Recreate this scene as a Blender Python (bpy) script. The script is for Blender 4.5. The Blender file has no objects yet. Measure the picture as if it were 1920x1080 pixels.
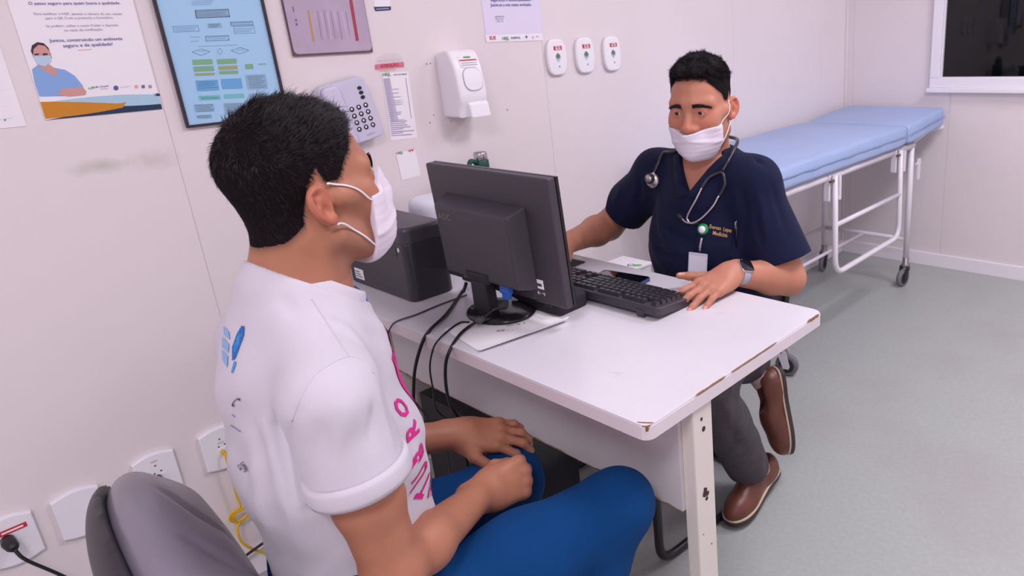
import bpy, bmesh, math, random
import numpy as np
from mathutils import Vector, Matrix, Euler
random.seed(7); np.random.seed(7)
SC = bpy.context.scene
COL = SC.collection
# ------------------------------------------------------------------ camera
F_PX, PPX, PPY = 1302.05, 1269.4, 486.5
YAW, PITCH, ROLL = -0.71073, 0.31166, -0.0541
CAM = np.array([1.963, 0.0, 1.365])
def _rot():
    ca, sa = math.cos(YAW), math.sin(YAW)
    f = np.array([sa*math.cos(PITCH), ca*math.cos(PITCH), -math.sin(PITCH)])
    r = np.array([ca, -sa, 0.0]); d = np.cross(f, r)
    c, s = math.cos(ROLL), math.sin(ROLL)
    return np.array([[c, -s, 0], [s, c, 0], [0, 0, 1.0]]) @ np.array([r, d, f])
RC = _rot()
cam_d = bpy.data.cameras.new('camera')
cam = bpy.data.objects.new('camera', cam_d); COL.objects.link(cam)
cam_d.sensor_width = 36.0; cam_d.lens = F_PX/1920*36
cam_d.shift_x = (960-PPX)/1920; cam_d.shift_y = -(540-PPY)/1920
cam_d.clip_start = 0.02; cam_d.clip_end = 50
m = Matrix.Identity(4)
for i in range(3):
    m[i][0] = RC[0][i]; m[i][1] = -RC[1][i]; m[i][2] = -RC[2][i]; m[i][3] = CAM[i]
cam.matrix_world = m
cam_d.dof.use_dof = True; cam_d.dof.focus_distance = 1.35; cam_d.dof.aperture_fstop = 7.0
SC.camera = cam
# ------------------------------------------------------------------ world (night outside), exposure
w = bpy.data.worlds.new('night'); SC.world = w; w.use_nodes = True
w.node_tree.nodes['Background'].inputs[0].default_value = (0.010, 0.010, 0.016, 1)
w.node_tree.nodes['Background'].inputs[1].default_value = 1.0
vs = SC.view_settings
vs.view_transform = 'Standard'; vs.look = 'None'; vs.gamma = 1.0; vs.use_curve_mapping = False
vs.exposure = 0.0
# ceiling lamps of the room: three fluorescent panels (position x, y, power)
ROOM_X, ROOM_Y0, ROOM_Y1, ROOM_Z = 3.4, -1.7, 3.898, 2.6
LAMPS = [(2.15, -0.75, 29.0), (1.85, 1.65, 20.5), (1.85, 3.1, 20.0)]
for (lx, ly, pw) in LAMPS:
    ld = bpy.data.lights.new('panel_light', 'AREA'); ld.shape = 'RECTANGLE'; ld.size = 0.60; ld.size_y = 0.60
    ld.energy = pw; ld.color = (0.97, 0.915, 1.0)
    lo = bpy.data.objects.new('panel_light', ld); COL.objects.link(lo)
    lo.location = (lx, ly, ROOM_Z-0.045)

# ------------------------------------------------------------------ helpers
def ray(x, y):
    return RC.T @ np.array([(x-PPX)/F_PX, (y-PPY)/F_PX, 1.0])
def onp(x, y, k, v):
    d = ray(x, y); t = (v-CAM[k])/d[k]; return CAM + t*d
def wallp(x, y, off=0.0):
    return onp(x, y, 0, off)
def srgb(r, g, b):
    f = lambda c: (c/255/12.92) if c/255 <= 0.04045 else ((c/255+0.055)/1.055)**2.4
    return (f(r), f(g), f(b), 1.0)
MATS = {}
def mat(name, col, rough=0.5, metal=0.0, bump=0.0, bscale=200.0, var=0.0, vscale=8.0, spec=0.5, col2=None, coat=0.0, sheen=0.0,
        trans=0.0, alpha=1.0, emit=None, emit_s=0.0, detail=4.0, vstretch=None, sss=0.0, ior=None):
    if name in MATS: return MATS[name]
    M = bpy.data.materials.new(name); M.use_nodes = True; nt = M.node_tree; N = nt.nodes; L = nt.links
    b = N['Principled BSDF']
    b.inputs['Base Color'].default_value = col
    b.inputs['Roughness'].default_value = rough; b.inputs['Metallic'].default_value = metal
    b.inputs['Specular IOR Level'].default_value = spec
    if coat: b.inputs['Coat Weight'].default_value = coat
    if sheen: b.inputs['Sheen Weight'].default_value = sheen; b.inputs['Sheen Roughness'].default_value = 0.5
    if trans: b.inputs['Transmission Weight'].default_value = trans
    if ior: b.inputs['IOR'].default_value = ior
    if alpha < 1: b.inputs['Alpha'].default_value = alpha
    if sss:
        b.inputs['Subsurface Weight'].default_value = sss; b.inputs['Subsurface Radius'].default_value = (0.010, 0.004, 0.002)
        b.inputs['Subsurface Scale'].default_value = 0.6
    if emit: b.inputs['Emission Color'].default_value = emit; b.inputs['Emission Strength'].default_value = emit_s
    tc = N.new('ShaderNodeTexCoord')
    src = tc.outputs['Object']
    if vstretch:
        mp = N.new('ShaderNodeMapping'); mp.inputs['Scale'].default_value = vstretch
        L.new(src, mp.inputs['Vector']); src = mp.outputs['Vector']
    if var or col2:
        n = N.new('ShaderNodeTexNoise'); n.inputs['Scale'].default_value = vscale; n.inputs['Detail'].default_value = detail
        L.new(src, n.inputs['Vector'])
        mx = N.new('ShaderNodeMix'); mx.data_type = 'RGBA'
        c2 = col2 or tuple(max(0, c*(1-var)) for c in col[:3])+(1,)
        c1 = col if col2 else tuple(min(1, c*(1+var*0.6)) for c in col[:3])+(1,)
        mx.inputs['A'].default_value = c1; mx.inputs['B'].default_value = c2
        rp = N.new('ShaderNodeMapRange'); rp.inputs['From Min'].default_value = 0.35; rp.inputs['From Max'].default_value = 0.65
        L.new(n.outputs['Fac'], rp.inputs['Value']); L.new(rp.outputs['Result'], mx.inputs['Factor'])
        L.new(mx.outputs['Result'], b.inputs['Base Color'])
    if bump:
        n2 = N.new('ShaderNodeTexNoise'); n2.inputs['Scale'].default_value = bscale; n2.inputs['Detail'].default_value = 3
        L.new(src, n2.inputs['Vector'])
        bp = N.new('ShaderNodeBump'); bp.inputs['Strength'].default_value = bump; bp.inputs['Distance'].default_value = 0.002
        L.new(n2.outputs['Fac'], bp.inputs['Height']); L.new(bp.outputs['Normal'], b.inputs['Normal'])
    MATS[name] = M
    return M
def tag(o, label=None, cat=None, group=None, kind=None):
    if label: o['label'] = label
    if cat: o['category'] = cat
    if group: o['group'] = group
    if kind: o['kind'] = kind
    return o
def empty(name, loc, label=None, cat=None, group=None, kind=None):
    o = bpy.data.objects.new(name, None); COL.objects.link(o); o.location = loc; o.empty_display_size = 0.05
    return tag(o, label, cat, group, kind)
def wmat(o):
    return (wmat(o.parent) @ o.matrix_parent_inverse @ o.matrix_basis) if o.parent else o.matrix_basis.copy()
def link(name, me, mt=None, parent=None, smooth=False):
    """mesh given in WORLD coordinates"""
    o = bpy.data.objects.new(name, me); COL.objects.link(o)
    if mt is not None:
        for q in (mt if isinstance(mt, (list, tuple)) else [mt]): me.materials.append(q)
    if parent is not None:
        o.parent = parent; o.matrix_parent_inverse = wmat(parent).inverted()
    if smooth: me.shade_smooth()
    return o
def bm_mesh(bm, name):
    me = bpy.data.meshes.new(name); bm.to_mesh(me); bm.free(); return me
def T(loc=(0, 0, 0), rot=(0, 0, 0), sc=(1, 1, 1)):
    return Matrix.LocRotScale(Vector(loc), Euler(rot), Vector(sc))
def bm_box(bm, size, M=None, bevel=0.0, seg=2):
    b2 = bmesh.new(); bmesh.ops.create_cube(b2, size=1.0)
    for v in b2.verts: v.co = Vector((v.co.x*size[0], v.co.y*size[1], v.co.z*size[2]))
    if bevel: bmesh.ops.bevel(b2, geom=b2.edges[:], offset=bevel, segments=seg, profile=0.6, affect='EDGES')
    if M is not None: b2.transform(M)
    me = bpy.data.meshes.new('t'); b2.to_mesh(me); b2.free(); bm.from_mesh(me); bpy.data.meshes.remove(me)
def box(name, lo, hi, mt, parent=None, bevel=0.0, seg=2, M=None, smooth=False):
    """axis aligned box from corner to corner (optionally transformed by M afterwards)"""
    lo = np.array(lo, float); hi = np.array(hi, float)
    bm = bmesh.new(); bm_box(bm, hi-lo, T((lo+hi)/2), bevel, seg)
    if M is not None: bm.transform(M)
    return link(name, bm_mesh(bm, name), mt, parent, smooth)
def smooth_path(pts, n=8):
    P = [np.array(p, float) for p in pts]
    if len(P) < 3: return P
    Q = [2*P[0]-P[1]] + P + [2*P[-1]-P[-2]]
    out = []
    for i in range(1, len(Q)-2):
        for k in range(n):
            t = k/n; a, b, c, d = Q[i-1], Q[i], Q[i+1], Q[i+2]
            out.append(0.5*((2*b)+(-a+c)*t+(2*a-5*b+4*c-d)*t*t+(-a+3*b-3*c+d)*t**3))
    out.append(P[-1]); return out
def round_path(pts, r=0.05, n=6, closed=False):
    """polyline with its corners rounded"""
    P = [np.array(p, float) for p in pts]; out = []
    N = len(P)
    for i in range(N):
        if not closed and i in (0, N-1): out.append(P[i]); continue
        a, b, c = P[i-1], P[i], P[(i+1) % N]
        u = a-b; lu = np.linalg.norm(u); v = c-b; lv = np.linalg.norm(v)
        rr = min(r, lu*0.48, lv*0.48)
        p0 = b+u/lu*rr; p1 = b+v/lv*rr
        for k in range(n+1):
            t = k/n; out.append((1-t)**2*p0+2*t*(1-t)*b+t*t*p1)
    return out
def bm_tube(bm, pts, r, sides=10, closed=False, cap=True, M=None):
    P = [Vector(p) for p in pts]; n = len(P)
    rs = r if isinstance(r, (list, tuple, np.ndarray)) else [r]*n
    tang = []
    for i in range(n):
        if closed: t = P[(i+1) % n]-P[i-1]
        else: t = P[min(i+1, n-1)]-P[max(i-1, 0)]
        tang.append(t.normalized())
    ref = Vector((0, 0, 1)) if abs(tang[0].z) < 0.9 else Vector((1, 0, 0))
    u = tang[0].cross(ref).normalized(); rings = []
    for i in range(n):
        u = (u - tang[i]*u.dot(tang[i]))
        u = u.normalized() if u.length > 1e-6 else tang[i].orthogonal().normalized()
        v = tang[i].cross(u)
        ring = []
        for k in range(sides):
            a = 2*math.pi*k/sides
            co = P[i]+(u*math.cos(a)+v*math.sin(a))*float(rs[i])
            ring.append(bm.verts.new(M @ co if M else co))
        rings.append(ring)
    for i in range(n if closed else n-1):
        A = rings[i]; B = rings[(i+1) % n]
        for k in range(sides):
            f = bm.faces.new((A[k], A[(k+1) % sides], B[(k+1) % sides], B[k])); f.smooth = True
    if cap and not closed:
        bm.faces.new(rings[0][::-1]); bm.faces.new(rings[-1])
def tube(name, pts, r, mt, parent=None, sides=10, closed=False):
    bm = bmesh.new(); bm_tube(bm, pts, r, sides, closed)
    bmesh.ops.recalc_face_normals(bm, faces=bm.faces)
    return link(name, bm_mesh(bm, name), mt, parent)
def bm_prism(bm, outline, depth, M=None, bevel=0.0, seg=2, smooth=False):
    """outline: 2D polygon in local XY, extruded along +Z by depth"""
    b2 = bmesh.new()
    vs_ = [b2.verts.new((p[0], p[1], 0)) for p in outline]
    f = b2.faces.new(vs_)
    r = bmesh.ops.extrude_face_region(b2, geom=[f])
    bmesh.ops.translate(b2, verts=[v for v in r['geom'] if isinstance(v, bmesh.types.BMVert)], vec=(0, 0, depth))
    bmesh.ops.recalc_face_normals(b2, faces=b2.faces)
    if bevel:
        top = [e for e in b2.edges if all(abs(v.co.z-depth) < 1e-7 for v in e.verts)]
        bmesh.ops.bevel(b2, geom=top, offset=bevel, segments=seg, profile=0.6, affect='EDGES')
    if M is not None: b2.transform(M)
    me = bpy.data.meshes.new('t'); b2.to_mesh(me); b2.free(); bm.from_mesh(me); bpy.data.meshes.remove(me)
def prism(name, outline, depth, mt, parent=None, M=None, bevel=0.0, seg=2, smooth=False):
    bm = bmesh.new(); bm_prism(bm, outline, depth, M, bevel, seg)
    return link(name, bm_mesh(bm, name), mt, parent, smooth)
def rrect(w_, h_, r, n=5):
    out = []
    for (cx, cy, a0) in ((w_/2-r, h_/2-r, 0), (-w_/2+r, h_/2-r, 90), (-w_/2+r, -h_/2+r, 180), (w_/2-r, -h_/2+r, 270)):
        for k in range(n+1):
            a = math.radians(a0+90*k/n); out.append((cx+r*math.cos(a), cy+r*math.sin(a)))
    return out
def ell(rx, ry, n=24, cx=0, cy=0):
    return [(cx+rx*math.cos(2*math.pi*k/n), cy+ry*math.sin(2*math.pi*k/n)) for k in range(n)]
def lathe(name, prof, mt, parent=None, M=None, seg=24, smooth=True):
    bm = bmesh.new(); rings = []
    for (r, z) in prof:
        rings.append([bm.verts.new((max(r, 1e-5)*math.cos(2*math.pi*k/seg), max(r, 1e-5)*math.sin(2*math.pi*k/seg), z)) for k in range(seg)])
    for A, B in zip(rings[:-1], rings[1:]):
        for k in range(seg):
            f = bm.faces.new((A[k], A[(k+1) % seg], B[(k+1) % seg], B[k])); f.smooth = smooth
    bm.faces.new(rings[0][::-1]); bm.faces.new(rings[-1])
    if M is not None: bm.transform(M)
    return link(name, bm_mesh(bm, name), mt, parent)
def text_me(s, size=1.0, align='LEFT', bold=0.0, shear=0.0, spacing=1.0):
    cu = bpy.data.curves.new('t', 'FONT'); cu.body = s; cu.size = size; cu.align_x = align; cu.resolution_u = 2
    cu.offset = bold; cu.shear = shear; cu.space_character = spacing
    o = bpy.data.objects.new('t', cu); COL.objects.link(o)
    dg = bpy.context.evaluated_depsgraph_get()
    me = bpy.data.meshes.new_from_object(o.evaluated_get(dg))
    bpy.data.objects.remove(o); bpy.data.curves.remove(cu)
    return me
def me_bounds(me):
    c = np.empty(len(me.vertices)*3); me.vertices.foreach_get('co', c); c = c.reshape(-1, 3); return c.min(0), c.max(0)
def text_between(name, s, pl, pr, up, nrm, mt, parent, bold=0.0, shear=0.0, hscale=1.0, off=0.0004):
    """flat print: text whose baseline runs from world point pl to pr"""
    me = text_me(s, 1.0, bold=bold, shear=shear); lo, hi = me_bounds(me)
    pl = Vector(pl); pr = Vector(pr); x = (pr-pl); L_ = x.length; x.normalize()
    n = Vector(nrm).normalized(); y = n.cross(x).normalized()
    s_ = L_/max(1e-6, hi[0]-lo[0])
    M = Matrix.Identity(4)
    for i in range(3):
        M[i][0] = x[i]*s_; M[i][1] = y[i]*s_*hscale; M[i][2] = n[i]; M[i][3] = pl[i]+n[i]*off-x[i]*lo[0]*s_
    me.transform(M)
    return link(name, me, mt, parent)
def poly(name, pts, mt, parent=None):
    me = bpy.data.meshes.new(name); me.from_pydata([tuple(p) for p in pts], [], [tuple(range(len(pts)))]); me.update()
    return link(name, me, mt, parent)
def wpoly(name, pxs, off, mt, parent):
    """flat print on the left wall: polygon from photo pixels on plane x = off"""
    return poly(name, [wallp(x, y, off) for (x, y) in pxs][::-1], mt, parent)
def wtext(name, s, l, r, off, mt, parent, **k):
    return text_between(name, s, wallp(l[0], l[1], off), wallp(r[0], r[1], off), (0, 0, 1), (1, 0, 0), mt, parent, **k)
# ------------------------------------------------------------------ the room
m_wall = mat('wall_paint', srgb(238, 228, 230), 0.45, bump=0.05, bscale=60, var=0.03, vscale=1.6)
m_ceil = mat('ceiling_paint', srgb(235, 232, 232), 0.8)
m_seam = mat('seam', srgb(206, 198, 208), 0.7)
m_base = mat('baseboard', srgb(250, 244, 250), 0.35)
m_floor = mat('vinyl_floor', srgb(176, 181, 178), 0.42, bump=0.04, bscale=300, col2=srgb(169, 175, 172), vscale=70, detail=6)
# faint worn patches on the floor
def floor_wear(M):
    nt = M.node_tree; N = nt.nodes; L = nt.links; b = N['Principled BSDF']
    base = b.inputs['Base Color'].links[0].from_socket
    tc = N.new('ShaderNodeTexCoord'); n = N.new('ShaderNodeTexNoise'); n.inputs['Scale'].default_value = 2.3; n.inputs['Detail'].default_value = 5
    L.new(tc.outputs['Object'], n.inputs['Vector'])
    r = N.new('ShaderNodeMapRange'); r.inputs['From Min'].default_value = 0.5; r.inputs['From Max'].default_value = 0.75; r.inputs['To Max'].default_value = 0.55
    L.new(n.outputs['Fac'], r.inputs['Value'])
    mx = N.new('ShaderNodeMix'); mx.data_type = 'RGBA'; mx.inputs['B'].default_value = srgb(168, 158, 160)
    L.new(r.outputs['Result'], mx.inputs['Factor']); L.new(base, mx.inputs['A']); L.new(mx.outputs['Result'], b.inputs['Base Color'])
    n3 = N.new('ShaderNodeTexNoise'); n3.inputs['Scale'].default_value = 3.5; L.new(tc.outputs['Object'], n3.inputs['Vector'])
    r3 = N.new('ShaderNodeMapRange'); r3.inputs['To Min'].default_value = 0.34; r3.inputs['To Max'].default_value = 0.55
    L.new(n3.outputs['Fac'], r3.inputs['Value']); L.new(r3.outputs['Result'], b.inputs['Roughness'])
floor_wear(m_floor)
def smudge(M, c, r, col, amt):
    nt = M.node_tree; N = nt.nodes; L = nt.links; bs = N['Principled BSDF']; base = bs.inputs['Base Color'].links[0].from_socket
    tc = N.new('ShaderNodeTexCoord'); sb_ = N.new('ShaderNodeVectorMath'); sb_.operation = 'SUBTRACT'; sb_.inputs[1].default_value = c; L.new(tc.outputs['Object'], sb_.inputs[0])
    ml = N.new('ShaderNodeVectorMath'); ml.operation = 'DIVIDE'; ml.inputs[1].default_value = (1, r[0], r[1]); L.new(sb_.outputs[0], ml.inputs[0])
    ln = N.new('ShaderNodeVectorMath'); ln.operation = 'LENGTH'; L.new(ml.outputs[0], ln.inputs[0])
    nz = N.new('ShaderNodeTexNoise'); nz.inputs['Scale'].default_value = 40; nz.inputs['Detail'].default_value = 5; L.new(tc.outputs['Object'], nz.inputs['Vector'])
    ad = N.new('ShaderNodeMath'); ad.operation = 'ADD'; L.new(ln.outputs['Value'], ad.inputs[0]); L.new(nz.outputs['Fac'], ad.inputs[1])
    mr = N.new('ShaderNodeMapRange'); mr.inputs['From Min'].default_value = 0.55; mr.inputs['From Max'].default_value = 1.5; mr.inputs['To Min'].default_value = amt; mr.inputs['To Max'].default_value = 0; L.new(ad.outputs[0], mr.inputs['Value'])
    mx = N.new('ShaderNodeMix'); mx.data_type = 'RGBA'; mx.inputs['B'].default_value = col; L.new(mr.outputs['Result'], mx.inputs['Factor']); L.new(base, mx.inputs['A']); L.new(mx.outputs['Result'], bs.inputs['Base Color'])
for px_, r_, cl, am in (((185, 312), (0.07, 0.02), srgb(170, 178, 150), 0.55), ((290, 300), (0.06, 0.03), srgb(205, 196, 186), 0.5), ((520, 940), (0.05, 0.04), srgb(188, 176, 168), 0.5), ((860, 240), (0.05, 0.07), srgb(205, 194, 182), 0.5)):
    smudge(m_wall, tuple(float(v) for v in wallp(*px_)), r_, cl, am)
X1, Y0, Y1, ZC = ROOM_X, ROOM_Y0, ROOM_Y1, ROOM_Z
fl = tag(box('floor', (-0.14, Y0-0.14, -0.08), (X1+0.14, Y1+0.14, 0.0), m_floor), kind='structure')
ce = tag(box('ceiling', (-0.14, Y0-0.14, ZC), (X1+0.14, Y1+0.14, ZC+0.08), m_ceil), kind='structure')
wl = tag(box('wall_left', (-0.14, Y0-0.14, 0), (-0.03, Y1+0.14, ZC), m_seam), kind='structure')
s1 = float(wallp(365, 415)[1]); s2 = float(wallp(1036, 270)[1]); pw = s2-s1
edges = [Y0, s1-pw, s1, s2, s2+pw, min(s2+2*pw, Y1-0.3), Y1]
edges = sorted(set(round(e, 4) for e in edges if Y0 <= e <= Y1))
for a, b in zip(edges[:-1], edges[1:]):
    box('panel', (-0.03, a+0.0005, 0), (0.0, b-0.0005, ZC), m_wall, wl, bevel=0.0008, seg=1)
for e_ in edges[1:-1]:
    box('joint_strip', (-0.03, e_-0.0005, 0), (-0.0005, e_+0.0005, ZC), m_seam, wl)
wr = tag(box('wall_right', (X1, Y0-0.14, 0), (X1+0.14, Y1+0.14, ZC), m_wall), kind='structure')
wf = tag(box('wall_front', (-0.03, Y0-0.14, 0), (X1, Y0, ZC), m_wall), kind='structure')
# back wall with the window opening
WX0 = float(onp(1763.5, 146, 1, Y1)[0]); WZ0 = float(onp(1763.5, 146, 1, Y1)[2]); WX1 = WX0+1.15; WZ1 = WZ0+0.85
wb = tag(box('wall_back', (-0.03, Y1+0.04, 0), (X1, Y1+0.14, WZ0-0.03), m_seam), kind='structure')
sb = float(onp(1772, 331, 1, Y1)[0]); sb0 = float(onp(1600, 120, 1, Y1)[0])
bx = [0.0, sb0, sb, sb+pw, X1]
def back_panel(a, b, z0, z1):
    box('panel', (a+0.0005, Y1, z0), (b-0.0005, Y1+0.04, z1), m_wall, wb, bevel=0.0008, seg=1)
for a, b in zip(bx[:-1], bx[1:]):
    back_panel(a, b, 0, WZ0-0.03)
back_panel(0.0, sb0, WZ0-0.03, ZC); back_panel(sb0, WX0-0.03, WZ0-0.03, ZC); back_panel(WX1+0.03, X1, WZ0-0.03, ZC); back_panel(WX0-0.03, WX1+0.03, WZ1+0.03, ZC)
box('backing', (-0.03, Y1+0.04, WZ0-0.03), (WX0-0.03, Y1+0.14, ZC), m_seam, wb)
box('backing', (WX1+0.03, Y1+0.04, WZ0-0.03), (X1, Y1+0.14, ZC), m_seam, wb)
box('backing', (WX0-0.03, Y1+0.04, WZ1+0.03), (WX1+0.03, Y1+0.14, ZC), m_seam, wb)
# baseboards
bh = float(onp(1750, 478, 1, Y1-0.012)[2])
tag(box('baseboard_back', (0.012, Y1-0.012, 0), (X1, Y1, 0.078), m_base, bevel=0.003), kind='structure')
tag(box('baseboard_left', (0, Y0, 0), (0.012, Y1, 0.078), m_base, bevel=0.003), kind='structure')
tag(box('baseboard_right', (X1-0.012, Y0, 0), (X1, Y1-0.012, 0.078), m_base, bevel=0.003), kind='structure')
tag(box('baseboard_front', (0.012, Y0, 0), (X1-0.012, Y0+0.012, 0.078), m_base, bevel=0.003), kind='structure')
tag(box('trim_1', (0.0, Y1-0.014, 0.079), (0.014, Y1, ZC), m_wall, bevel=0.003), kind='structure')   # corner bead
# window
m_frame = mat('window_aluminium', srgb(246, 242, 250), 0.3)
m_glass = mat('night_glass', (0.02, 0.02, 0.025, 1), 0.03, trans=0.9, spec=0.6, ior=1.45)
win = tag(empty('window_1', (WX0+0.4, Y1, WZ0)), kind='structure')
fw = 0.052
for (a, b) in (((WX0-fw, WZ0-fw), (WX1+fw, WZ0)), ((WX0-fw, WZ1), (WX1+fw, WZ1+fw)), ((WX0-fw, WZ0), (WX0, WZ1)), ((WX1, WZ0), (WX1+fw, WZ1))):
    box('window_frame', (a[0], Y1-0.022, a[1]), (b[0], Y1-0.0005, b[1]), m_frame, win, bevel=0.004)
for (a, b) in (((WX0-0.028, WZ0-0.028), (WX1+0.028, WZ0+0.004)), ((WX0-0.028, WZ1-0.004), (WX1+0.028, WZ1+0.028)), ((WX0-0.028, WZ0+0.004), (WX0+0.004, WZ1-0.004)), ((WX1-0.004, WZ0+0.004), (WX1+0.028, WZ1-0.004))):
    box('sash', (a[0], Y1, a[1]), (b[0], Y1+0.05, b[1]), m_frame, win, bevel=0.003)
box('window_sill', (WX0-fw-0.012, Y1-0.034, WZ0-fw-0.024), (WX1+fw+0.012, Y1-0.0005, WZ0-fw), m_frame, win, bevel=0.004)
box('pane', (WX0, Y1+0.02, WZ0), (WX1, Y1+0.026, WZ1), m_glass, win)
# ceiling lamps
m_lampf = mat('lamp_frame', srgb(240, 240, 240), 0.4)
m_lamp = mat('lamp_diffuser', srgb(255, 252, 250), 0.4, emit=(0.97, 0.93, 1.0, 1), emit_s=4.0)
LN = ['square ceiling light panel nearest the camera, above the patient side', 'square ceiling light panel above the desk', 'square ceiling light panel near the window wall']
for (lx, ly, pw_), ln in zip(LAMPS, LN):
    e = empty('ceiling_light', (lx, ly, ZC), ln, 'light', 'ceiling light panels')
    bm = bmesh.new()
    for sx, sy, wx, wy in ((0, 0.325, 0.67, 0.02), (0, -0.325, 0.67, 0.02), (0.325, 0, 0.02, 0.63), (-0.325, 0, 0.02, 0.63)):
        bm_box(bm, (wx, wy, 0.03), T((lx+sx, ly+sy, ZC-0.015)), 0.002, 1)
    link('frame', bm_mesh(bm, 'frame'), m_lampf, e)
    box('diffuser', (lx-0.315, ly-0.315, ZC-0.012), (lx+0.315, ly+0.315, ZC-0.002), m_lamp, e)
# ------------------------------------------------------------------ desk
m_lam = mat('white_laminate', srgb(222, 218, 226), 0.28, var=0.02, vscale=5, bump=0.03, bscale=900)
m_edge = mat('edge_band', srgb(226, 216, 222), 0.4)
m_panel = mat('grey_panel', srgb(208, 202, 204), 0.5, bump=0.12, bscale=700)
m_dmet = mat('cream_metal', srgb(226, 219, 212), 0.38, bump=0.04, bscale=500)
m_chip = mat('particle_board', srgb(150, 112, 78), 0.9, bump=0.8, bscale=600, var=0.4, vscale=300)
m_hole = mat('rusty_hole', srgb(58, 44, 34), 0.8)
m_scuff = mat('scuff', srgb(208, 198, 204), 0.5)
DX0, DX1, DY0, DY1, DZ = 0.05, 1.2545, 0.7235, 1.3255, 0.75
desk = empty('office_desk', (0.65, 1.02, 0), 'white laminate office desk with chipped edges and cream metal legs', 'desk')
TH = 0.028
bm = bmesh.new()
pts = []
for (cx, cy, a0) in ((DX1-0.02, DY0+0.02, -90), (DX1-0.025, DY1-0.025, 0)):
    for k in range(6):
        a = math.radians(a0+18*k); rr = 0.02 if cy < 1 else 0.025
        pts.append((cx+rr*math.cos(a), cy+rr*math.sin(a)))
pts += [(DX0, DY1), (DX0, DY0)]
top = prism('tabletop', pts, TH, m_lam, desk, T((0, 0, DZ-TH)), bevel=0.0012, seg=2)
eb = prism('edge_band', [(x+(0.0012 if x > 1 else 0), y+(0.0012 if y > 1.2 else -0.0012)) for x, y in pts], TH-0.003, m_edge, top, T((0, 0, DZ-TH-0.0005)))
# chipped particle board where the laminate broke off
def chip(a, b, wdt, n=9, seed=0):
    r = random.Random(seed); A = np.array(a); B = np.array(b); d = B-A; nrm = np.array([-d[1], d[0], 0]); nrm = nrm/np.linalg.norm(nrm)*wdt
    up = [A+d*k/n+nrm*(r.uniform(0.3, 1) if 0 < k < n else 0) for k in range(n+1)]
    dn = [A+d*k/n-np.array([0, 0, (0.5+r.uniform(0, 1))*wdt if 0 < k < n else 0]) for k in range(n+1)]
    V = [tuple(p+np.array([0, 0, 0.0005])) for p in up]+[tuple(A+d*k/n+np.array([0.0014, -0.0004, 0.0003])) for k in range(n+1)]+[tuple(p+np.array([0.0018, -0.0012, 0])) for p in dn]
    Fc = []
    for k in range(n):
        Fc += [(k, n+1+k, n+2+k, k+1), (n+1+k, 2*n+2+k, 2*n+3+k, n+2+k)]
    me = bpy.data.meshes.new('chipped_edge'); me.from_pydata(V, [], Fc); link('chipped_edge', me, m_chip, top)
xe = DX1
chip((xe, DY1-0.075, DZ), (xe, DY1-0.022, DZ), 0.0035, seed=1)
chip((xe, DY0+0.13, DZ), (xe, DY0+0.22, DZ), 0.0016, seed=2)
chip((xe, DY0+0.24, DZ), (xe, DY0+0.40, DZ), 0.0012, 14, seed=3)
me = bpy.data.meshes.new('chipped_edge'); c0 = (DX1-0.004, DY0+0.003)
me.from_pydata([(c0[0]-0.022, c0[1]+0.001, DZ+0.0006), (c0[0]-0.012, c0[1]-0.0022, DZ-0.001), (c0[0]-0.002, c0[1]+0.0005, DZ-0.002), (c0[0]+0.0026, c0[1]+0.006, DZ-0.001), (c0[0]+0.003, c0[1]+0.016, DZ+0.0006), (c0[0]-0.008, c0[1]+0.008, DZ+0.0008),
                (c0[0]-0.004, c0[1]-0.001, DZ-0.013), (c0[0]+0.0012, c0[1]+0.003, DZ-0.011)], [], [(0, 1, 5), (1, 2, 5), (2, 3, 5), (3, 4, 5), (1, 6, 2), (2, 6, 7), (2, 7, 3)])
link('chipped_edge', me, m_chip, top)
for (x0, y0, ln, an, sd) in ((1.06, 0.83, 0.03, 0.3, 1), (1.08, 0.82, 0.016, 1.2, 2), (1.05, 1.18, 0.03, 0.5, 4), (0.99, 1.17, 0.02, 0.8, 5)):
    r = random.Random(sd); V = []; n = 6
    for s in (1, -1):
        for k in (range(n+1) if s == 1 else range(n, -1, -1)):
            t = k/n; w_ = 0.0011*s*math.sin(math.pi*min(max(t, 0.05), 0.95))*r.uniform(0.6, 1.4)
            V.append((x0+ln*(t*math.cos(an))-w_*math.sin(an), y0+ln*t*math.sin(an)+w_*math.cos(an)+0.003*math.sin(3*t), DZ+0.0003))
    poly('scuff_mark', V, m_scuff, top)
LEGS = [((1.2185, 0.850), (1.249, 0.906)), ((0.60, 1.235), (0.630, 1.291)), ((0.085, 0.850), (0.115, 0.906)), ((0.085, 1.235), (0.115, 1.291))]
for (a, b) in LEGS:
    lg = box('leg', (a[0], a[1], 0.0), (b[0], b[1], DZ-TH), m_dmet, desk, bevel=0.003)
    if a == LEGS[0][0]:
        for (zz, yy, rr) in ((0.690, 0.874, 0.0035), (0.667, 0.879, 0.0052), (0.524, 0.882, 0.005), (0.514, 0.879, 0.0042), (0.402, 0.888, 0.0018), (0.44, 0.864, 0.0013)):
            prism('screw_hole', ell(rr, rr*1.1, 12), 0.0006, m_hole, lg, T((b[0]-0.0003, yy, zz), (math.pi/2, 0, math.pi/2)))
        poly('paint_chip', [(b[0]+0.0006, 0.874+0.006*math.cos(a_)+0.002*math.sin(3*a_), 0.531+0.011*math.sin(a_)) for a_ in np.linspace(0, 2*math.pi, 13)[:-1]], m_hole, lg)
box('modesty_panel', (0.16, 0.842, 0.492), (1.2185, 0.858, DZ-TH), m_panel, desk, bevel=0.001)
r = random.Random(3); V = []; n = 60
for k in range(n+1):
    x = 0.16+(1.2185-0.16)*k/n; V += [(x, 0.8415, 0.4915), (x, 0.8412, 0.4935+max(0, r.gauss(0.001, 0.0022)))]
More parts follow.
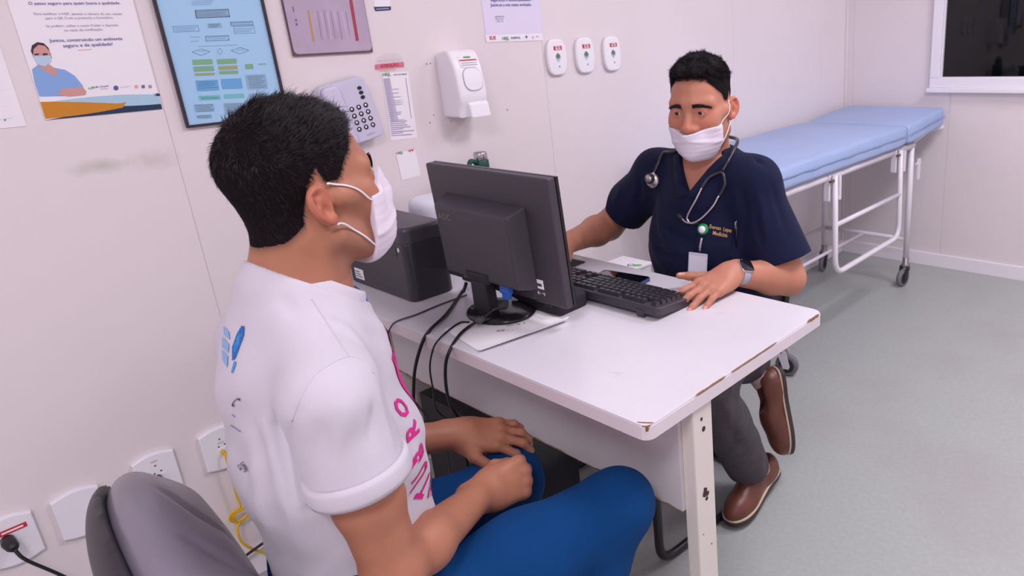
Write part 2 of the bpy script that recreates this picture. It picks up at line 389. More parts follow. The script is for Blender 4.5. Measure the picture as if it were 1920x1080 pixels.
me = bpy.data.meshes.new('chipped_edge'); me.from_pydata(V, [], [(2*k, 2*k+2, 2*k+3, 2*k+1) for k in range(n)]); link('chipped_edge', me, m_chip, desk)
box('chipped_edge', (0.1575, 0.842, 0.492), (0.1603, 0.858, DZ-TH), m_chip, desk)
box('side_rail', (0.085, 0.906, DZ-TH-0.05), (0.115, 1.235, DZ-TH), m_dmet, desk, bevel=0.002)
box('back_rail', (0.115, 1.26, DZ-TH-0.05), (1.10, 1.285, DZ-TH), m_dmet, desk, bevel=0.002)

# ------------------------------------------------------------------ stretcher
m_swh = mat('white_enamel', srgb(232, 226, 234), 0.3, bump=0.03, bscale=300)
m_vinyl = mat('blue_vinyl', srgb(164, 186, 226), 0.42, bump=0.10, bscale=35, var=0.03, vscale=6)
m_rub = mat('black_rubber', srgb(38, 36, 40), 0.6)
m_tyre = mat('grey_tyre', srgb(120, 116, 126), 0.6)
m_hubm = mat('caster_steel', srgb(150, 145, 145), 0.35, metal=0.7)
m_rust = mat('rusty_bolt', srgb(120, 82, 70), 0.7, metal=0.3)
st = empty('hospital_stretcher', (0.31, 2.9, 0), 'white tubular hospital stretcher with folded side rail and casters', 'stretcher')
RZ, RX, FX = 0.765, 0.577, 0.085
YA, YB = 2.24, 3.52
R_ = 0.0175
tube('top_rail', round_path([(RX, YA-0.30, RZ), (RX, YB, RZ)], 0.02), R_, m_swh, st, 12)
tube('top_rail', [(FX, YA-0.30, RZ), (FX, YB, RZ)], R_, m_swh, st, 12)
for y in (YA-0.30, YB): tube('cross_tube', [(FX, y, RZ), (RX, y, RZ)], 0.0145, m_swh, st, 12)
for x in (FX, RX):
    for y in (YA, YB-0.012):
        tube('leg', [(x, y, RZ), (x, y-0.0, 0.145)], 0.0155, m_swh, st, 12)
    tube('lower_rail', [(x+(0 if x == FX else -0.005), YA, 0.262), (x+(0 if x == FX else -0.005), YB-0.012, 0.262)], 0.0115, m_swh, st, 10) if x == FX else None
tube('lower_rail', [(FX, YB-0.012, 0.262), (RX, YB-0.012, 0.262)], 0.0115, m_swh, st, 10)
tube('lower_rail', [(FX, YA, 0.262), (RX, YA, 0.262)], 0.0115, m_swh, st, 10)
tube('lower_shelf_bar', [(0.33, YA, 0.262), (0.33, YB-0.012, 0.262)], 0.009, m_swh, st, 8)
def caster(x, y, ang, par):
    c = lathe('caster', [(0.012, 0.16), (0.017, 0.158), (0.017, 0.125), (0.022, 0.122), (0.022, 0.105), (0.008, 0.10)], m_hubm, par, T((x, y, 0)), 16)
    off = 0.022; M = T((x+off*math.cos(ang), y+off*math.sin(ang), 0.0485), (math.pi/2, 0, ang))
    lathe('wheel', [(0.030, -0.013), (0.044, -0.012), (0.0485, -0.006), (0.0485, 0.006), (0.044, 0.012), (0.030, 0.013)], m_tyre, c, M, 28)
    lathe('hub', [(0.005, -0.015), (0.030, -0.0145), (0.034, -0.012), (0.034, 0.012), (0.030, 0.0145), (0.005, 0.015)], m_rub, c, M, 24)
    bm = bmesh.new()
    for s in (-1, 1):
        bm_prism(bm, [(-0.012, -0.012), (0.012, -0.012), (0.016, 0.0), (0.0, 0.066), (-0.034, 0.066), (-0.034, 0.05)], 0.003, M @ T((0, 0, s*0.019-0.0015)))
    link('fork', bm_mesh(bm, 'fork'), m_swh if y < 3 else m_rub, c)
caster(RX, YB-0.012, math.radians(-100), st); caster(FX, YB-0.012, math.radians(-80), st)
caster(RX, YA, math.radians(15), st); caster(FX, YA, math.radians(160), st)
# side guard hanging down from the rail
gx = RX+0.030
ga, gb, gz0 = 2.62, 3.30, 0.335
def gp(y, z): return (gx+(RZ-z)*0.02, y, z)
g = tube('side_guard', round_path([gp(ga, RZ+0.01), gp(ga, gz0), gp(gb, gz0), gp(gb, RZ+0.01)], 0.075, 8), 0.0125, m_swh, st, 12)
tube('guard_bar', [gp(ga, 0.555), gp(gb, 0.555)], 0.0105, m_swh, g, 10)
for y in (ga, gb):
    h = box('hinge_bracket', (RX-0.004, y-0.036, RZ-0.098), (RX+0.022, y-0.024, RZ+0.012), m_swh, st, bevel=0.002)
    tube('hinge_bolt', [(gx, y-0.045, RZ-0.012), (gx, y+0.014, RZ-0.012)], 0.006, m_rust, h, 8)
    box('hinge_bracket', (gx+0.010, y+0.012, RZ-0.098), (gx+0.018, y+0.026, RZ+0.005), m_swh, st, bevel=0.002)
# drop handle by the far leg, push handle at the head
hd = box('latch_plate', (RX+0.015, YB+0.028, RZ-0.185), (RX+0.028, YB+0.055, RZ-0.075), m_swh, st, bevel=0.003)
tube('latch_pin', [(RX+0.02, YB+0.01, RZ-0.10), (RX+0.02, YB+0.065, RZ-0.10)], 0.007, m_swh, hd, 8)
tube('push_handle', round_path([(RX-0.02, YB, RZ), (RX-0.02, YB+0.30, RZ+0.045), (RX+0.035, YB+0.335, RZ+0.05)], 0.03), 0.013, m_swh, st, 10)
# mattress: its own thing lying on the stretcher, two cushions with a crease
def cushion(y0, y1, zf, name, mt, par):
    n, k = 28, 9; x0, x1 = 0.035, 0.612; V = []; Fc = []
    prof = []   # section outline (x, t) t=0 bottom .. 1 top
    r_ = 0.018
    rows = []
    for j in range(n+1):
        y = y0+(y1-y0)*j/n; zb, zt = zf(y)
        e = min(1.0, min(j, n-j)/1.5) ; ins = (1-e)*0.008
        ring = []
        outline = rrect(x1-x0-2*ins, zt-zb-2*ins, r_, 4)
        for (px_, pz_) in outline:
            xx = (x0+x1)/2+px_; zz = (zb+zt)/2+pz_
            wv = 0.0025*math.sin(y*41+px_*9)+0.002*math.sin(y*23+2)
            if px_ > 0.2: xx += wv*(1 if pz_ > -0.02 else 0.5)
            if pz_ > 0.03: zz += 0.0015*math.sin(px_*26+y*13)-0.004*(abs(px_)/0.29)**4
            ring.append((xx, y, zz))
        rows.append(ring)
    m_ = len(rows[0])
    for ring in rows: V += ring
    for j in range(n):
        for q in range(m_):
            Fc.append((j*m_+q, j*m_+(q+1) % m_, (j+1)*m_+(q+1) % m_, (j+1)*m_+q))
    Fc.append(tuple(range(m_))); Fc.append(tuple(range(n*m_+m_-1, n*m_-1, -1)))
    me = bpy.data.meshes.new(name); me.from_pydata(V, [], Fc); me.update()
    bm = bmesh.new(); bm.from_mesh(me); bmesh.ops.recalc_face_normals(bm, faces=bm.faces); bm.to_mesh(me); bm.free()
    return link(name, me, mt, par, smooth=True)
mt_ = empty('mattress', (0.31, 2.9, 0.785), 'pale blue vinyl mattress with a crease near its head end on the stretcher', 'mattress')
zl = lambda y: (0.787, 0.885+0.004*math.sin(y*2.2))
zu = lambda y: (0.787+max(0, y-3.40)*0.075, 0.885+max(0, y-3.38)*0.085)
cushion(1.97, 3.385, zl, 'main_cushion', m_vinyl, mt_)
cushion(3.388, 3.865, zu, 'head_cushion', m_vinyl, mt_)
sm = mat('blue_vinyl_seam', srgb(138, 160, 202), 0.5)
tube('seam', [(0.6165+0.0025*math.sin(y*41+2.6)+0.002*math.sin(y*23+2), y, 0.836) for y in np.linspace(1.98, 3.375, 50)], 0.0022, sm, mt_, 6)
tube('seam', [(0.6165, y, 0.836+max(0, y-3.39)*0.08) for y in np.linspace(3.395, 3.858, 14)], 0.0022, sm, mt_, 6)

# ------------------------------------------------------------------ chairs
m_btube = mat('black_tube', srgb(26, 24, 30), 0.35)
m_gvin = mat('grey_vinyl', srgb(128, 120, 134), 0.26, bump=0.5, bscale=9, spec=0.6)
m_shell = mat('dark_shell', srgb(48, 44, 52), 0.45)
# doctor's chair: sled base
dc = empty('office_chair', (0.70, 1.6, 0), 'black tubular sled chair the man in scrubs sits on behind the desk', 'chair')
z0 = 0.014
tube('base_frame', round_path([(0.905, 1.30, 0.43), (0.895, 1.105, 0.43), (0.895, 1.105, z0), (0.930, 1.590, z0), (0.40, 1.625, z0), (0.365, 1.15, z0), (0.365, 1.15, 0.43), (0.38, 1.33, 0.43)], 0.06, 8), 0.0125, m_btube, dc, 12)
tube('back_frame', round_path([(0.905, 1.30, 0.43), (0.905, 1.70, 0.42), (0.905, 1.77, 0.74), (0.46, 1.78, 0.74), (0.45, 1.70, 0.42), (0.38, 1.33, 0.43)], 0.05, 6), 0.0125, m_btube, dc, 12)
bm = bmesh.new(); bm_box(bm, (0.50, 0.46, 0.055), T((0.655, 1.49, 0.425)), 0.022, 4); link('seat', bm_mesh(bm, 'seat'), m_shell, dc, True)
bm = bmesh.new(); bm_box(bm, (0.42, 0.04, 0.24), T((0.68, 1.765, 0.625), (math.radians(-8), 0, 0)), 0.018, 4); link('backrest', bm_mesh(bm, 'backrest'), m_gvin, dc, True)
# patient's chair
pc = empty('vinyl_chair', (0.94, 0.32, 0), 'grey vinyl chair with a dark back shell under the man in the white shirt', 'chair')
bm = bmesh.new(); bm_box(bm, (0.48, 0.46, 0.07), T((0.945, 0.40, 0.385)), 0.028, 4); link('seat', bm_mesh(bm, 'seat'), m_gvin, pc, True)
for sx in (-1, 1):
    x = 0.945+sx*0.225
    tube('leg_frame', round_path([(x, 0.17, 0.36), (x, 0.62, 0.36), (x, 0.62, 0.014), (x, 0.15, 0.014), (x, 0.15, 0.30)], 0.05, 6), 0.0115, m_btube, pc, 10)
tube('cross_tube', [(0.72, 0.17, 0.345), (1.17, 0.17, 0.345)], 0.010, m_btube, pc, 8)
tube('cross_tube', [(0.72, 0.60, 0.345), (1.17, 0.60, 0.345)], 0.010, m_btube, pc, 8)
BKM = T((0.905, 0.142, 0.640), (math.radians(90+14), 0, math.radians(-6)))
for x in (0.80, 1.04): tube('back_post', [(x, 0.185, 0.36), (x, 0.125, 0.56)], 0.011, m_btube, pc, 8)
# ------------------------------------------------------------------ things on the desk
m_bk = mat('black_plastic', srgb(62, 57, 66), 0.42, bump=0.25, bscale=1500)
m_bkg = mat('black_gloss', srgb(30, 28, 34), 0.2)
m_bkd = mat('black_matte', srgb(34, 32, 38), 0.55)
m_white = mat('white_plastic', srgb(250, 247, 253), 0.3)
m_paper = mat('paper', srgb(250, 247, 250), 0.8)
m_ink = mat('ink_dark', srgb(70, 68, 92), 0.8)
m_inkb = mat('ink_blue', srgb(96, 100, 168), 0.8)
# monitor (faces the doctor, its back to the camera)
MYB, MX0, MX1, MZ0, MZ1 = 0.905, 0.392, 0.852, 0.806, 1.100
mon = empty('computer_monitor', (0.62, 0.92, DZ), 'black flat computer monitor seen from its back on a round stand', 'monitor')
tilt = math.radians(3.0); MC = Vector(((MX0+MX1)/2, MYB+0.012, (MZ0+MZ1)/2)); MM = T(MC, (tilt, 0, 0))
Wm, Hm = MX1-MX0, MZ1-MZ0
def mbox(name, lo, hi, mt, par=None, bev=0.003, seg=2):
    return box(name, lo, hi, mt, par or mon, bev, seg, M=MM)
body = mbox('screen_housing', (-Wm/2, -0.012, -Hm/2), (Wm/2, 0.010, Hm/2), m_bk, bev=0.006, seg=3)
mbox('bezel', (-Wm/2, 0.0102, -Hm/2), (Wm/2, 0.018, Hm/2), m_bkg, body, 0.002)
mbox('screen', (-Wm/2+0.015, 0.0182, -Hm/2+0.02), (Wm/2-0.015, 0.0188, Hm/2-0.015), mat('lcd', (0.02, 0.02, 0.03, 1), 0.15, emit=(0.75, 0.82, 0.95, 1), emit_s=0.35), body, 0)
# rear bulge, wider at its root
def frustum(name, a, b, y0, y1, mt, par, bev=0.006):
    bm = bmesh.new()
    q = [bm.verts.new((x, y0, z)) for x, z in ((a[0], a[1]), (a[2], a[1]), (a[2], a[3]), (a[0], a[3]))]+[bm.verts.new((x, y1, z)) for x, z in ((b[0], b[1]), (b[2], b[1]), (b[2], b[3]), (b[0], b[3]))]
    for f in ((0, 1, 2, 3), (7, 6, 5, 4), (0, 4, 5, 1), (1, 5, 6, 2), (2, 6, 7, 3), (3, 7, 4, 0)): bm.faces.new([q[i] for i in f])
    bmesh.ops.recalc_face_normals(bm, faces=bm.faces)
    bmesh.ops.bevel(bm, geom=bm.edges[:], offset=bev, segments=3, profile=0.6, affect='EDGES')
    bm.transform(MM); return link(name, bm_mesh(bm, name), mt, par)
bul = frustum('rear_housing', (-0.150, -0.105, 0.128, 0.062), (-0.168, -0.118, 0.142, 0.080), -0.058, -0.010, m_bk, mon)
me = text_me('AOC', 0.022, bold=0.0004, spacing=1.12); me.transform(MM @ T((-0.138, -0.0584, 0.030), (math.pi/2, 0, 0))); link('logo', me, mat('logo_grey', srgb(112, 102, 112), 0.35), bul)
mbox('lower_cover', (-0.14, -0.030, -0.140), (0.05, -0.010, -0.105), m_bkd, mon, 0.004)
mbox('vent', (-0.128, -0.0305, -0.128), (-0.098, -0.0296, -0.124), mat('slot_grey', srgb(120, 112, 124), 0.4), mon, 0)
mbox('rating_label', (0.108, -0.0128, -0.112), (0.162, -0.0121, -0.090), m_paper, body, 0)
mbox('label_print', (0.116, -0.0131, -0.106), (0.156, -0.0129, -0.099), m_ink, body, 0)
me = text_me('\u2190\u2192', 0.016); me.transform(MM @ T((0.135, -0.0126, -0.128), (math.pi/2, 0, 0))); link('label_print', me, m_paper, body)
# stand
bc = onp(940, 580, 2, DZ); BCX, BCY = 0.615, 0.905
lathe('stand_base', [(0.105, 0.0005), (0.108, 0.004), (0.104, 0.010), (0.06, 0.014), (0.01, 0.015)], m_bkg, mon, T((BCX, BCY, DZ), (0, 0, 0), (0.86, 0.70, 1)), 40)
bm = bmesh.new()
bm_prism(bm, [(-0.031, 0.0), (0.031, 0.0), (0.026, 0.095), (-0.030, 0.095)], 0.028, T((BCX-0.02, BCY-0.012, DZ+0.010), (math.radians(90), 0, 0)), 0.004)
link('stand_neck', bm_mesh(bm, 'stand_neck'), m_bkd, mon)
bm = bmesh.new(); bm_box(bm, (0.085, 0.045, 0.026), T((BCX-0.015, BCY-0.022, DZ+0.104), (math.radians(14), 0, 0)), 0.004); link('hinge', bm_mesh(bm, 'hinge'), m_bkd, mon)
# keyboard
KA = np.array([0.640, 1.095]); KB = np.array([0.985, 1.098])
kb = empty('keyboard', (0.80, 1.13, DZ), 'black full-size keyboard in front of the monitor by the resting hand', 'keyboard')
kc = Vector((0.755, 1.133, DZ+0.0135)); KM = T(kc, (math.radians(-5.5), 0, math.radians(1.0)))   # rear (cable) edge raised, towards the camera
KW, KD = 0.440, 0.134
bm = bmesh.new(); bm_prism(bm, rrect(KW, KD, 0.012, 4), 0.020, KM @ T((0, 0, -0.008)), 0.004, 3); link('case', bm_mesh(bm, 'case'), m_bk, kb)
for sx in (-1, 1):
    bm = bmesh.new(); bm_box(bm, (0.022, 0.008, 0.026), KM @ T((sx*0.165, -KD/2+0.004, -0.012), (math.radians(14), 0, 0)), 0.0015, 1); link('flip_foot', bm_mesh(bm, 'flip_foot'), m_bk, kb)
m_key = mat('key_cap', srgb(52, 49, 58), 0.25, spec=0.6)
def keymesh(wd, dp):
    bm = bmesh.new(); h = 0.0085; tp = 0.0022
    b_ = [bm.verts.new((x*wd/2, y*dp/2, 0)) for x, y in ((-1, -1), (1, -1), (1, 1), (-1, 1))]
    t_ = [bm.verts.new((x*(wd/2-tp), y*(dp/2-tp), h)) for x, y in ((-1, -1), (1, -1), (1, 1), (-1, 1))]
    bm.faces.new(t_)
    for k in range(4): bm.faces.new((b_[k], b_[(k+1) % 4], t_[(k+1) % 4], t_[k]))
    c = bm.verts.new((0, 0, h-0.0009)); f = [f for f in bm.faces if all(v in t_ for v in f.verts)][0]; bm.faces.remove(f)
    for k in range(4): bm.faces.new((t_[k], t_[(k+1) % 4], c))
    me = bm_mesh(bm, 'key'); me.materials.append(m_key); return me
KMESH = {}
U = 0.0182
def key(ux, row, wu=1.0, du=1.0):
    """ux: left edge in key units seen by the typist; typist sits at +y, so his left is +x"""
    k = (wu, du)
    if k not in KMESH: KMESH[k] = keymesh(U*wu-0.0018, U*du-0.0018)
    o = bpy.data.objects.new('key', KMESH[k]); COL.objects.link(o); o.parent = kb
    lx = KW/2-0.012-(ux+wu/2)*U; ly = -KD/2+0.017+(row+du/2-0.5)*U+(0.003 if row > 0 else 0)
    o.matrix_parent_inverse = wmat(kb).inverted(); o.matrix_basis = KM @ T((lx, ly, 0.0118))
for ux in [0]+[2+i for i in range(4)]+[6.5+i for i in range(4)]+[11+i for i in range(4)]+[15.25, 16.25, 17.25]: key(ux, 0)
for i in range(13): key(i, 1)
key(13, 1, 2)
key(0, 2, 1.5); [key(1.5+i, 2) for i in range(12)]; key(13.5, 2, 1.5)
key(0, 3, 1.75); [key(1.75+i, 3) for i in range(11)]; key(12.75, 3, 2.25)
key(0, 4, 2.25); [key(2.25+i, 4) for i in range(10)]; key(12.25, 4, 2.75)
for ux, wu in ((0, 1.25), (1.25, 1.25), (2.5, 1.25), (3.75, 6.25), (10, 1.25), (11.25, 1.25), (12.5, 1.25), (13.75, 1.25)): key(ux, 5, wu)
for i in range(3): key(15.25+i, 1); key(15.25+i, 2); key(15.25+i, 5)
key(16.25, 4)
for i in range(4): key(18.5+i, 1)
for i in range(3):
    for rr in (2, 3, 4): key(18.5+i, rr)
key(18.5, 5, 2); key(20.5, 5)
# smartphone
m_navy = mat('phone_case', srgb(62, 84, 128), 0.4); m_scr = mat('phone_glass', srgb(14, 14, 20), 0.04, spec=0.7, coat=0.5)
pa, pb, pd = onp(1104, 521, 2, .755), onp(1125, 508, 2, .76), onp(1190, 533, 2, .755)
ph = empty('smartphone', (0.70, 1.23, DZ), 'black smartphone in a blue case lying behind the keyboard', 'phone')
PM = T((0.702, 1.226, DZ), (0, 0, math.radians(8)))
prism('phone_case', rrect(0.156, 0.076, 0.012, 5), 0.0095, m_navy, ph, PM, 0.002, 2)
prism('screen', rrect(0.150, 0.070, 0.010, 5), 0.0008, m_scr, ph, PM @ T((0, 0, 0.0094)))
# mouse pad and mouse
prism('mouse_pad', rrect(0.22, 0.19, 0.006, 3), 0.003, mat('pad_black', srgb(58, 52, 60), 0.7, bump=0.2, bscale=2000), None, T((0.400, 1.187, DZ+0.0005), (0, 0, math.radians(3))), 0.0008, 1)
tag(bpy.data.objects['mouse_pad'], 'thin black mouse pad on the desk behind the monitor', 'mouse pad')
ms = empty('computer_mouse', (0.455, 1.185, DZ+0.0035), 'small black computer mouse under the hand behind the monitor', 'mouse')
bm = bmesh.new(); bmesh.ops.create_uvsphere(bm, u_segments=24, v_segments=14, radius=1.0)
for v in bm.verts:
    v.co = Vector((v.co.x*0.030, v.co.y*0.054, max(0.0, v.co.z)*0.034*(1-0.15*v.co.y)))
bm.transform(T((0.455, 1.185, DZ+0.0035))); link('body', bm_mesh(bm, 'body'), m_bkd, ms, True)
tube('scroll_wheel', [(0.452, 1.148, DZ+0.030), (0.458, 1.148, DZ+0.030)], 0.008, m_tyre, ms, 12)
# printer
pr = empty('laser_printer', (0.20, 0.88, DZ), 'narrow black printer on the desk beside the monitor against the wall', 'printer')
m_prn = mat('printer_black', srgb(52, 48, 57), 0.35, bump=0.12, bscale=1200)
prc = lambda w_, d_, r_: [(x+0.200, y+0.879) for x, y in rrect(w_, d_, r_, 6)]
prism('body', prc(0.340, 0.122, 0.022), 0.150, m_prn, pr, T((0, 0, DZ+0.004)), 0.003, 2)
prism('top_cover', prc(0.340, 0.122, 0.024), 0.040, mat('printer_top', srgb(66, 60, 70), 0.4, bump=0.1, bscale=900), pr, T((0, 0, DZ+0.1545)), 0.014, 4)
prism('foot_plate', prc(0.325, 0.11, 0.02), 0.004, m_bkd, pr, T((0, 0, DZ)))
box('recess', (0.16, 0.8172, DZ+0.118), (0.325, 0.819, DZ+0.145), m_bkg, pr, 0.0004, 1)
prism('lock_slot', ell(0.0045, 0.006, 12), 0.001, mat('slot_white', srgb(220, 216, 226), 0.3), pr, T((0.338, 0.8178, DZ+0.138), (math.pi/2, 0, 0)))
lb = box('rating_label', (0.070, 0.8170, DZ+0.016), (0.118, 0.8178, DZ+0.046), m_paper, pr, 0)
for k in range(3): box('label_print', (0.074, 0.8166, DZ+0.022+0.007*k), (0.110-0.006*k, 0.8169, DZ+0.0245+0.007*k), m_ink, lb, 0)
# white paper items behind / on the printer
m_pap2 = mat('white_fabric', srgb(232, 232, 244), 0.7)
wh = empty('paper_bag', (0.13, 1.08, DZ), 'white paper bag with an open flap standing behind the printer', 'bag')
def blob(name, c, r, rot, mt, par, noise=0.05, seed=0, sub=3):
    bm = bmesh.new(); bmesh.ops.create_icosphere(bm, subdivisions=sub, radius=1.0); rr = random.Random(seed)
    ph_ = [rr.uniform(0, 6) for _ in range(6)]
    for v in bm.verts:
        d = v.co.normalized(); k = 1+noise*(math.sin(5*d.x+ph_[0])*math.sin(4*d.y+ph_[1])+0.6*math.sin(9*d.z+7*d.x+ph_[2])+0.4*math.sin(13*d.y+6*d.z+ph_[3]))
        v.co = Vector((d.x*r[0]*k, d.y*r[1]*k, d.z*r[2]*k))
    bm.transform(T(c, rot)); return link(name, bm_mesh(bm, name), mt, par, True)
bm = bmesh.new(); bm_prism(bm, rrect(0.15, 0.17, 0.06, 6), 0.205, T((0.130, 1.075, DZ+0.0005)), 0.03, 5); link('bag_body', bm_mesh(bm, 'bag_body'), m_pap2, wh, True)
V = []; Fc = []; n = 10
for i in range(n+1):
    a = math.pi*i/n
    for j in range(7):
        t = j/6; V.append((0.215-0.03*t+0.012*math.sin(a), 1.115+0.06*t+0.04*math.cos(a)*(1-0.4*t), DZ+0.17+0.075*t-0.02*(math.cos(a))**2*t))
for i in range(n):
    for j in range(6): Fc.append((i*7+j, i*7+j+1, i*7+j+8, i*7+j+7))
me = bpy.data.meshes.new('bag_flap'); me.from_pydata(V, [], Fc)
o = link('bag_flap', me, m_pap2, wh, True); md = o.modifiers.new('s', 'SOLIDIFY'); md.thickness = 0.002
# thermos bottle
m_green = mat('green_enamel', srgb(24, 74, 62), 0.45, bump=0.25, bscale=700); m_steel = mat('steel', srgb(190, 184, 190), 0.25, metal=0.9)
bx_, by_ = 0.088, 1.262
bt = empty('thermos_bottle', (bx_, by_, DZ), 'dark green thermos bottle with steel cap and handle behind the monitor', 'bottle')
lathe('body', [(0.038, 0), (0.041, 0.003), (0.041, 0.21), (0.038, 0.228), (0.027, 0.238), (0.022, 0.243)], m_green, bt, T((bx_, by_, DZ)))
lathe('collar', [(0.022, 0.240), (0.024, 0.242), (0.0235, 0.274), (0.020, 0.278)], m_green, bt, T((bx_, by_, DZ)))
lathe('cap', [(0.020, 0.276), (0.021, 0.278), (0.021, 0.296), (0.0185, 0.301), (0.004, 0.302)], m_steel, bt, T((bx_, by_, DZ)))
bm = bmesh.new()
hp = round_path([(0.018, -0.018, 0.270), (0.03, -0.050, 0.284), (0.03, -0.056, 0.20), (0.02, -0.036, 0.175)], 0.018, 6)
bm_tube(bm, [(bx_+p[0]*0.4, by_+p[1], DZ+p[2]) for p in hp], 0.0075, 10); link('handle', bm_mesh(bm, 'handle'), m_green, bt)
# clear crumpled plastic bag by the stand
m_clear = mat('clear_film', srgb(240, 238, 248), 0.12, trans=0.55, alpha=0.55, ior=1.2, spec=0.7)
bm = bmesh.new(); bmesh.ops.create_icosphere(bm, subdivisions=4, radius=1.0); rr = random.Random(4)
ax = [Vector((rr.gauss(0, 1), rr.gauss(0, 1), rr.gauss(0, 1))).normalized() for _ in range(14)]; of = [rr.uniform(0.45, 0.95) for _ in ax]
for v in bm.verts:
    d = v.co.normalized(); k = min([o_/max(1e-3, d.dot(a)) for a, o_ in zip(ax, of) if d.dot(a) > 0.05]+[1.15])
    k += 0.10*abs(math.sin(8*d.x+5*d.y+3*d.z))
    v.co = Vector((d.x*0.055*k, d.y*0.045*k, max(-0.45, d.z*k)*0.045))
bm.transform(T((0.462, 0.955, DZ+0.0215)))
pb_ = tag(link('plastic_bag', bm_mesh(bm, 'plastic_bag'), m_clear), 'small crumpled clear plastic bag between printer and monitor stand', 'plastic bag')
# black fabric pouch under the right side of the monitor
m_pouch = mat('black_cloth', srgb(38, 35, 42), 0.75, bump=0.3, bscale=900)
po = empty('fabric_pouch', (0.76, 1.0, DZ), 'crumpled black fabric pouch lying under the right side of the monitor', 'pouch')
bm = bmesh.new(); bm_box(bm, (0.19, 0.10, 0.045), None, 0.014, 4); bmesh.ops.subdivide_edges(bm, edges=bm.edges[:], cuts=3, use_grid_fill=True)
for v in bm.verts:
    x, y, z = v.co; k = 0.004*math.sin(40*x+30*y)+0.0035*math.sin(70*y+20*z+25*x)
    v.co = Vector((x+k*0.5, y+k*0.7, z*(1.0-0.5*max(0, -x/0.14))+k)) ; 
    if v.co.z < -0.0195: v.co.z = -0.0205
bm.transform(T((0.668, 1.010, DZ+0.022), (0, 0, math.radians(2)))); link('body', bm_mesh(bm, 'body'), m_pouch, po, True)
tube('zip', [(0.59+0.165*t, 0.957+0.010*math.sin(5*t), DZ+0.030+0.003*math.sin(9*t)) for t in np.linspace(0, 1, 14)], 0.002, m_bkg, po, 6)
# sheet of paper with a curled edge under the monitor base
V = []; Fc = []; nx, ny = 26, 14
E0 = np.array([0.772, 0.738]); E1 = np.array([0.815, 0.952]); back = np.array([-0.190, 0.028])
for i in range(nx+1):
    for j in range(ny+1):
        s = i/nx; t = j/ny; p = E0*(1-s)+E1*s+back*t
        lift = max(0, 1-t/0.16); curl = (0.006+0.012*s*s)*lift**2
        q = p+back*(0.055*lift**2)*(0.25 if s < .6 else .25+.8*(s-.6))
        V.append((q[0], q[1], DZ+0.0006+curl+0.0006*math.sin(6*s)*(1-t)))
for i in range(nx):
    for j in range(ny):
        a = i*(ny+1)+j; Fc.append((a, a+1, a+ny+2, a+ny+1))
me = bpy.data.meshes.new('paper_sheet'); me.from_pydata(V, [], Fc)
ps = tag(link('paper_sheet', me, m_paper, None, True), 'white paper sheet with curled edge and scribbled notes under the monitor base', 'paper')
md = ps.modifiers.new('s', 'SOLIDIFY'); md.thickness = 0.0003
for k, (a, b) in enumerate((((950, 612), (985, 606)), ((930, 622), (962, 619)))):
    text_between('scribble', ('n\u00e2o lig. 4', 'xx . .')[k], onp(*a, 2, DZ+0.0016), onp(*b, 2, DZ+0.0016), (0, 1, 0), (0, 0, 1), m_ink, ps, off=0.0)
# cables hanging over the desk edge
m_cab = mat('cable_black', srgb(30, 28, 32), 0.45); m_cabg = mat('cable_grey', srgb(84, 78, 86), 0.45); m_vga = mat('vga_blue', srgb(18, 92, 190), 0.35)
def dpt(x, y, z=0.0): return tuple(onp(x, y, 2, DZ+z))
def ept(x, y, yy): return tuple(onp(x, y, 1, yy))
ye = DY0-0.010
pcab = empty('monitor_cable', (0.55, 0.9, DZ), 'thick black power cable hanging from the monitor over the desk edge', 'cable')
tube('cord', smooth_path([(0.530, 0.876, 0.820), (0.528, 0.866, 0.800), dpt(868, 545, 0.006), dpt(838, 588, 0.0045), dpt(805, 620, 0.0045), ept(789, 650, ye), ept(777, 700, ye-0.004), ept(776, 760, ye+0.01), ept(782, 790, 0.80), (0.41, 0.850, 0.40), (0.40, 0.872, 0.25), (0.39, 0.872, 0.012)], 8), 0.0040, m_cab, pcab, 8)
vg = empty('video_cable', (0.66, 0.9, DZ), 'dark video cable with a bright blue plug behind the monitor', 'cable')
vp = MM @ Vector((0.048, -0.030, -0.112))
bm = bmesh.new(); bm_box(bm, (0.032, 0.018, 0.030), MM @ T((0.050, -0.034, -0.120), (math.radians(-8), 0, 0)), 0.004, 2); bm_box(bm, (0.022, 0.014, 0.016), MM @ T((0.052, -0.037, -0.140), (math.radians(-8), 0, 0)), 0.003, 2); link('plug', bm_mesh(bm, 'plug'), m_vga, vg)
c1 = MM @ Vector((0.052, -0.040, -0.148))
tube('cord', smooth_path([tuple(c1), (c1.x+0.0, c1.y-0.006, c1.z-0.018), dpt(928, 580, 0.030), dpt(905, 597, 0.018), dpt(880, 612, 0.0055), dpt(860, 630, 0.0042), ept(842, 660, ye), ept(835, 690, ye-0.004), ept(838, 735, ye+0.01), ept(850, 770, 0.80), (0.47, 0.850, 0.40), (0.47, 0.872, 0.25), (0.46, 0.872, 0.012)], 8), 0.0038, m_cab, vg, 8)
bm = bmesh.new(); bm_tube(bm, [dpt(893, 605, 0.013), dpt(908, 596, 0.020)], 0.0075, 10); link('ferrite', bm_mesh(bm, 'ferrite'), m_cabg, vg)
tag(tube('usb_cable', smooth_path([dpt(880, 604, 0.003), dpt(862, 605, 0.0025), dpt(838, 622, 0.0025), dpt(820, 640, 0.0025), ept(811, 658, ye), ept(806, 690, ye), ept(812, 730, ye+0.01), ept(820, 770, 0.80), (0.435, 0.850, 0.38), (0.43, 0.870, 0.25), (0.43, 0.870, 0.008)], 8), 0.0021, m_cab, None, 8), 'thin black cable hanging down between the two thicker cables', 'cable')
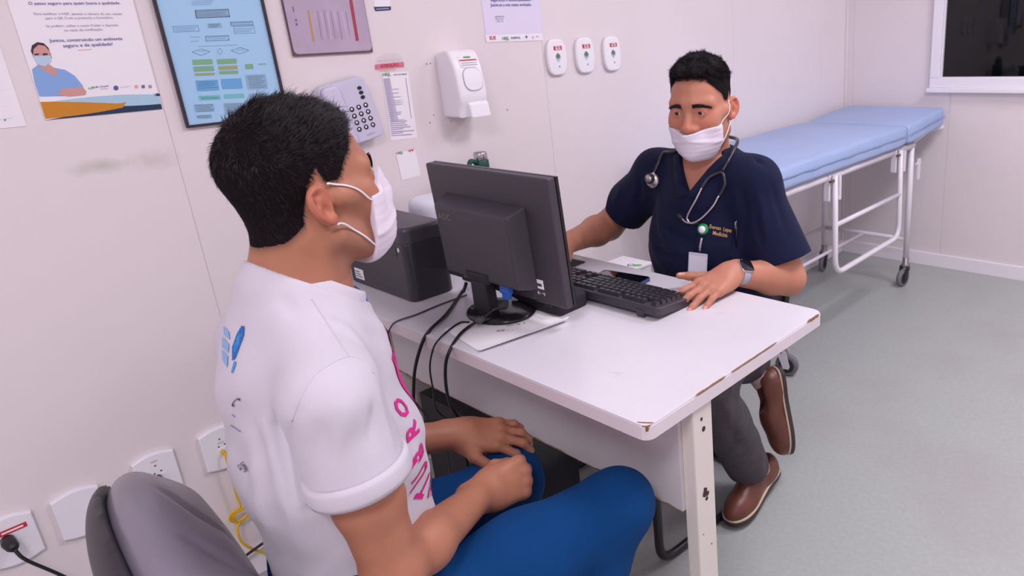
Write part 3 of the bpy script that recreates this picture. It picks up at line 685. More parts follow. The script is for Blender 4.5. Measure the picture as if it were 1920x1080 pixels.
tag(tube('mouse_cable', smooth_path([dpt(875, 553, 0.003), dpt(850, 562, 0.0025), dpt(818, 574, 0.0025), dpt(780, 590, 0.0025), dpt(745, 602, 0.0025), ept(732, 615, ye), ept(722, 645, ye), ept(722, 680, ye+0.01), (0.30, 0.82, 0.42), (0.30, 0.868, 0.28), (0.30, 0.870, 0.008)], 8), 0.0022, m_cabg, None, 8), 'thin dark grey cable leaving the desk edge next to the white shirt', 'cable')
# black computer case under the desk
cp = empty('computer_case', (0.33, 1.1, 0), 'black computer tower under the desk behind the grey panel', 'computer')
box('body', (0.16, 0.890, 0.012), (0.60, 1.10, 0.400), m_bkd, cp, 0.004)
box('front_plate', (0.598, 0.893, 0.016), (0.606, 1.097, 0.396), m_bkg, cp, 0.003)
lb = box('label', (0.37, 0.8888, 0.330), (0.45, 0.8898, 0.372), mat('silver_label', srgb(120, 116, 122), 0.35, metal=0.5), cp, 0)
for (x, z) in ((0.2, 0.03), (0.56, 0.03)): box('foot', (x-0.02, 0.92, 0.0), (x+0.02, 1.06, 0.013), m_rub, cp, 0.002, 1)
# white box with a green sticker beyond the desk
wb_ = empty('storage_box', (0.45, 1.55, 0), 'white box with a green sticker standing beyond the desk by the scrubs', 'box')
box('body', (0.212, 1.47, 0.0), (0.350, 1.730, 0.588), mat('box_white', srgb(228, 226, 234), 0.5), wb_, 0.004)
box('lid', (0.209, 1.467, 0.5885), (0.353, 1.733, 0.600), m_white, wb_, 0.003)
s1_ = onp(1199, 498.5, 2, .6); s2_ = onp(1183, 497, 2, .6)
prism('sticker', ell(0.016, 0.012, 20), 0.0006, mat('sticker_green', srgb(110, 200, 90), 0.4), wb_, T((min(s1_[0], 0.336), s1_[1], 0.6), (0, 0, 0.7)))
prism('print', rrect(0.026, 0.020, 0.006, 4), 0.0005, m_ink, wb_, T((s2_[0], s2_[1], 0.6), (0, 0, 0.7)))
prism('print', rrect(0.016, 0.010, 0.003, 4), 0.0008, m_white, wb_, T((s2_[0], s2_[1], 0.6), (0, 0, 0.7)))
# ------------------------------------------------------------------ things on the left wall
m_pap_l = mat('poster_paper', srgb(252, 247, 253), 0.5); m_ph_sk = mat('print_skin', srgb(214, 160, 150), 0.6); m_ph_hair = mat('print_hair', srgb(58, 40, 58), 0.6)
m_ph_scr = mat('print_scrubs', srgb(140, 178, 232), 0.6); m_ph_msk = mat('print_mask', srgb(190, 218, 240), 0.6)
m_or = mat('print_orange', srgb(212, 138, 34), 0.6); m_nv = mat('print_navy', srgb(26, 52, 84), 0.6); m_lb = mat('print_lightblue', srgb(176, 212, 232), 0.6)
m_red = mat('print_red', srgb(206, 50, 70), 0.6); m_gr = mat('print_green', srgb(96, 168, 120), 0.6); m_txt = mat('print_text', srgb(120, 112, 168), 0.7)
m_blush = mat('print_blush', srgb(240, 176, 176), 0.7); m_lil = mat('print_lilac', srgb(176, 158, 190), 0.7)
def sheet(name, y0, y1, z0, z1, mt, par=None, th=0.0012, M=None):
    return box(name, (0.0004, y0, z0), (0.0004+th, y1, z1), mt, par, M=M)
XP = 0.0022
# far left sheet, cut by the frame
q = wallp(50, 236)
pl0 = empty('poster', (0, float(q[1])-0.1, float(q[2])), 'white paper notice at the left edge of the photo, mostly cut off', 'poster')
sheet('sheet', float(q[1])-0.21, float(q[1]), float(q[2]), float(q[2])+0.297, m_pap_l, pl0)
wpoly('print', [(7, 224), (11, 222), (12, 226), (8, 228)], XP, mat('print_sky', srgb(130, 170, 220), 0.6), pl0)
wtext('print', '\u2014 \u00ab \u2014\u2014', (0, 226), (26, 222), XP, m_lil, pl0)
for yy in (170, 200): wtext('print', '________', (0, yy), (20, yy-2), XP, mat('print_faint', srgb(222, 208, 230), 0.7), pl0)
# nurse poster
a = wallp(86, 225); b = wallp(304, 205)
p1 = empty('poster', (0, float(a[1])+0.1, float(a[2])), 'white safety poster with a masked nurse and an orange and navy wave', 'poster')
ya, yb, zb = float(a[1]), float(b[1]), float((a[2]+b[2])/2); sheet('sheet', ya, yb, zb, zb+0.297, m_pap_l, p1)
wy = lambda t: ya+(yb-ya)*t
def wave(name, top, bot, mt, off):
    n = 24; pts = [(off, wy(t), zb+top(t)) for t in np.linspace(0, 1, n)]+[(off, wy(t), zb+bot(t)) for t in np.linspace(1, 0, n)]
    poly(name, pts[::-1], mt, p1)
wave('wave_navy', lambda t: 0.0005+0.036*t**1.3, lambda t: 0.0003, m_nv, 0.0020)
wave('wave_lightblue', lambda t: 0.0355+0.004*math.sin(math.pi*t)-0.008*max(0, t-.7), lambda t: 0.012+0.022*(1-t)**2, m_lb, 0.0022)
wave('wave_orange', lambda t: max(0.0375-0.030*t**1.25, 0.0005+0.036*t**1.3), lambda t: 0.003+0.022*t**2.2 if t < .66 else max(0.0005+0.036*t**1.3, 0.0375-0.030*t**1.25), m_or, 0.0024)
wpoly('wave_tip', [(289, 180), (299, 175), (300, 180)], 0.0024, m_nv, p1)
wpoly('nurse_scrubs', [(60, 130), (72, 121), (96, 126), (122, 131), (140, 142), (155, 160), (158, 172), (120, 180), (74, 181), (66, 158)], 0.0024, m_ph_scr, p1)
wpoly('nurse_arm', [(112, 167), (155, 163), (162, 172), (160, 178), (130, 181), (112, 178)], 0.0028, m_ph_sk, p1)
wpoly('nurse_neck', [(70, 117), (95, 122), (106, 132), (108, 144), (96, 139), (78, 130)], 0.0027, m_ph_sk, p1)
wpoly('nurse_hair', [(58, 96), (60, 85), (70, 79), (82, 81), (91, 90), (97, 108), (90, 112), (64, 108)], 0.0027, m_ph_hair, p1)
wpoly('nurse_face', [(62, 104), (63, 92), (72, 84), (84, 86), (93, 96), (96, 110), (90, 120), (74, 120)], 0.0030, m_ph_sk, p1)
wpoly('nurse_eyes', [(64, 101), (73, 100), (73, 103), (65, 104)], 0.0032, m_ph_hair, p1); wpoly('nurse_eyes', [(80, 100), (89, 100), (89, 103), (81, 104)], 0.0032, m_ph_hair, p1)
wpoly('nurse_mask', [(63, 105), (96, 104), (95, 116), (85, 125), (74, 122), (67, 114)], 0.0034, m_ph_msk, p1)
for s, l, r_, mt, bd in (('O passo seguro para quem busca a qualidade.', (54, 9), (226, 8), m_txt, 0.012),
                         ('Para notificar o NSP, aponte a c\u00e2mera do seu celular', (64, 28), (230, 28), m_lil, 0.004),
                         ('para o QR Code e preencha o formul\u00e1rio.', (86, 36), (213, 35), m_lil, 0.004),
                         ('Se preferir, utilize o nosso Folder e deposite', (87, 51), (222, 49), m_lil, 0.004),
                         ('na caixa de notifica\u00e7\u00e3o.', (121, 59), (194, 57), m_lil, 0.004),
                         ('Juntos, construindo um ambiente', (93, 79), (230, 75), m_txt, 0.012),
                         ('seguro e de qualidade!', (119, 89), (212, 85), m_txt, 0.012)):
    wtext('text_line', s, l, r_, XP, mt, p1, bold=bd)
wpoly('underline', [(146, 93.5), (172, 91.8), (172, 93.2), (146, 95)], XP, m_blush, p1)
# (the QR code is left out)
wtext('logo', 'UPA', (167, 168), (186, 164), XP, m_gr, p1, bold=0.03, hscale=.6); wtext('logo', 'Hospital', (188, 164), (204, 162), XP, m_txt, p1, bold=0.02)
wtext('logo', 'Regional', (189, 168), (203, 166.5), XP, m_lil, p1); wpoly('logo', [(213, 162), (218, 160), (222, 163), (222, 168), (217, 170), (213, 167)], XP, m_inkb, p1)
wtext('logo', 'INSTITUTO', (227, 165), (244, 163), XP, m_lil, p1)
for x_, mt in ((252, m_blush), (265, m_txt), (278, m_lil)): wpoly('logo', [(x_, 160), (x_+6, 159), (x_+7, 165), (x_+1, 166)], XP, mt, p1)
# blue flow chart in a black frame
a = wallp(348, 240); b = wallp(534, 205)
y0_, y1_, z0_ = float(a[1]), float(wallp(533, 190)[1]), float(a[2])
p2 = empty('framed_chart', (0, (y0_+y1_)/2, z0_), 'light blue flow chart in a thin black frame above the seated man', 'framed chart')
H2 = 0.33; m_blk = mat('frame_black', srgb(52, 40, 56), 0.4); m_chart = mat('chart_blue', srgb(172, 216, 248), 0.35)
for nm, lo, hi in (('frame_bar', (0.0004, y0_, z0_), (0.012, y1_, z0_+0.006)), ('frame_bar', (0.0004, y0_, z0_+H2-0.006), (0.012, y1_, z0_+H2)), ('frame_bar', (0.0004, y0_, z0_+0.006), (0.012, y0_+0.006, z0_+H2-0.006)), ('frame_bar', (0.0004, y1_-0.006, z0_+0.006), (0.012, y1_, z0_+H2-0.006))):
    box(nm, lo, hi, m_blk, p2, 0.001, 1)
box('sheet', (0.0004, y0_+0.006, z0_+0.006), (0.006, y1_-0.006, z0_+H2-0.006), m_chart, p2)
m_cg = mat('chart_green', srgb(132, 182, 140), 0.5); m_cy = mat('chart_olive', srgb(158, 178, 120), 0.5); m_cb = mat('chart_mid', srgb(110, 176, 226), 0.5); m_ct = mat('chart_teal', srgb(122, 200, 208), 0.5)
m_cl = mat('chart_line', srgb(118, 148, 196), 0.5); m_cgry = mat('chart_grey', srgb(150, 188, 218), 0.5)
Q = 0.0068
def cpx(x, y): return (280+x/4.319, y/4.319)      # crop pixel of the chart to photo pixel
def crect(x0, y0, x1, y1, mt, sh=0.0):
    k = 0.17*(y1-y0)
    wpoly('chart_box', [cpx(x0, y0), cpx(x1, y0-0.04*(x1-x0)), cpx(x1+k, y1-0.04*(x1-x0)), cpx(x0+k, y1)], Q, mt, p2)
for (x0, y0, x1, y1, mt) in ((346, 485, 508, 525, m_cg), (356, 540, 520, 580, m_cg), (368, 594, 526, 614, m_cy), (546, 480, 704, 520, m_cg), (558, 536, 712, 566, m_cy), (566, 576, 718, 602, m_cg),
                             (374, 652, 552, 738, m_cb), (578, 640, 744, 722, m_cb), (398, 776, 574, 812, m_ct), (602, 764, 766, 798, m_ct), (776, 520, 838, 560, m_cg), (884, 516, 946, 524, m_cg),
                             (778, 606, 940, 724, m_cgry), (806, 758, 950, 850, m_cgry), (360, 846, 520, 908, m_cgry), (600, 836, 760, 930, m_cgry), (382, 934, 505, 962, m_cgry), (370, 84, 640, 146, m_cgry), (470, 190, 580, 228, m_cgry)):
    crect(x0, y0, x1, y1, mt)
def cframe(x0, y0, x1, y1, t=5):
    for r_ in ((x0, y0, x1, y0+t), (x0+0.17*(y1-y0), y1-t, x1+0.17*(y1-y0), y1), (x0, y0, x0+t, y1), (x1-t, y0-0.03*(x1-x0), x1, y1-0.03*(x1-x0))): crect(*r_, m_cl)
cframe(370, 82, 642, 148); cframe(452, 292, 642, 334); cframe(656, 178, 836, 210); cframe(190, 212, 396, 262, 3); cframe(680, 214, 848, 274, 3)
def clines(x0, y0, x1, n, dy, mt=m_cl, h=2.5):
    for k in range(n): crect(x0+3*k, y0+dy*k, x1+3*k-(k % 3)*12, y0+dy*k+h, mt)
clines(792, 618, 930, 8, 13); clines(815, 768, 940, 6, 13); clines(370, 852, 515, 5, 12); clines(610, 845, 750, 6, 13); clines(386, 938, 500, 2, 11); clines(380, 95, 630, 4, 12); clines(478, 198, 572, 3, 10); clines(466, 302, 630, 2, 13)
clines(340, 10, 520, 3, 14); clines(330, 300, 410, 2, 34); clines(664, 186, 826, 2, 11); clines(690, 232, 840, 3, 13); clines(205, 224, 385, 3, 12); clines(395, 375, 720, 1, 10)
clines(390, 665, 545, 4, 16, m_cb); clines(415, 790, 560, 2, 10, m_cl)
for (cx, cy, wx, hy) in ((420, 420, 72, 26), (572, 415, 22, 26), (735, 408, 72, 26)):
    P_ = [(cx-wx, cy), (cx, cy-hy), (cx+wx, cy-4), (cx, cy+hy)]
    for k in range(4):
        (xa, ya_), (xb, yb_) = P_[k], P_[(k+1) % 4]; wpoly('chart_line', [cpx(xa, ya_), cpx(xb, yb_), cpx(xb, yb_+4), cpx(xa, ya_+4)], Q, m_cl, p2)
clines(395, 415, 450, 1, 10); clines(705, 405, 765, 1, 10)
# beige landscape notice turned on its side
a = wallp(549, 107); b = wallp(697, 97)
y0_, y1_, z0_ = float(a[1]), float(b[1]), float((a[2]+b[2])/2)
p3 = empty('mounted_notice', (0, (y0_+y1_)/2, z0_), 'faded lilac notice board hung sideways with a red and a yellow bar', 'notice')
m_fade = mat('faded_sheet', srgb(190, 172, 194), 0.45, var=0.08, vscale=14); m_brn = mat('frame_brown', srgb(104, 84, 92), 0.6)
box('backing_board', (0.0004, y0_, z0_), (0.008, y1_, z0_+0.30), m_brn, p3, 0.001, 1)
prism('sheet', rrect(y1_-y0_-0.004, 0.294, 0.012, 5), 0.0008, m_fade, p3, T((0.0082, (y0_+y1_)/2, z0_+0.152), (math.pi/2, 0, math.pi/2)))
Q3 = 0.0095
wpoly('yellow_bar', [(576.5, 19), (579, 19), (590, 78), (587, 79)], Q3, mat('bar_yellow', srgb(200, 150, 70), 0.6), p3)
wpoly('red_bar', [(654, -4), (660, -4), (673, 76), (667.5, 77)], Q3, mat('bar_red', srgb(176, 62, 84), 0.6), p3)
m_fl = mat('faded_line', srgb(168, 148, 178), 0.6); m_fl2 = mat('faded_line_light', srgb(206, 190, 212), 0.6)
for k, x_ in enumerate((594, 600, 606, 612, 619, 625, 632, 640, 647)):
    wpoly('text_column', [(x_, 20+(k % 2)*4), (x_+2.2, 20), (x_+11, 74), (x_+8.6, 74-(k % 3)*5)], Q3, m_fl if k % 2 == 0 else m_fl2, p3)
wpoly('print', [(553, 36), (556, 36), (557, 39), (554, 40)], Q3, m_inkb, p3); wpoly('print', [(554, 44), (557, 43), (558.5, 47), (555, 48)], Q3, m_inkb, p3); wpoly('print', [(548, 12), (550, 12), (552, 22), (550, 23)], Q3, m_txt, p3)
# small sticker at the top
s4 = empty('sticker', (0, float(wallp(717, 10)[1]), float(wallp(717, 10)[2])), 'small white sticker with a dark blue strip at the top of the wall', 'sticker')
wpoly('sheet', [(699, -30), (730, -30), (733, 19), (703, 21)], 0.0008, m_pap_l, s4)
wpoly('strip', [(701, 13), (733, 12), (733, 19), (704, 21)], 0.0012, m_nv, s4); wpoly('strip_print', [(705, 16), (729, 14.5), (729.5, 17), (705.5, 18.5)], 0.0016, mat('strip_light', srgb(150, 150, 200), 0.6), s4)
# list in plastic, packet with red band, small code sheet
p5 = empty('price_list', (0, float(wallp(750, 260)[1]), float(wallp(750, 260)[2])), 'narrow white typed list taped to the wall beside the wall phone', 'notice')
wpoly('sheet', [(716, 137), (765, 134), (783, 258), (733, 264)], 0.0010, m_pap_l, p5)
wtext('logo', 'HRJL', (718, 143), (733, 142), 0.0014, m_gr, p5, bold=0.03); wtext('heading', 'LISTA DE RAMAIS', (738, 141.5), (763, 140), 0.0014, m_txt, p5, bold=0.02)
rr = random.Random(5); m_lt = mat('list_text', srgb(176, 166, 196), 0.7); m_lt2 = mat('list_shade', srgb(206, 194, 216), 0.7)
wpoly('shaded_column', [(718.5, 147), (731, 146), (747, 226), (733.5, 229)], 0.0013, m_lt2, p5)
for k in range(30):
    y_ = 149+k*3.6; x_ = 719+k*0.52
    if k < 22:
        wpoly('text_row', [(x_, y_), (x_+rr.uniform(7, 12), y_-0.5), (x_+11, y_+1.0), (x_, y_+1.6)], 0.0016, m_lt, p5)
        if rr.random() < 0.35: wpoly('text_row', [(x_+14, y_), (x_+rr.uniform(22, 34), y_-1.2), (x_+24, y_+0.6), (x_+14, y_+1.5)], 0.0016, m_lt, p5)
    else:
        L_ = rr.uniform(22, 44); wpoly('text_row', [(x_, y_), (x_+L_, y_-2.4), (x_+L_, y_-0.6), (x_, y_+1.7)], 0.0016, m_lt, p5)
wpoly('rule', [(760, 146), (761.2, 146), (772, 222), (770.8, 222)], 0.0016, m_lt, p5)
p6 = empty('plastic_sleeve', (0, float(wallp(730, 130)[1]), float(wallp(730, 130)[2])), 'empty clear plastic sleeve with a red band above the typed list', 'sleeve')
wpoly('film', [(703, 133), (707, 108), (720, 100), (745, 98), (754, 106), (758, 128)], 0.0022, mat('sleeve_film', srgb(240, 232, 238), 0.1, alpha=0.22, spec=0.8), p6)
wpoly('red_band', [(703.5, 121), (757, 116), (758, 125), (704.5, 130)], 0.0026, mat('band_red', srgb(226, 120, 146), 0.5), p6)
wtext('print', 'ATEN\u00c7\u00c3O', (714, 127), (748, 123.5), 0.0030, m_red, p6, bold=0.02)
wtext('print', '____________', (706, 113), (752, 109.5), 0.0030, m_blush, p6); wtext('print', 'frequente', (712, 134.5), (742, 132), 0.0030, m_blush, p6)
p7 = empty('code_sheet', (0, float(wallp(765, 330)[1]), float(wallp(765, 330)[2])), 'small white tilted paper tag with tiny logos below the typed list', 'paper')
wpoly('sheet', [(742, 287), (779, 281), (789, 329), (754, 338)], 0.0010, m_pap_l, p7)
wtext('logo', 'HRJL', (744, 290), (756, 287.5), 0.0014, m_gr, p7, bold=0.03); wtext('logo', 'W', (766, 286), (777, 283), 0.0014, m_red, p7, bold=0.02, hscale=.6)
# white poster near the ovals
a = wallp(912, 79); b = wallp(1018, 75.5); y0_, y1_, z0_ = float(a[1]), float(b[1]), float((a[2]+b[2])/2)
p8 = empty('poster', (0, (y0_+y1_)/2, z0_), 'lilac-white poster with blue text left of the three oval wall devices', 'poster')
sheet('sheet', y0_, y1_, z0_, z0_+0.33, mat('poster_lilac', srgb(236, 228, 250), 0.5), p8)
wpoly('logo_strip', [(909.5, 66), (1017, 62.5), (1018, 75.8), (912, 79)], XP, m_pap_l, p8)
wtext('text_line', 'seguran\u00e7a e sustentabilidade.', (920, 2.5), (996, 2.0), XP, m_inkb, p8, bold=0.012); wtext('text_line', 'Junte-se a n\u00f3s nessa evolu\u00e7\u00e3o.', (920, 12), (997, 11), XP, m_inkb, p8, bold=0.012)
for k, s in enumerate(('aponte sua', 'c\u00e2mera para', 'o QR Code')): wtext('text_line', s, (928+k*1.0, 32.5+k*4.3), (945-k*0.6, 32+k*4.3), XP+0.0004, m_inkb, p8)
for s, l, r_, mt in (('SUS', (918, 74.5), (930, 74), m_red), ('HRJL', (942, 75), (955, 74.4), m_gr), ('HOSPITAL', (958, 73), (976, 72.4), m_inkb), ('+', (985, 73.6), (990, 73.4), m_inkb), ('T', (998, 73.5), (1001, 73.3), m_inkb), ('--', (1005, 71), (1010, 70.8), m_lil)):
    wtext('logo', s, l, r_, XP+0.0006, mt, p8, bold=0.03)
# three oval wall devices
m_dev = mat('device_white', srgb(250, 247, 252), 0.3)
m_dev2 = mat('leaf_green', srgb(96, 130, 116), 0.5); m_dev3 = mat('leaf_pale', srgb(204, 206, 216), 0.5)
OV = [((1024.5, 1061), (73, 141.5), 'leftmost of three white oval wall devices with a red tag'), ((1078.5, 1113), (70, 137), 'middle one of three white oval wall devices with a red tag'), ((1130.5, 1162), (68, 133), 'rightmost of three white oval wall devices with a red tag')]
for k, ((xa, xb), (yt, yb_), lab) in enumerate(OV):
    c = wallp((xa+xb)/2+1, (yt+yb_)/2, 0.01); wA = wallp(xa, (yt+yb_)/2, 0.01)[1]; wB = wallp(xb, (yt+yb_)/2, 0.01)[1]
    zt = wallp((xa+xb)/2, yt, 0.01)[2]; zb2 = wallp((xa+xb)/2, yb_, 0.01)[2]
    W_, H_ = (wB-wA), (zt-zb2)
    e = empty('wall_device', (0, float(c[1]), float(c[2])), lab, 'wall device', 'oval wall devices')
    yc, zc = float(c[1]), float((zt+zb2)/2)
    MW = T((0.0004, yc, zc), (math.pi/2, 0, math.pi/2))
    n = 40; out = []
    for i in range(n):
        a_ = 2*math.pi*i/n; ca_, sa_ = math.cos(a_), math.sin(a_)
        out.append((W_/2*math.copysign(abs(ca_)**0.55, ca_), H_/2*math.copysign(abs(sa_)**0.78, sa_)))
    prism('body', out, 0.016, m_dev, e, MW, 0.006, 3, True)
    tg = prism('tag', rrect(W_*0.42, H_*0.115, 0.001, 2), 0.0006, m_red, e, MW @ T((0.003+0.001*k, H_*0.25, 0.0160)))
    me = text_me('Plak', H_*0.085, 'CENTER', bold=0.002); me.transform(MW @ T((0.003+0.001*k, H_*0.225, 0.0170))); link('tag_print', me, m_white, tg)
    lf = [(0.012*math.sin(math.pi*t)*(W_/0.09), H_*(0.13-0.27*t)) for t in np.linspace(0, 1, 10)]
    lf = lf+[(-x, y) for x, y in lf[::-1][1:-1]]
    prism('leaf_print', lf, 0.0006, m_dev3, e, MW @ T((0.001, 0, 0.0160)))
    prism('leaf_print', [(x*0.85, y*0.62+0.004) for x, y in lf], 0.0010, m_dev2, e, MW @ T((0.001, 0, 0.0160)))
    prism('indicator', ell(0.0022, 0.0030, 10), 0.0008, m_ink, e, MW @ T((0.004, -H_*0.26, 0.0160)))
# soap dispenser
yl, yr = 1.212, 1.312
sd = empty('soap_dispenser', (0, 1.26, 1.16), 'white wall soap dispenser with a rounded front and push lever', 'soap dispenser')
prof = [(0.0006, 1.160), (0.0006, 1.352), (0.045, 1.358), (0.068, 1.350), (0.086, 1.315), (0.096, 1.27), (0.099, 1.22), (0.088, 1.185), (0.083, 1.160)]
def side_extrude(name, pr_, ya, yb, mt, par, bev=0.012, seg=4):
    bm = bmesh.new(); vs_ = [bm.verts.new((x, ya, z)) for x, z in pr_]; f = bm.faces.new(vs_)
    r = bmesh.ops.extrude_face_region(bm, geom=[f]); bmesh.ops.translate(bm, verts=[v for v in r['geom'] if isinstance(v, bmesh.types.BMVert)], vec=(0, yb-ya, 0))
    bmesh.ops.recalc_face_normals(bm, faces=bm.faces)
    es = [e for e in bm.edges if (all(abs(v.co.y-ya) < 1e-6 for v in e.verts) or all(abs(v.co.y-yb) < 1e-6 for v in e.verts)) and not all(v.co.x < 0.001 for v in e.verts)]
    bmesh.ops.bevel(bm, geom=es, offset=bev, segments=seg, profile=0.6, affect='EDGES')
    return link(name, bm_mesh(bm, name), mt, par)
pr_s = [tuple(p) for p in prof[:2]]+[tuple(p) for p in smooth_path([(x, z, 0) for x, z in prof[1:]], 5)][1:]
pr_s = [(p[0], p[1]) for p in pr_s]
side_extrude('body', pr_s, yl, yr, m_white, sd)
def on_front(y, z, lift):
    # x of the front profile at height z
    P_ = [p for p in pr_s if p[0] > 0.04]; zs = sorted(P_, key=lambda p: p[1]); 
    return (float(np.interp(z, [p[1] for p in zs], [p[0] for p in zs]))+lift, y, z)
m_grv = mat('groove_grey', srgb(190, 182, 198), 0.5)
yc = (yl+yr)/2+0.006
def front_patch(name, w_, z0, z1, lift, mt, shape='ell'):
    n = 28; zc = (z0+z1)/2; hz = (z1-z0)/2; V = [on_front(yc, zc, lift)]
    for i in range(n):
        a_ = 2*math.pi*i/n; ca_, sa_ = math.cos(a_), math.sin(a_); pw_ = 0.75 if shape == 'ell' else 0.35
        yy = yc+w_*math.copysign(abs(ca_)**pw_, ca_); zz = zc+hz*math.copysign(abs(sa_)**pw_, sa_)
        V.append(on_front(yy, zz, lift))
    V2 = [(v[0]-lift-0.001, v[1], v[2]) for v in V[1:]]
    Fc = [(0, 1+i, 1+(i+1) % n) for i in range(n)]+[(1+i, 1+n+i, 1+n+(i+1) % n, 1+(i+1) % n) for i in range(n)]
    me = bpy.data.meshes.new(name); me.from_pydata(V+V2, [], Fc); o = link(name, me, mt, sd); bm = bmesh.new(); bm.from_mesh(me); bmesh.ops.recalc_face_normals(bm, faces=bm.faces); bm.to_mesh(me); bm.free(); return o
front_patch('window_groove', 0.034, 1.236, 1.306, 0.0016, m_grv); front_patch('level_window', 0.032, 1.239, 1.304, 0.0034, m_white)
lbp = front_patch('label', 0.032, 1.306, 1.342, 0.0024, m_paper, 'r'); front_patch('label_stripe', 0.031, 1.325, 1.329, 0.0030, m_red, 'r')
front_patch('label_print', 0.026, 1.318, 1.320, 0.0030, m_lil, 'r'); front_patch('label_print', 0.028, 1.312, 1.314, 0.0030, m_lil, 'r'); front_patch('label_logo', 0.012, 1.333, 1.338, 0.0030, m_gr, 'r')
side_extrude('push_lever', [(0.060, 1.157), (0.060, 1.205), (0.090, 1.210), (0.102, 1.196), (0.108, 1.160)], yl+0.028, yr-0.002, m_white, sd, 0.006, 3)
# wall phone
A_, B_, Cc = wallp(597, 165, .04), wallp(684, 140, .04), wallp(717, 254, .04)
ang = math.atan2(B_[2]-A_[2], B_[1]-A_[1]); Wp = float(np.linalg.norm(B_-A_)); Hp = float(np.linalg.norm(Cc-B_))
ctr = (A_+Cc)/2
PHM = T((0.0, float(ctr[1]), float(ctr[2])), (0, 0, 0)) @ Matrix.Rotation(ang, 4, 'X') @ T((0, 0, 0), (math.pi/2, 0, math.pi/2))
ph_ = empty('wall_phone', (0, float(ctr[1]), float(ctr[2])), 'pale grey wall telephone with round black keys above the seated man', 'telephone')
m_phn = mat('phone_grey', srgb(214, 210, 232), 0.35)
prism('bracket', rrect(Wp*0.9, Hp*0.9, 0.01, 3), 0.012, m_bkd, ph_, PHM @ T((0, 0, 0.0006)))
prism('body', rrect(Wp, Hp, 0.016, 5), 0.030, m_phn, ph_, PHM @ T((0, 0, 0.012)), 0.006, 3)
prism('handset', rrect(Wp*0.36, Hp*0.96, 0.014, 5), 0.018, m_phn, ph_, PHM @ T((-Wp*0.29, 0, 0.040)), 0.008, 4, True)
for i in range(3):
    for j in range(4):
        kx, ky = Wp*(0.02+0.155*i), Hp*(0.05-0.11*j)
        k_ = prism('key', ell(0.0062, 0.0068, 14), 0.003, m_bkd, ph_, PHM @ T((kx, ky, 0.0418)), 0.001, 1)
        prism('key_print', ell(0.0028, 0.0032, 8), 0.0005, m_white, k_, PHM @ T((kx-0.0015, ky+0.001, 0.0450)))
for j in range(3): prism('function_key', ell(0.0062, 0.0050, 12), 0.003, m_bkd, ph_, PHM @ T((Wp*0.33, Hp*(0.33-0.075*j), 0.0418)), 0.001, 1)
me = text_me('intelbras', 0.008); me.transform(PHM @ T((Wp*0.12, -Hp*0.42, 0.0424))); link('logo', me, m_lil, ph_)
# screw holes and marks on the wall
mk = [(800, 120, 1.4), (807, 119, 1.2), (813, 216, 1.2), (806, 230, 1.4), (951, 206, 2.4), (846, 228, 1.0)]
for k, (x_, y_, rr_) in enumerate(mk):
    p_ = wallp(x_, y_); prism('screw_hole', ell(rr_*0.0013, rr_*0.0016, 10), 0.0004, m_lil if k == 4 else m_hole, wl, T((0.0001, float(p_[1]), float(p_[2])), (math.pi/2, 0, math.pi/2)))
# wall outlets
m_out = mat('outlet_white', srgb(246, 243, 252), 0.32); m_pin = mat('pin_hole', srgb(96, 84, 104), 0.6)
def outlet(cx, cy, wpx, lab, plug=None):
    c = wallp(cx, cy); yc_, zc_ = float(c[1]), float(c[2]); W_, H_ = 0.086, 0.118
    e = empty('wall_outlet', (0, yc_, zc_), lab, 'outlet', 'wall outlets near the floor')
    n = 10; pts_ = [(W_/2*(1-2*t), H_/2-0.010+0.010*math.sin(math.pi*t)) for t in np.linspace(0, 1, n)]+[(-W_/2*(1-2*t), -H_/2+0.010-0.010*math.sin(math.pi*t)) for t in np.linspace(0, 1, n)]
    MW = T((0.0004, yc_, zc_), (math.pi/2, 0, math.pi/2))
    prism('cover_plate', pts_, 0.013, m_out, e, MW, 0.004, 3)
    return e, MW
oc = [(22, 1010), (152, 962), (293, 890), (412, 840)]
e1, M1 = outlet(22, 1010, 0, 'wall outlet with a red tag and a black plug, lowest at the left edge')
prism('red_tag', rrect(0.048, 0.012, 0.001, 2), 0.0008, m_red, e1, M1 @ T((0.006, 0.026, 0.013), (0, 0, 0.02)))
prism('tag_print', rrect(0.036, 0.004, 0.001, 2), 0.0012, m_paper, e1, M1 @ T((0.006, 0.026, 0.013), (0, 0, 0.02)))
e2, M2 = outlet(150, 958, 0, 'wall outlet mostly hidden behind the grey chair back')
e3, M3 = outlet(294, 888, 0, 'wall outlet with a thin grey cord between the chair and the yellow cable')
e4, M4 = outlet(413, 838, 0, 'wall outlet with a yellow network cable beside the white shirt')
for e_, M_ in ((e3, M3), (e4, M4)):
    for (x_, y_) in ((0.0, 0.028), (-0.006, 0.008), (0.008, 0.010)): prism('socket_hole', ell(0.0022, 0.0022, 10), 0.0005, m_pin, e_, M_ @ T((x_, y_, 0.0131)))
for (M_, e_) in ((M4, e4), (M3, e3)): prism('socket_frame', rrect(0.026, 0.022, 0.003, 3), 0.0018, m_out, e_, M_ @ T((0.004, -0.008, 0.0128)))
prism('socket_hole', ell(0.0035, 0.004, 10), 0.0006, m_pin, e4, M4 @ T((0.010, -0.036, 0.0131)))
prism('voltage_mark', rrect(0.014, 0.004, 0.001, 2), 0.0005, mat('mark_beige', srgb(222, 196, 190), 0.6), e4, M4 @ T((0.0, 0.018, 0.0131)))
prism('voltage_mark', rrect(0.014, 0.004, 0.001, 2), 0.0005, mat('mark_beige', srgb(222, 196, 190), 0.6), e3, M3 @ T((0.0, 0.040, 0.0131)))
bp = empty('plugged_cord', (0.03, float(wallp(14, 1015)[1]), 0.40), 'black plug with a black cord in the outlet at the left edge', 'cord')
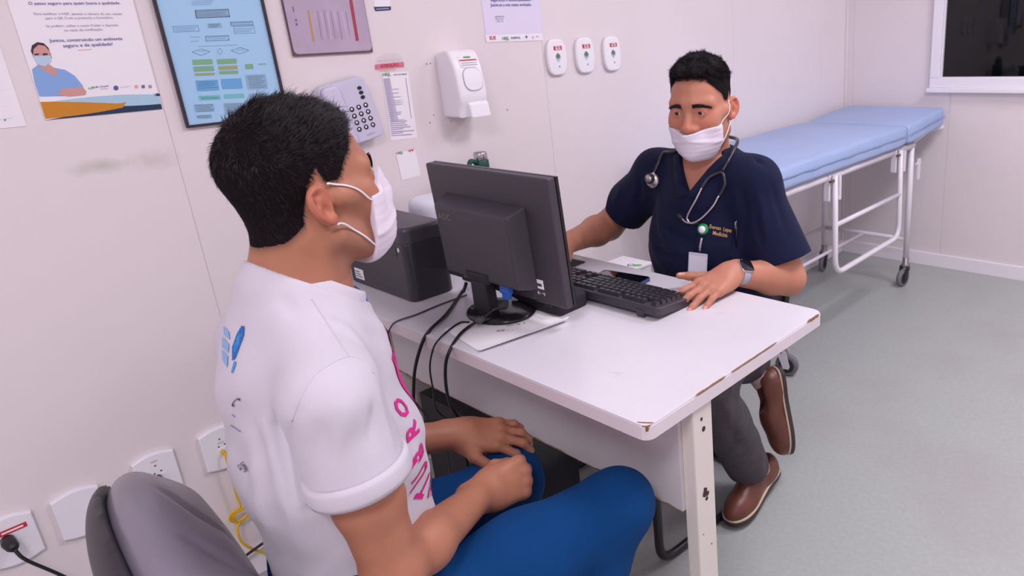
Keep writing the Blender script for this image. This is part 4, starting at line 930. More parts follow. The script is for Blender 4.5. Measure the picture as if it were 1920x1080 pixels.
p_ = wallp(14, 1012, 0.014); q_ = (0.055, float(p_[1])+0.004, float(p_[2])-0.008)
tube('plug', [tuple(p_), (0.03, p_[1], p_[2]-0.002), (0.045, p_[1]+0.003, p_[2]-0.006), q_], [0.012, 0.013, 0.0115, 0.006], m_cab, bp, 14)
tube('cord', smooth_path([q_, (0.062, q_[1]+0.01, q_[2]-0.03), (0.06, q_[1]+0.05, q_[2]-0.10), (0.06, q_[1]+0.10, 0.20), (0.08, q_[1]+0.2, 0.03), (0.10, q_[1]+0.45, 0.006)], 8), 0.0036, m_cab, bp, 8)
gp_ = wallp(297, 893, 0.013)
gc = empty('grey_cord', (0.03, float(gp_[1]), float(gp_[2])), 'thin grey cord plugged into the outlet beside the chair back', 'cord')
tube('plug', [tuple(gp_), (0.022, gp_[1], gp_[2]), (0.032, gp_[1]+0.001, gp_[2]-0.004)], [0.006, 0.006, 0.003], m_cabg, gc, 10)
tube('cord', smooth_path([(0.032, gp_[1]+0.001, gp_[2]-0.004)]+[tuple(wallp(*p, 0.03)) for p in ((302, 920), (318, 955), (345, 1000), (385, 1035), (420, 1055), (470, 1058))], 8), 0.0026, m_cabg, gc, 8)
m_yel = mat('yellow_cable', srgb(232, 186, 20), 0.4)
yp = wallp(417, 846, 0.014)
yc2 = empty('network_cable', (0.03, float(yp[1]), float(yp[2])), 'bright yellow network cable hanging in a small coil from the outlet', 'cable')
tube('plug', [tuple(yp), (0.03, yp[1], yp[2])], [0.006, 0.0055], m_yel, yc2, 4)
lp = wallp(446, 965, 0.03)
coil = [(0.03+0.006*math.sin(a_), lp[1]+0.022*math.cos(a_)+0.004*a_/6, lp[2]+0.020*math.sin(a_)-0.003*a_/6) for a_ in np.linspace(1.2, 1.2+5*math.pi, 40)]
tube('cord', smooth_path([(0.03, yp[1], yp[2]), tuple(wallp(424, 858, 0.036)), tuple(wallp(436, 900, 0.034)), tuple(wallp(446, 935, 0.03))], 6)+coil+smooth_path([coil[-1], tuple(wallp(445, 990, 0.03)), tuple(wallp(452, 1015, 0.03)), tuple(wallp(475, 1030, 0.03)), tuple(wallp(520, 1045, 0.03))], 6)[1:], 0.0032, m_yel, yc2, 8)
tag(tube('black_cord', smooth_path([tuple(wallp(*p, 0.04)) for p in ((400, 1085), (430, 1065), (470, 1035), (510, 1010), (560, 1000))], 8), 0.0040, m_cab, None, 8), 'dark cord running up the wall behind the white shirt near the floor', 'cord')
# ------------------------------------------------------------------ signed-distance modelling of the two people
V3 = lambda *a: np.array(a, np.float32)
class Field:
    """smooth-blended primitives; ops are applied in order on the points near them"""
    def __init__(s): s.ops = []
    def add(s, fn, c, R, k=0.01, op='u'): s.ops.append((fn, np.array(c, np.float32), float(R), float(k), op)); return s
    def cap(s, a, b, ra, rb=None, k=0.015, op='u'):
        a = np.array(a, np.float32); b = np.array(b, np.float32); rb = ra if rb is None else rb
        ab = b-a; L2 = float(ab@ab)+1e-12
        def fn(p):
            t = np.clip(((p-a)@ab)/L2, 0, 1)
            return np.linalg.norm(p-a-t[:, None]*ab, axis=1)-(ra+(rb-ra)*t)
        return s.add(fn, (a+b)/2, np.sqrt(L2)/2+max(ra, rb), k, op)
    def chain(s, pts, rs, k=0.015, op='u'):
        for i in range(len(pts)-1): s.cap(pts[i], pts[i+1], rs[i], rs[i+1], k, op)
        return s
    def ell(s, c, r, M=None, k=0.015, op='u'):
        c = np.array(c, np.float32); r = np.array(r, np.float32); Rm = np.array(M, np.float32) if M is not None else np.eye(3, dtype=np.float32)
        def fn(p):
            q = (p-c)@Rm; k0 = np.linalg.norm(q/r, axis=1); k1 = np.linalg.norm(q/(r*r), axis=1)+1e-9
            return k0*(k0-1)/k1
        return s.add(fn, c, float(r.max()), k, op)
    def ecap(s, a, b, ra, rb, u, fl, k=0.015, op='u'):
        """tapered capsule flattened: radius along direction u is multiplied by fl (>1 wider)"""
        a = np.array(a, np.float32); b = np.array(b, np.float32); u = np.array(u, np.float32); u = u/np.linalg.norm(u)
        ab = b-a; L2 = float(ab@ab)+1e-12
        def fn(p):
            t = np.clip(((p-a)@ab)/L2, 0, 1); d = p-a-t[:, None]*ab
            du = d@u; d = d-du[:, None]*u*(1-1/fl)
            l = np.linalg.norm(d, axis=1); r = ra+(rb-ra)*t
            return l-r
        return s.add(fn, (a+b)/2, np.sqrt(L2)/2+max(ra, rb)*max(fl, 1), k, op)
    def box(s, c, h, M, rad=0.005, k=0.01, op='u'):
        c = np.array(c, np.float32); h = np.array(h, np.float32)-rad; Rm = np.array(M, np.float32)
        def fn(p):
            q = np.abs((p-c)@Rm)-h
            return np.linalg.norm(np.maximum(q, 0), axis=1)+np.minimum(q.max(1), 0)-rad
        return s.add(fn, c, float(np.linalg.norm(h)+rad), k, op)
    def ev(s, P, d=None, groups=None):
        """P (N,3). groups: list of index slices with centre and radius for culling"""
        out = np.full(len(P), 10.0, np.float32) if d is None else d
        for fn, c, R, k, op in s.ops:
            if op == 'f':      # displacement field applied to everything near
                if groups is None:
                    sel = np.linalg.norm(P-c, axis=1) < R
                    if sel.any(): out[sel] += fn(P[sel])
                else:
                    g, gc, gr = groups; near = np.linalg.norm(gc-c, axis=1) < R+gr
                    sel = near[g]
                    if sel.any(): out[sel] += fn(P[sel])
                continue
            if groups is not None:
                g, gc, gr = groups; near = np.linalg.norm(gc-c, axis=1) < R+gr+2*k+0.05; sel = near[g]
                if op == 'i': sel = slice(None)
                elif not sel.any(): continue
            else: sel = slice(None)
            v = fn(P[sel]); o = out[sel]
            if op == 'u':
                h = np.maximum(k-np.abs(o-v), 0)/k; out[sel] = np.minimum(o, v)-h*h*k*0.25
            elif op == 's':
                v = -v; h = np.maximum(k-np.abs(o-v), 0)/k; out[sel] = np.maximum(o, v)+h*h*k*0.25
            elif op == 'i':
                h = np.maximum(k-np.abs(o-v), 0)/k; out[sel] = np.maximum(o, v)+h*h*k*0.25
        return out
    def bounds(s):
        lo = np.min([c-R for f, c, R, k, o in s.ops if o == 'u'], 0); hi = np.max([c+R for f, c, R, k, o in s.ops if o == 'u'], 0)
        return lo-0.02, hi+0.02
def polygonise(evf, lo, hi, h, B=8):
    """sparse surface nets. evf(P, groups) -> distance"""
    lo = np.array(lo); nb = np.ceil((np.array(hi)-lo)/(h*B)).astype(int)
    I = np.stack(np.meshgrid(*[np.arange(n) for n in nb], indexing='ij'), -1).reshape(-1, 3)
    cen = (lo+(I+0.5)*B*h).astype(np.float32); rad = math.sqrt(3)*B*h/2
    d = evf(cen, None); I = I[np.abs(d) < rad*1.75+0.014]
    cor = np.array([(a, b, c) for a in (0, 1) for b in (0, 1) for c in (0, 1)]+[(0.5, 0.5, 0.5)])
    keep = []
    for s0 in range(0, len(I), 4000):          # second pass: corners and centre
        J = I[s0:s0+4000]; Pc = (lo+(J[:, None, :]+cor[None])*B*h).astype(np.float32).reshape(-1, 3)
        dd = evf(Pc, (np.repeat(np.arange(len(J)), 9), (lo+(J+0.5)*B*h).astype(np.float32), rad)).reshape(-1, 9)
        keep.append((np.abs(dd).min(1) < 0.56*B*h*1.45+0.003) | ((dd.min(1) < 0) & (dd.max(1) > 0)))
    I = I[np.concatenate(keep)] if len(keep) else I
    if len(I) == 0: return np.zeros((0, 3)), np.zeros((0, 4), int)
    loc = np.stack(np.meshgrid(*[np.arange(B+1)]*3, indexing='ij'), -1).reshape(-1, 3)
    NV, NF = [], []
    n = nb*B+2
    key = lambda c: (c[..., 0]*n[1]+c[..., 1])*n[2]+c[..., 2]
    allkeys, allpos, quads = [], [], []
    CH = 400
    for s0 in range(0, len(I), CH):
        J = I[s0:s0+CH]; m = len(J)
        G = (J[:, None, :]*B+loc[None])                      # grid points
        P = (lo+G*h).astype(np.float32).reshape(-1, 3)
        gc = (lo+(J+0.5)*B*h).astype(np.float32)
        D = evf(P, (np.repeat(np.arange(m), len(loc)), gc, rad)).reshape(m, B+1, B+1, B+1)
        S = D < 0
        cs = np.zeros((m, B, B, B), int); acc = np.zeros((m, B, B, B, 3), np.float32); cnt = np.zeros((m, B, B, B), np.float32)
        for ax in range(3):
            o1, o2 = [a for a in range(3) if a != ax]
            for u in (0, 1):
                for v in (0, 1):
                    sl0 = [slice(None)]*4; sl1 = [slice(None)]*4
                    sl0[ax+1] = slice(0, B); sl1[ax+1] = slice(1, B+1)
                    for oo, w_ in ((o1, u), (o2, v)):
                        sl0[oo+1] = slice(w_, w_+B); sl1[oo+1] = slice(w_, w_+B)
                    a = D[tuple(sl0)]; b = D[tuple(sl1)]; x = (a < 0) != (b < 0)
                    t = np.where(x, a/np.where(x, a-b, 1), 0)
                    off = np.zeros((m, B, B, B, 3), np.float32); off[..., ax] = t; off[..., o1] = u; off[..., o2] = v
                    acc += off*x[..., None]; cnt += x
        act = cnt > 0
        idx = np.argwhere(act)
        cell = J[idx[:, 0]]*B+idx[:, 1:]
        allkeys.append(key(cell.astype(np.int64))); allpos.append(lo+(cell+(acc[act]/cnt[act][:, None]))*h)
        # edges -> quads (edges owned by the block: start grid point local index in [0,B))
        for ax in range(3):
            o1, o2 = (ax+1) % 3, (ax+2) % 3
            a = S[:, :B, :B, :B]; sl = [slice(None)]+[slice(0, B)]*3; sl[ax+1] = slice(1, B+1); b = S[tuple(sl)]
            e = np.argwhere(a != b)
            if len(e) == 0: continue
            g = J[e[:, 0]]*B+e[:, 1:]
            flip = S[e[:, 0], e[:, 1], e[:, 2], e[:, 3]]
            e1 = np.zeros(3, int); e1[o1] = 1; e2 = np.zeros(3, int); e2[o2] = 1
            q = np.stack([key((g-e1-e2).astype(np.int64)), key((g-e2).astype(np.int64)), key(g.astype(np.int64)), key((g-e1).astype(np.int64))], 1)
            q[~flip] = q[~flip][:, ::-1]
            quads.append(q)
    K = np.concatenate(allkeys); P = np.concatenate(allpos); Q = np.concatenate(quads)
    o = np.argsort(K); K = K[o]; P = P[o]
    ix = np.searchsorted(K, Q); ix = np.clip(ix, 0, len(K)-1); ok = (K[ix] == Q).all(1)
    return P, ix[ok]
def grads(evf, P, e=0.0012):
    g = np.zeros((len(P), 3), np.float32)
    for a in range(3):
        d = np.zeros(3, np.float32); d[a] = e
        g[:, a] = evf(P+d, None)-evf(P-d, None)
    return g/(np.linalg.norm(g, axis=1)[:, None]+1e-9)
def mesh_from(name, P, Q, mt, parent, smooth_it=1, keep_big=False):
    P = np.asarray(P, float)
    for _ in range(smooth_it):      # light laplacian
        A = np.zeros_like(P); c = np.zeros(len(P))
        for i in range(4):
            np.add.at(A, Q[:, i], P[Q[:, (i+1) % 4]]); np.add.at(c, Q[:, i], 1)
        P = P*0.5+0.5*A/np.maximum(c, 1)[:, None]
    me = bpy.data.meshes.new(name)
    me.vertices.add(len(P)); me.vertices.foreach_set('co', P.astype(np.float32).ravel())
    me.loops.add(Q.size); me.loops.foreach_set('vertex_index', Q.ravel().astype(np.int32))
    me.polygons.add(len(Q)); me.polygons.foreach_set('loop_start', np.arange(0, Q.size, 4, dtype=np.int32)); me.polygons.foreach_set('loop_total', np.full(len(Q), 4, np.int32))
    me.update(calc_edges=True); me.validate()
    return link(name, me, mt, parent, smooth=True)
def paint(o, col, name='Col'):
    a = o.data.color_attributes.new(name, 'FLOAT_COLOR', 'POINT')
    a.data.foreach_set('color', np.c_[col, np.ones(len(col))].astype(np.float32).ravel())
def verts(o):
    c = np.empty(len(o.data.vertices)*3, np.float32); o.data.vertices.foreach_get('co', c); return c.reshape(-1, 3)
def vnormals(o):
    c = np.empty(len(o.data.vertices)*3, np.float32); o.data.vertices.foreach_get('normal', c); return c.reshape(-1, 3)
def frame(fwd, up):
    """columns: right, forward, up"""
    f = np.array(fwd, float); f /= np.linalg.norm(f); u = np.array(up, float); u = u-f*(u@f); u /= np.linalg.norm(u); r = np.cross(f, u)
    return np.stack([r, f, u], 1)
def sst(a, b, x):
    t = np.clip((x-a)/(b-a), 0, 1); return t*t*(3-2*t)
def colmat(name, rough=0.5, sss=0.0, bump=0.0, bscale=300, spec=0.4, sheen=0.0, noise=0.05, nscale=40):
    M = bpy.data.materials.new(name); M.use_nodes = True; nt = M.node_tree; N = nt.nodes; L = nt.links; b = N['Principled BSDF']
    at = N.new('ShaderNodeVertexColor'); at.layer_name = 'Col'
    tc = N.new('ShaderNodeTexCoord'); n = N.new('ShaderNodeTexNoise'); n.inputs['Scale'].default_value = nscale; n.inputs['Detail'].default_value = 5
    L.new(tc.outputs['Object'], n.inputs['Vector'])
    mr = N.new('ShaderNodeMapRange'); mr.inputs['To Min'].default_value = 1-noise*2; mr.inputs['To Max'].default_value = 1+noise*2
    L.new(n.outputs['Fac'], mr.inputs['Value'])
    mx = N.new('ShaderNodeVectorMath'); mx.operation = 'SCALE'; L.new(at.outputs['Color'], mx.inputs[0]); L.new(mr.outputs['Result'], mx.inputs['Scale'])
    L.new(mx.outputs['Vector'], b.inputs['Base Color'])
    b.inputs['Roughness'].default_value = rough; b.inputs['Specular IOR Level'].default_value = spec
    if sss:
        b.inputs['Subsurface Weight'].default_value = sss; b.inputs['Subsurface Radius'].default_value = (0.009, 0.004, 0.0025); b.inputs['Subsurface Scale'].default_value = 0.5
    if sheen: b.inputs['Sheen Weight'].default_value = sheen
    if bump:
        n2 = N.new('ShaderNodeTexNoise'); n2.inputs['Scale'].default_value = bscale; n2.inputs['Detail'].default_value = 4; L.new(tc.outputs['Object'], n2.inputs['Vector'])
        bp = N.new('ShaderNodeBump'); bp.inputs['Strength'].default_value = bump; bp.inputs['Distance'].default_value = 0.001
        L.new(n2.outputs['Fac'], bp.inputs['Height']); L.new(bp.outputs['Normal'], b.inputs['Normal'])
    return M
class Head:
    """head SDF in a local frame: x right, y forward (face), z up; origin between the ears"""
    def __init__(s, pos, fwd, up, scale=1.0, nose=1.0, fat=1.0, nw=1.0):
        s.fat = fat; s.nw = nw
        s.o = np.array(pos, float); s.M = frame(fwd, up); s.s = scale; s.nose = nose
    def w(s, p): return s.o+s.M@(np.array(p, float)*s.s)
    def loc(s, P): return ((np.asarray(P)-s.o)@s.M)/s.s
    def build(s, F):
        M = s.M; c = s.s
        def e(p, r, rot=None, k=0.02, op='u'): F.ell(s.w(p), np.array(r)*c, M if rot is None else M@rot, k, op)
        def cp(a, b, ra, rb, k=0.012, op='u'): F.cap(s.w(a), s.w(b), ra*c, rb*c, k, op)
        e((0, -0.008, 0.038), (0.0735, 0.0865, 0.080), k=0.02)                 # cranium
        e((0, 0.022, 0.030), (0.064, 0.066, 0.066), k=0.02)                    # forehead
        e((0, 0.028, -0.030), (0.058*s.fat, 0.062, 0.070), k=0.03)                   # face
        e((0, 0.032, -0.078), (0.047*s.fat, 0.050, 0.036), k=0.03)                   # jaw
        e((0, 0.068, -0.100), (0.024, 0.020, 0.018), k=0.03)                   # chin
        for sx in (-1, 1):
            cp((sx*0.057, -0.004, -0.062), (sx*0.030, 0.055, -0.096), 0.017, 0.016, 0.025)   # jaw line
            e((sx*0.041*s.fat, 0.062, -0.030), (0.023*s.fat, 0.020*s.fat, 0.022), k=0.02)        # cheek
            cp((sx*0.052, 0.052, -0.012), (sx*0.070, 0.010, -0.008), 0.013, 0.012, 0.02)   # cheek bone
            cp((sx*0.012, 0.084, 0.022), (sx*0.050, 0.066, 0.020), 0.011, 0.010, 0.018)       # brow
        for sx in (-1, 1):
            e((sx*0.033, 0.098, 0.000), (0.020, 0.017, 0.011), k=0.014, op='s')  # eye socket
            e((sx*0.032, 0.0715, 0.000), (0.0138, 0.0138, 0.0138), k=0.004)     # eye ball bulge (lids)
        n = s.nose
        cp((0, 0.086, 0.010), (0, 0.107*n+0.0, -0.034), 0.0075, 0.0115, 0.014)
        e((0, 0.104*n, -0.038), (0.0125*s.nw, 0.0125, 0.0105), k=0.010)
        for sx in (-1, 1): e((sx*0.0125*s.nw, 0.094*n, -0.041), (0.0085*s.nw, 0.0110, 0.0090), k=0.007)
        e((0, 0.086, -0.066), (0.024, 0.012, 0.014), k=0.014)                   # mouth
    def ears(s, F, sides=(-1, 1)):
        for sx in sides:
            def q(x, y, z):   # ear plane: y back, tilted
                a = 0.18; yy = y*math.cos(a)-z*math.sin(a); zz = y*math.sin(a)+z*math.cos(a)
                return s.w((sx*(0.0735+x*0.9), -0.016+yy*0.84, -0.012+zz*0.82))
            out = [(-0.002, 0.010, 0.010), (0.002, 0.008, 0.026), (0.006, -0.004, 0.034), (0.012, -0.018, 0.028), (0.015, -0.024, 0.012), (0.014, -0.021, -0.006), (0.009, -0.012, -0.020), (0.004, -0.002, -0.028), (0.000, 0.005, -0.022)]
            W = [q(*p) for p in smooth_path(out, 3)]
            F.chain(W, [0.0042]*len(W), 0.003)
            F.chain([q(0.001, 0.004, 0.014), q(0.006, -0.010, 0.016), q(0.009, -0.015, 0.002), q(0.006, -0.008, -0.010)], [0.0030, 0.0036, 0.0036, 0.003], 0.004)   # antihelix
            F.ell(q(0.003, -0.007, 0.004), np.array((0.0045, 0.015, 0.023)), s.M, 0.006)                # plate
            F.ell(q(0.004, 0.000, -0.023), (0.0055, 0.0075, 0.0075), s.M, 0.006)                        # lobe
            F.ell(q(0.002, 0.007, -0.006), (0.004, 0.004, 0.007), s.M, 0.004)                           # tragus
            F.ell(q(0.011, -0.002, -0.004), (0.0075, 0.0052, 0.0080), s.M, 0.004, 's')                  # concha
            F.ell(q(0.013, -0.010, 0.023), (0.005, 0.0075, 0.0040), s.M, 0.003, 's')
class Hand:
    """local frame: x to the thumb side for a right hand seen from the back (mirrored by side), y along the fingers, z out of the back"""
    FL = {'i': ((0.026, 0.088, 0.0), (0.044, 0.026, 0.021), 0.0092), 'm': ((0.005, 0.092, 0.002), (0.049, 0.030, 0.022), 0.0094), 'r': ((-0.015, 0.087, 0.0), (0.045, 0.028, 0.021), 0.0088), 'l': ((-0.033, 0.078, -0.004), (0.034, 0.021, 0.018), 0.0078)}
    def __init__(s, wrist, fwd, back, thumb_sign, scale=1.0):
        s.o = np.array(wrist, float); s.M = frame(fwd, back).copy(); s.M[:, 0] = s.M[:, 0]*thumb_sign; s.s = scale; s.tips = []
    def w(s, p): return s.o+s.M@(np.array(p, float)*s.s)
    def build(s, F, curl, spread=None, thumb=None, wrist_r=(0.029, 0.020)):
        c = s.s; spread = spread or {}
        Mr = np.array(s.M)
        if np.linalg.det(Mr) < 0: Mr = Mr*np.array([-1, 1, 1])
        # palm
        for f, wd in (('i', 0.0150), ('m', 0.0152), ('r', 0.0145), ('l', 0.0135)):
            b = np.array(s.FL[f][0]); F.cap(s.w((b[0]*0.55, 0.012, -0.002)), s.w((b[0], b[1]-0.004, b[2]-0.002)), 0.0150*c, (wd-0.0035)*c, 0.016)
        F.box(s.w((-0.002, 0.048, -0.006)), np.array((0.036, 0.040, 0.011))*c, Mr, 0.010*c, 0.014)
        F.ell(s.w((0.022, 0.034, -0.012)), np.array((0.017, 0.028, 0.014))*c, Mr, 0.014)          # thenar
        F.ell(s.w((-0.026, 0.034, -0.010)), np.array((0.012, 0.028, 0.012))*c, Mr, 0.014)
        F.ecap(s.w((0, -0.03, 0)), s.w((0, 0.022, 0)), wrist_r[1]*c, 0.019*c, s.M[:, 0], wrist_r[0]/wrist_r[1], 0.02)
        for f in 'imrl':
            b, ls, r = s.FL[f]; p = np.array(b, float); a = 0.0; sp = math.radians(spread.get(f, {'i': 5, 'm': 1, 'r': -4, 'l': -10}[f])); cu = curl[f] if isinstance(curl, dict) else curl
            pts = [p.copy()]; dirs = []
            for L_, da in zip(ls, cu):
                a += math.radians(da); d = np.array([math.sin(sp)*math.cos(a), math.cos(sp)*math.cos(a), -math.sin(a)]); p = p+d*L_; pts.append(p.copy()); dirs.append(d)
            W = [s.w(q) for q in pts]; rr = [r*1.08*c, r*1.0*c, r*0.94*c, r*0.80*c]
            for i in range(3): F.cap(W[i], W[i+1], rr[i], rr[i+1], 0.005 if i else 0.009)
            F.ell(s.w(pts[0]+np.array((0, 0, 0.004))), np.array((0.0085, 0.0095, 0.0070))*c, None, 0.010)     # knuckle
            dz = np.array([-0, math.sin(a), math.cos(a)]); s.tips.append((s.w(pts[3]-dirs[2]*0.006+dz*r*0.7), s.M@dz, s.M@dirs[2], r*c))
        th = thumb or [(0.020, 0.018, -0.012), (0.044, 0.046, -0.018), (0.056, 0.076, -0.022), (0.060, 0.100, -0.024)]
        W = [s.w(q) for q in th]; rr = [0.016*c, 0.0125*c, 0.0108*c, 0.0085*c]
        for i in range(3): F.cap(W[i], W[i+1], rr[i], rr[i+1], 0.010 if i == 0 else 0.005)
        d = W[3]-W[2]; d /= np.linalg.norm(d); nz = s.M@np.array((0.5, 0, 0.85)); nz = nz-d*(nz@d); nz /= np.linalg.norm(nz)
        s.tips.append((W[3]-d*0.006+nz*0.006*c, nz, d, 0.010*c))
from mathutils.bvhtree import BVHTree
def bvh_of(o):
    me = o.data; vs_ = [v.co.copy() for v in me.vertices]; return BVHTree.FromPolygons(vs_, [tuple(p.vertices) for p in me.polygons])
def pick(bv, x, y, lift=0.0):
    d = ray(x, y); d = Vector(d/np.linalg.norm(d)); h = bv.ray_cast(Vector(CAM), d)
    if h[0] is None: return None, None
    n = h[1] if h[1].dot(d) < 0 else -h[1]
    return h[0]+n*lift, n
def decal(name, pxs, bv, mt, par, lift=0.0014, n=6):
    """flat print draped on a garment: outline given in photo pixels, subdivided as a fan grid"""
    c = np.mean(np.array(pxs, float), 0); V = []; Fc = []
    P_ = []
    m_ = len(pxs)
    dense = []
    for i in range(m_):
        a = np.array(pxs[i], float); b = np.array(pxs[(i+1) % m_], float); k = max(1, int(np.linalg.norm(b-a)/6))
        for j in range(k): dense.append(a+(b-a)*j/k)
    K = len(dense)
    for r in range(1, n+1):
        for q in dense:
            p, nn = pick(bv, *(c+(q-c)*r/n), lift)
            if p is None: return None
            V.append(tuple(p))
    p, nn = pick(bv, *c, lift)
    if p is None: return None
    V.append(tuple(p)); ci = len(V)-1
    for i in range(K): Fc.append((ci, i, (i+1) % K))
    for r in range(n-1):
        for i in range(K): Fc.append((r*K+i, (r+1)*K+i, (r+1)*K+(i+1) % K, r*K+(i+1) % K))
    me = bpy.data.meshes.new(name); me.from_pydata(V, [], Fc); me.update(); return link(name, me, mt, par, True)
def fold(F, pts, w_, h, R=None):
    """ridge (h>0) or groove (h<0) along a polyline"""
    P_ = [np.array(p, np.float32) for p in pts]; c = np.mean(P_, 0); R = max(np.linalg.norm(p-c) for p in P_)+w_*2.5
    def fn(p):
        d = np.full(len(p), 9.0, np.float32); tt = np.zeros(len(p), np.float32); n = len(P_)-1
        for i in range(n):
            ab = P_[i+1]-P_[i]; t = np.clip(((p-P_[i])@ab)/float(ab@ab), 0, 1); dd = np.linalg.norm(p-P_[i]-t[:, None]*ab, axis=1)
            m_ = dd < d; tt = np.where(m_, (i+t)/n, tt); d = np.minimum(d, dd)
        return -h*np.exp(-(d/w_)**2)*np.maximum(np.sin(np.pi*np.clip(tt, 0.0, 1.0)), 0)**1.1
    F.add(fn, c, R, 0, 'f')
def wob(F, c, R, amp, fr, seed=0):
    r = np.random.RandomState(seed); ks = [(r.normal(size=3)*fr).astype(np.float32) for _ in range(4)]; ph = r.uniform(0, 6, 4)
    def fn(p):
        s = np.zeros(len(p), np.float32)
        for k, q in zip(ks, ph): s += np.sin(p@k+q+1.5*np.sin(p@k[::-1]*0.6+q))
        return amp*s*0.5
    F.add(fn, c, R, 0, 'f')
SKIN_P = np.array(srgb(178, 120, 94)[:3]); SKIN_D = np.array(srgb(192, 130, 106)[:3]); HAIRC = np.array(srgb(34, 25, 28)[:3])
m_skin = colmat('skin', 0.48, sss=0.12, bump=0.25, bscale=500, spec=0.35, noise=0.04, nscale=45)
m_hair = mat('hair_dark', srgb(30, 22, 26), 0.42, spec=0.35, var=0.3, vscale=120)
m_scalp = mat('hair_base', srgb(24, 18, 21), 0.9, spec=0.1, bump=0.6, bscale=900)
m_maskm = mat('mask_cloth', srgb(232, 222, 236), 0.75, bump=0.15, bscale=1500)
m_loop = mat('mask_loop', srgb(240, 236, 244), 0.7)
m_eyew = mat('eye_white', srgb(196, 182, 180), 0.15); m_iris = mat('iris_brown', srgb(40, 24, 20), 0.1)
# ---- hair helpers
def hairline(p, sideburn=0.006):
    """signed distance-like value > 0 inside the hair region, p in head coordinates"""
    x, y, z = np.abs(p[:, 0]), p[:, 1], p[:, 2]
    zl = np.interp(y, [-0.20, -0.085, -0.065, -0.040, -0.030, -0.012, -0.004, 0.014, 0.022, 0.030, 0.044, 0.058, 0.072, 0.2],
                      [-0.056, -0.056, -0.053, -0.036, 0.005, 0.028, sideburn, sideburn, 0.012, 0.026, 0.038, 0.060, 0.074, 0.082])
    zl = np.where((x < 0.045) & (y > 0.0), np.maximum(zl, 0.070), zl)
    return z-zl
def build_hair(hd, evf_head, parent, thick, strand_len, comb, n_str, seed, side_short=0.006, mt=None, h=0.0026, zr=(0.035, 0.085)):
    lo = np.min([hd.w((a*0.11, b*0.13, c*0.14)) for a in (-1, 1) for b in (-1, 1) for c in (-1, 1)], 0); hi = np.max([hd.w((a*0.11, b*0.13, c*0.15)) for a in (-1, 1) for b in (-1, 1) for c in (-1, 1)], 0)
    r = np.random.RandomState(seed); ks = [(r.normal(size=3)*190).astype(np.float32) for _ in range(5)]
    def T_(L):
        e = hairline(L); top = sst(*zr, L[:, 2]+0.25*np.maximum(-L[:, 1], 0))
        top = top*(0.45+0.55*sst(-0.075, -0.01, L[:, 1]))
        return 0.0009*sst(0.0, 0.012, e)+thick*top*sst(-0.001, 0.018, e)-0.0008*(1-sst(-0.004, 0.004, e))
    def evf(P, g=None):
        d = evf_head(P, g); L = hd.loc(P).astype(np.float32)
        t = T_(L); nz = np.zeros(len(P), np.float32)
        for k in ks: nz += np.sin(L@k+2*np.sin(L@k[::-1]*0.5))
        top = sst(0.03, 0.08, L[:, 2])
        return d-t-nz*0.0007*top*(t > 0)
    P, Q = polygonise(evf, lo, hi, h)
    L = hd.loc(P); keep = (hairline(L)[Q] > -0.003).all(1) & (np.abs(L[:, 0][Q]) < 0.1).all(1)
    Q = Q[keep]; us, inv = np.unique(Q, return_inverse=True); P = P[us]; Q = inv.reshape(-1, 4)
    G = grads(evf, P.astype(np.float32)); L = hd.loc(P)
    # strands
    a = P[Q]; area = np.linalg.norm(np.cross(a[:, 2]-a[:, 0], a[:, 3]-a[:, 1]), axis=1); cdf = np.cumsum(area); cdf /= cdf[-1]
    f = np.searchsorted(cdf, r.rand(n_str)); uv = r.rand(n_str, 2)
    root = (a[f, 0]*((1-uv[:, :1])*(1-uv[:, 1:]))+a[f, 1]*(uv[:, :1]*(1-uv[:, 1:]))+a[f, 2]*(uv[:, :1]*uv[:, 1:])+a[f, 3]*((1-uv[:, :1])*uv[:, 1:]))
    nn = G[Q[f, 0]]; Lr = hd.loc(root)
    top = sst(0.035, 0.085, Lr[:, 2])*(0.30+0.70*sst(-0.080, -0.01, Lr[:, 1])); e = sst(-0.004, 0.020, hairline(Lr))
    ln = (side_short+(strand_len-side_short)*top)*r.uniform(0.6, 1.15, n_str)*(0.45+0.55*e)
    cd = comb(Lr, r)@hd.M.T
    cd = cd-nn*(cd*nn).sum(1)[:, None]; cd /= np.linalg.norm(cd, axis=1)[:, None]+1e-9
    lift = (0.14+0.20*top)[:, None]*r.uniform(0.5, 1.5, (n_str, 1))
    d0 = cd+nn*lift+r.normal(size=(n_str, 3))*0.16; d0 /= np.linalg.norm(d0, axis=1)[:, None]
    wdt = 0.00042*r.uniform(0.7, 1.3, n_str)
    side = np.cross(nn, d0); side /= np.linalg.norm(side, axis=1)[:, None]+1e-9
    n_seg = 3; VV = []; 
    bend = (cd*0.7-nn*0.35)
    cur = root-nn*0.001
    for s in range(n_seg+1):
        t = s/n_seg; pos = root-nn*0.0012+d0*(ln*t)[:, None]+bend*(ln*t*t*0.35)[:, None]
        w_ = wdt*(1-0.75*t); up = np.cross(side, d0)
        VV += [pos-side*w_[:, None], pos+up*(w_*0.9)[:, None], pos+side*w_[:, None]]
    VV = np.stack(VV, 1).reshape(-1, 3); base = np.arange(n_str)*3*(n_seg+1)
    FF = []
    for s in range(n_seg):
        for k in range(2):
            b0 = s*3+k; FF.append(np.stack([base+b0, base+b0+1, base+b0+4, base+b0+3], 1))
    FF = np.concatenate(FF); Qc = Q[((hairline(L) > np.where(L[:, 1] < -0.028, 0.001, 0.009))[Q] & ((L[:, 2] > 0.015) | (L[:, 1] < -0.028))[Q]).all(1)]
    allP = np.concatenate([P, VV]); allQ = np.concatenate([Qc, FF+len(P)])
    o = mesh_from('hair', allP, allQ, [m_scalp, mt or m_hair], parent, 0)
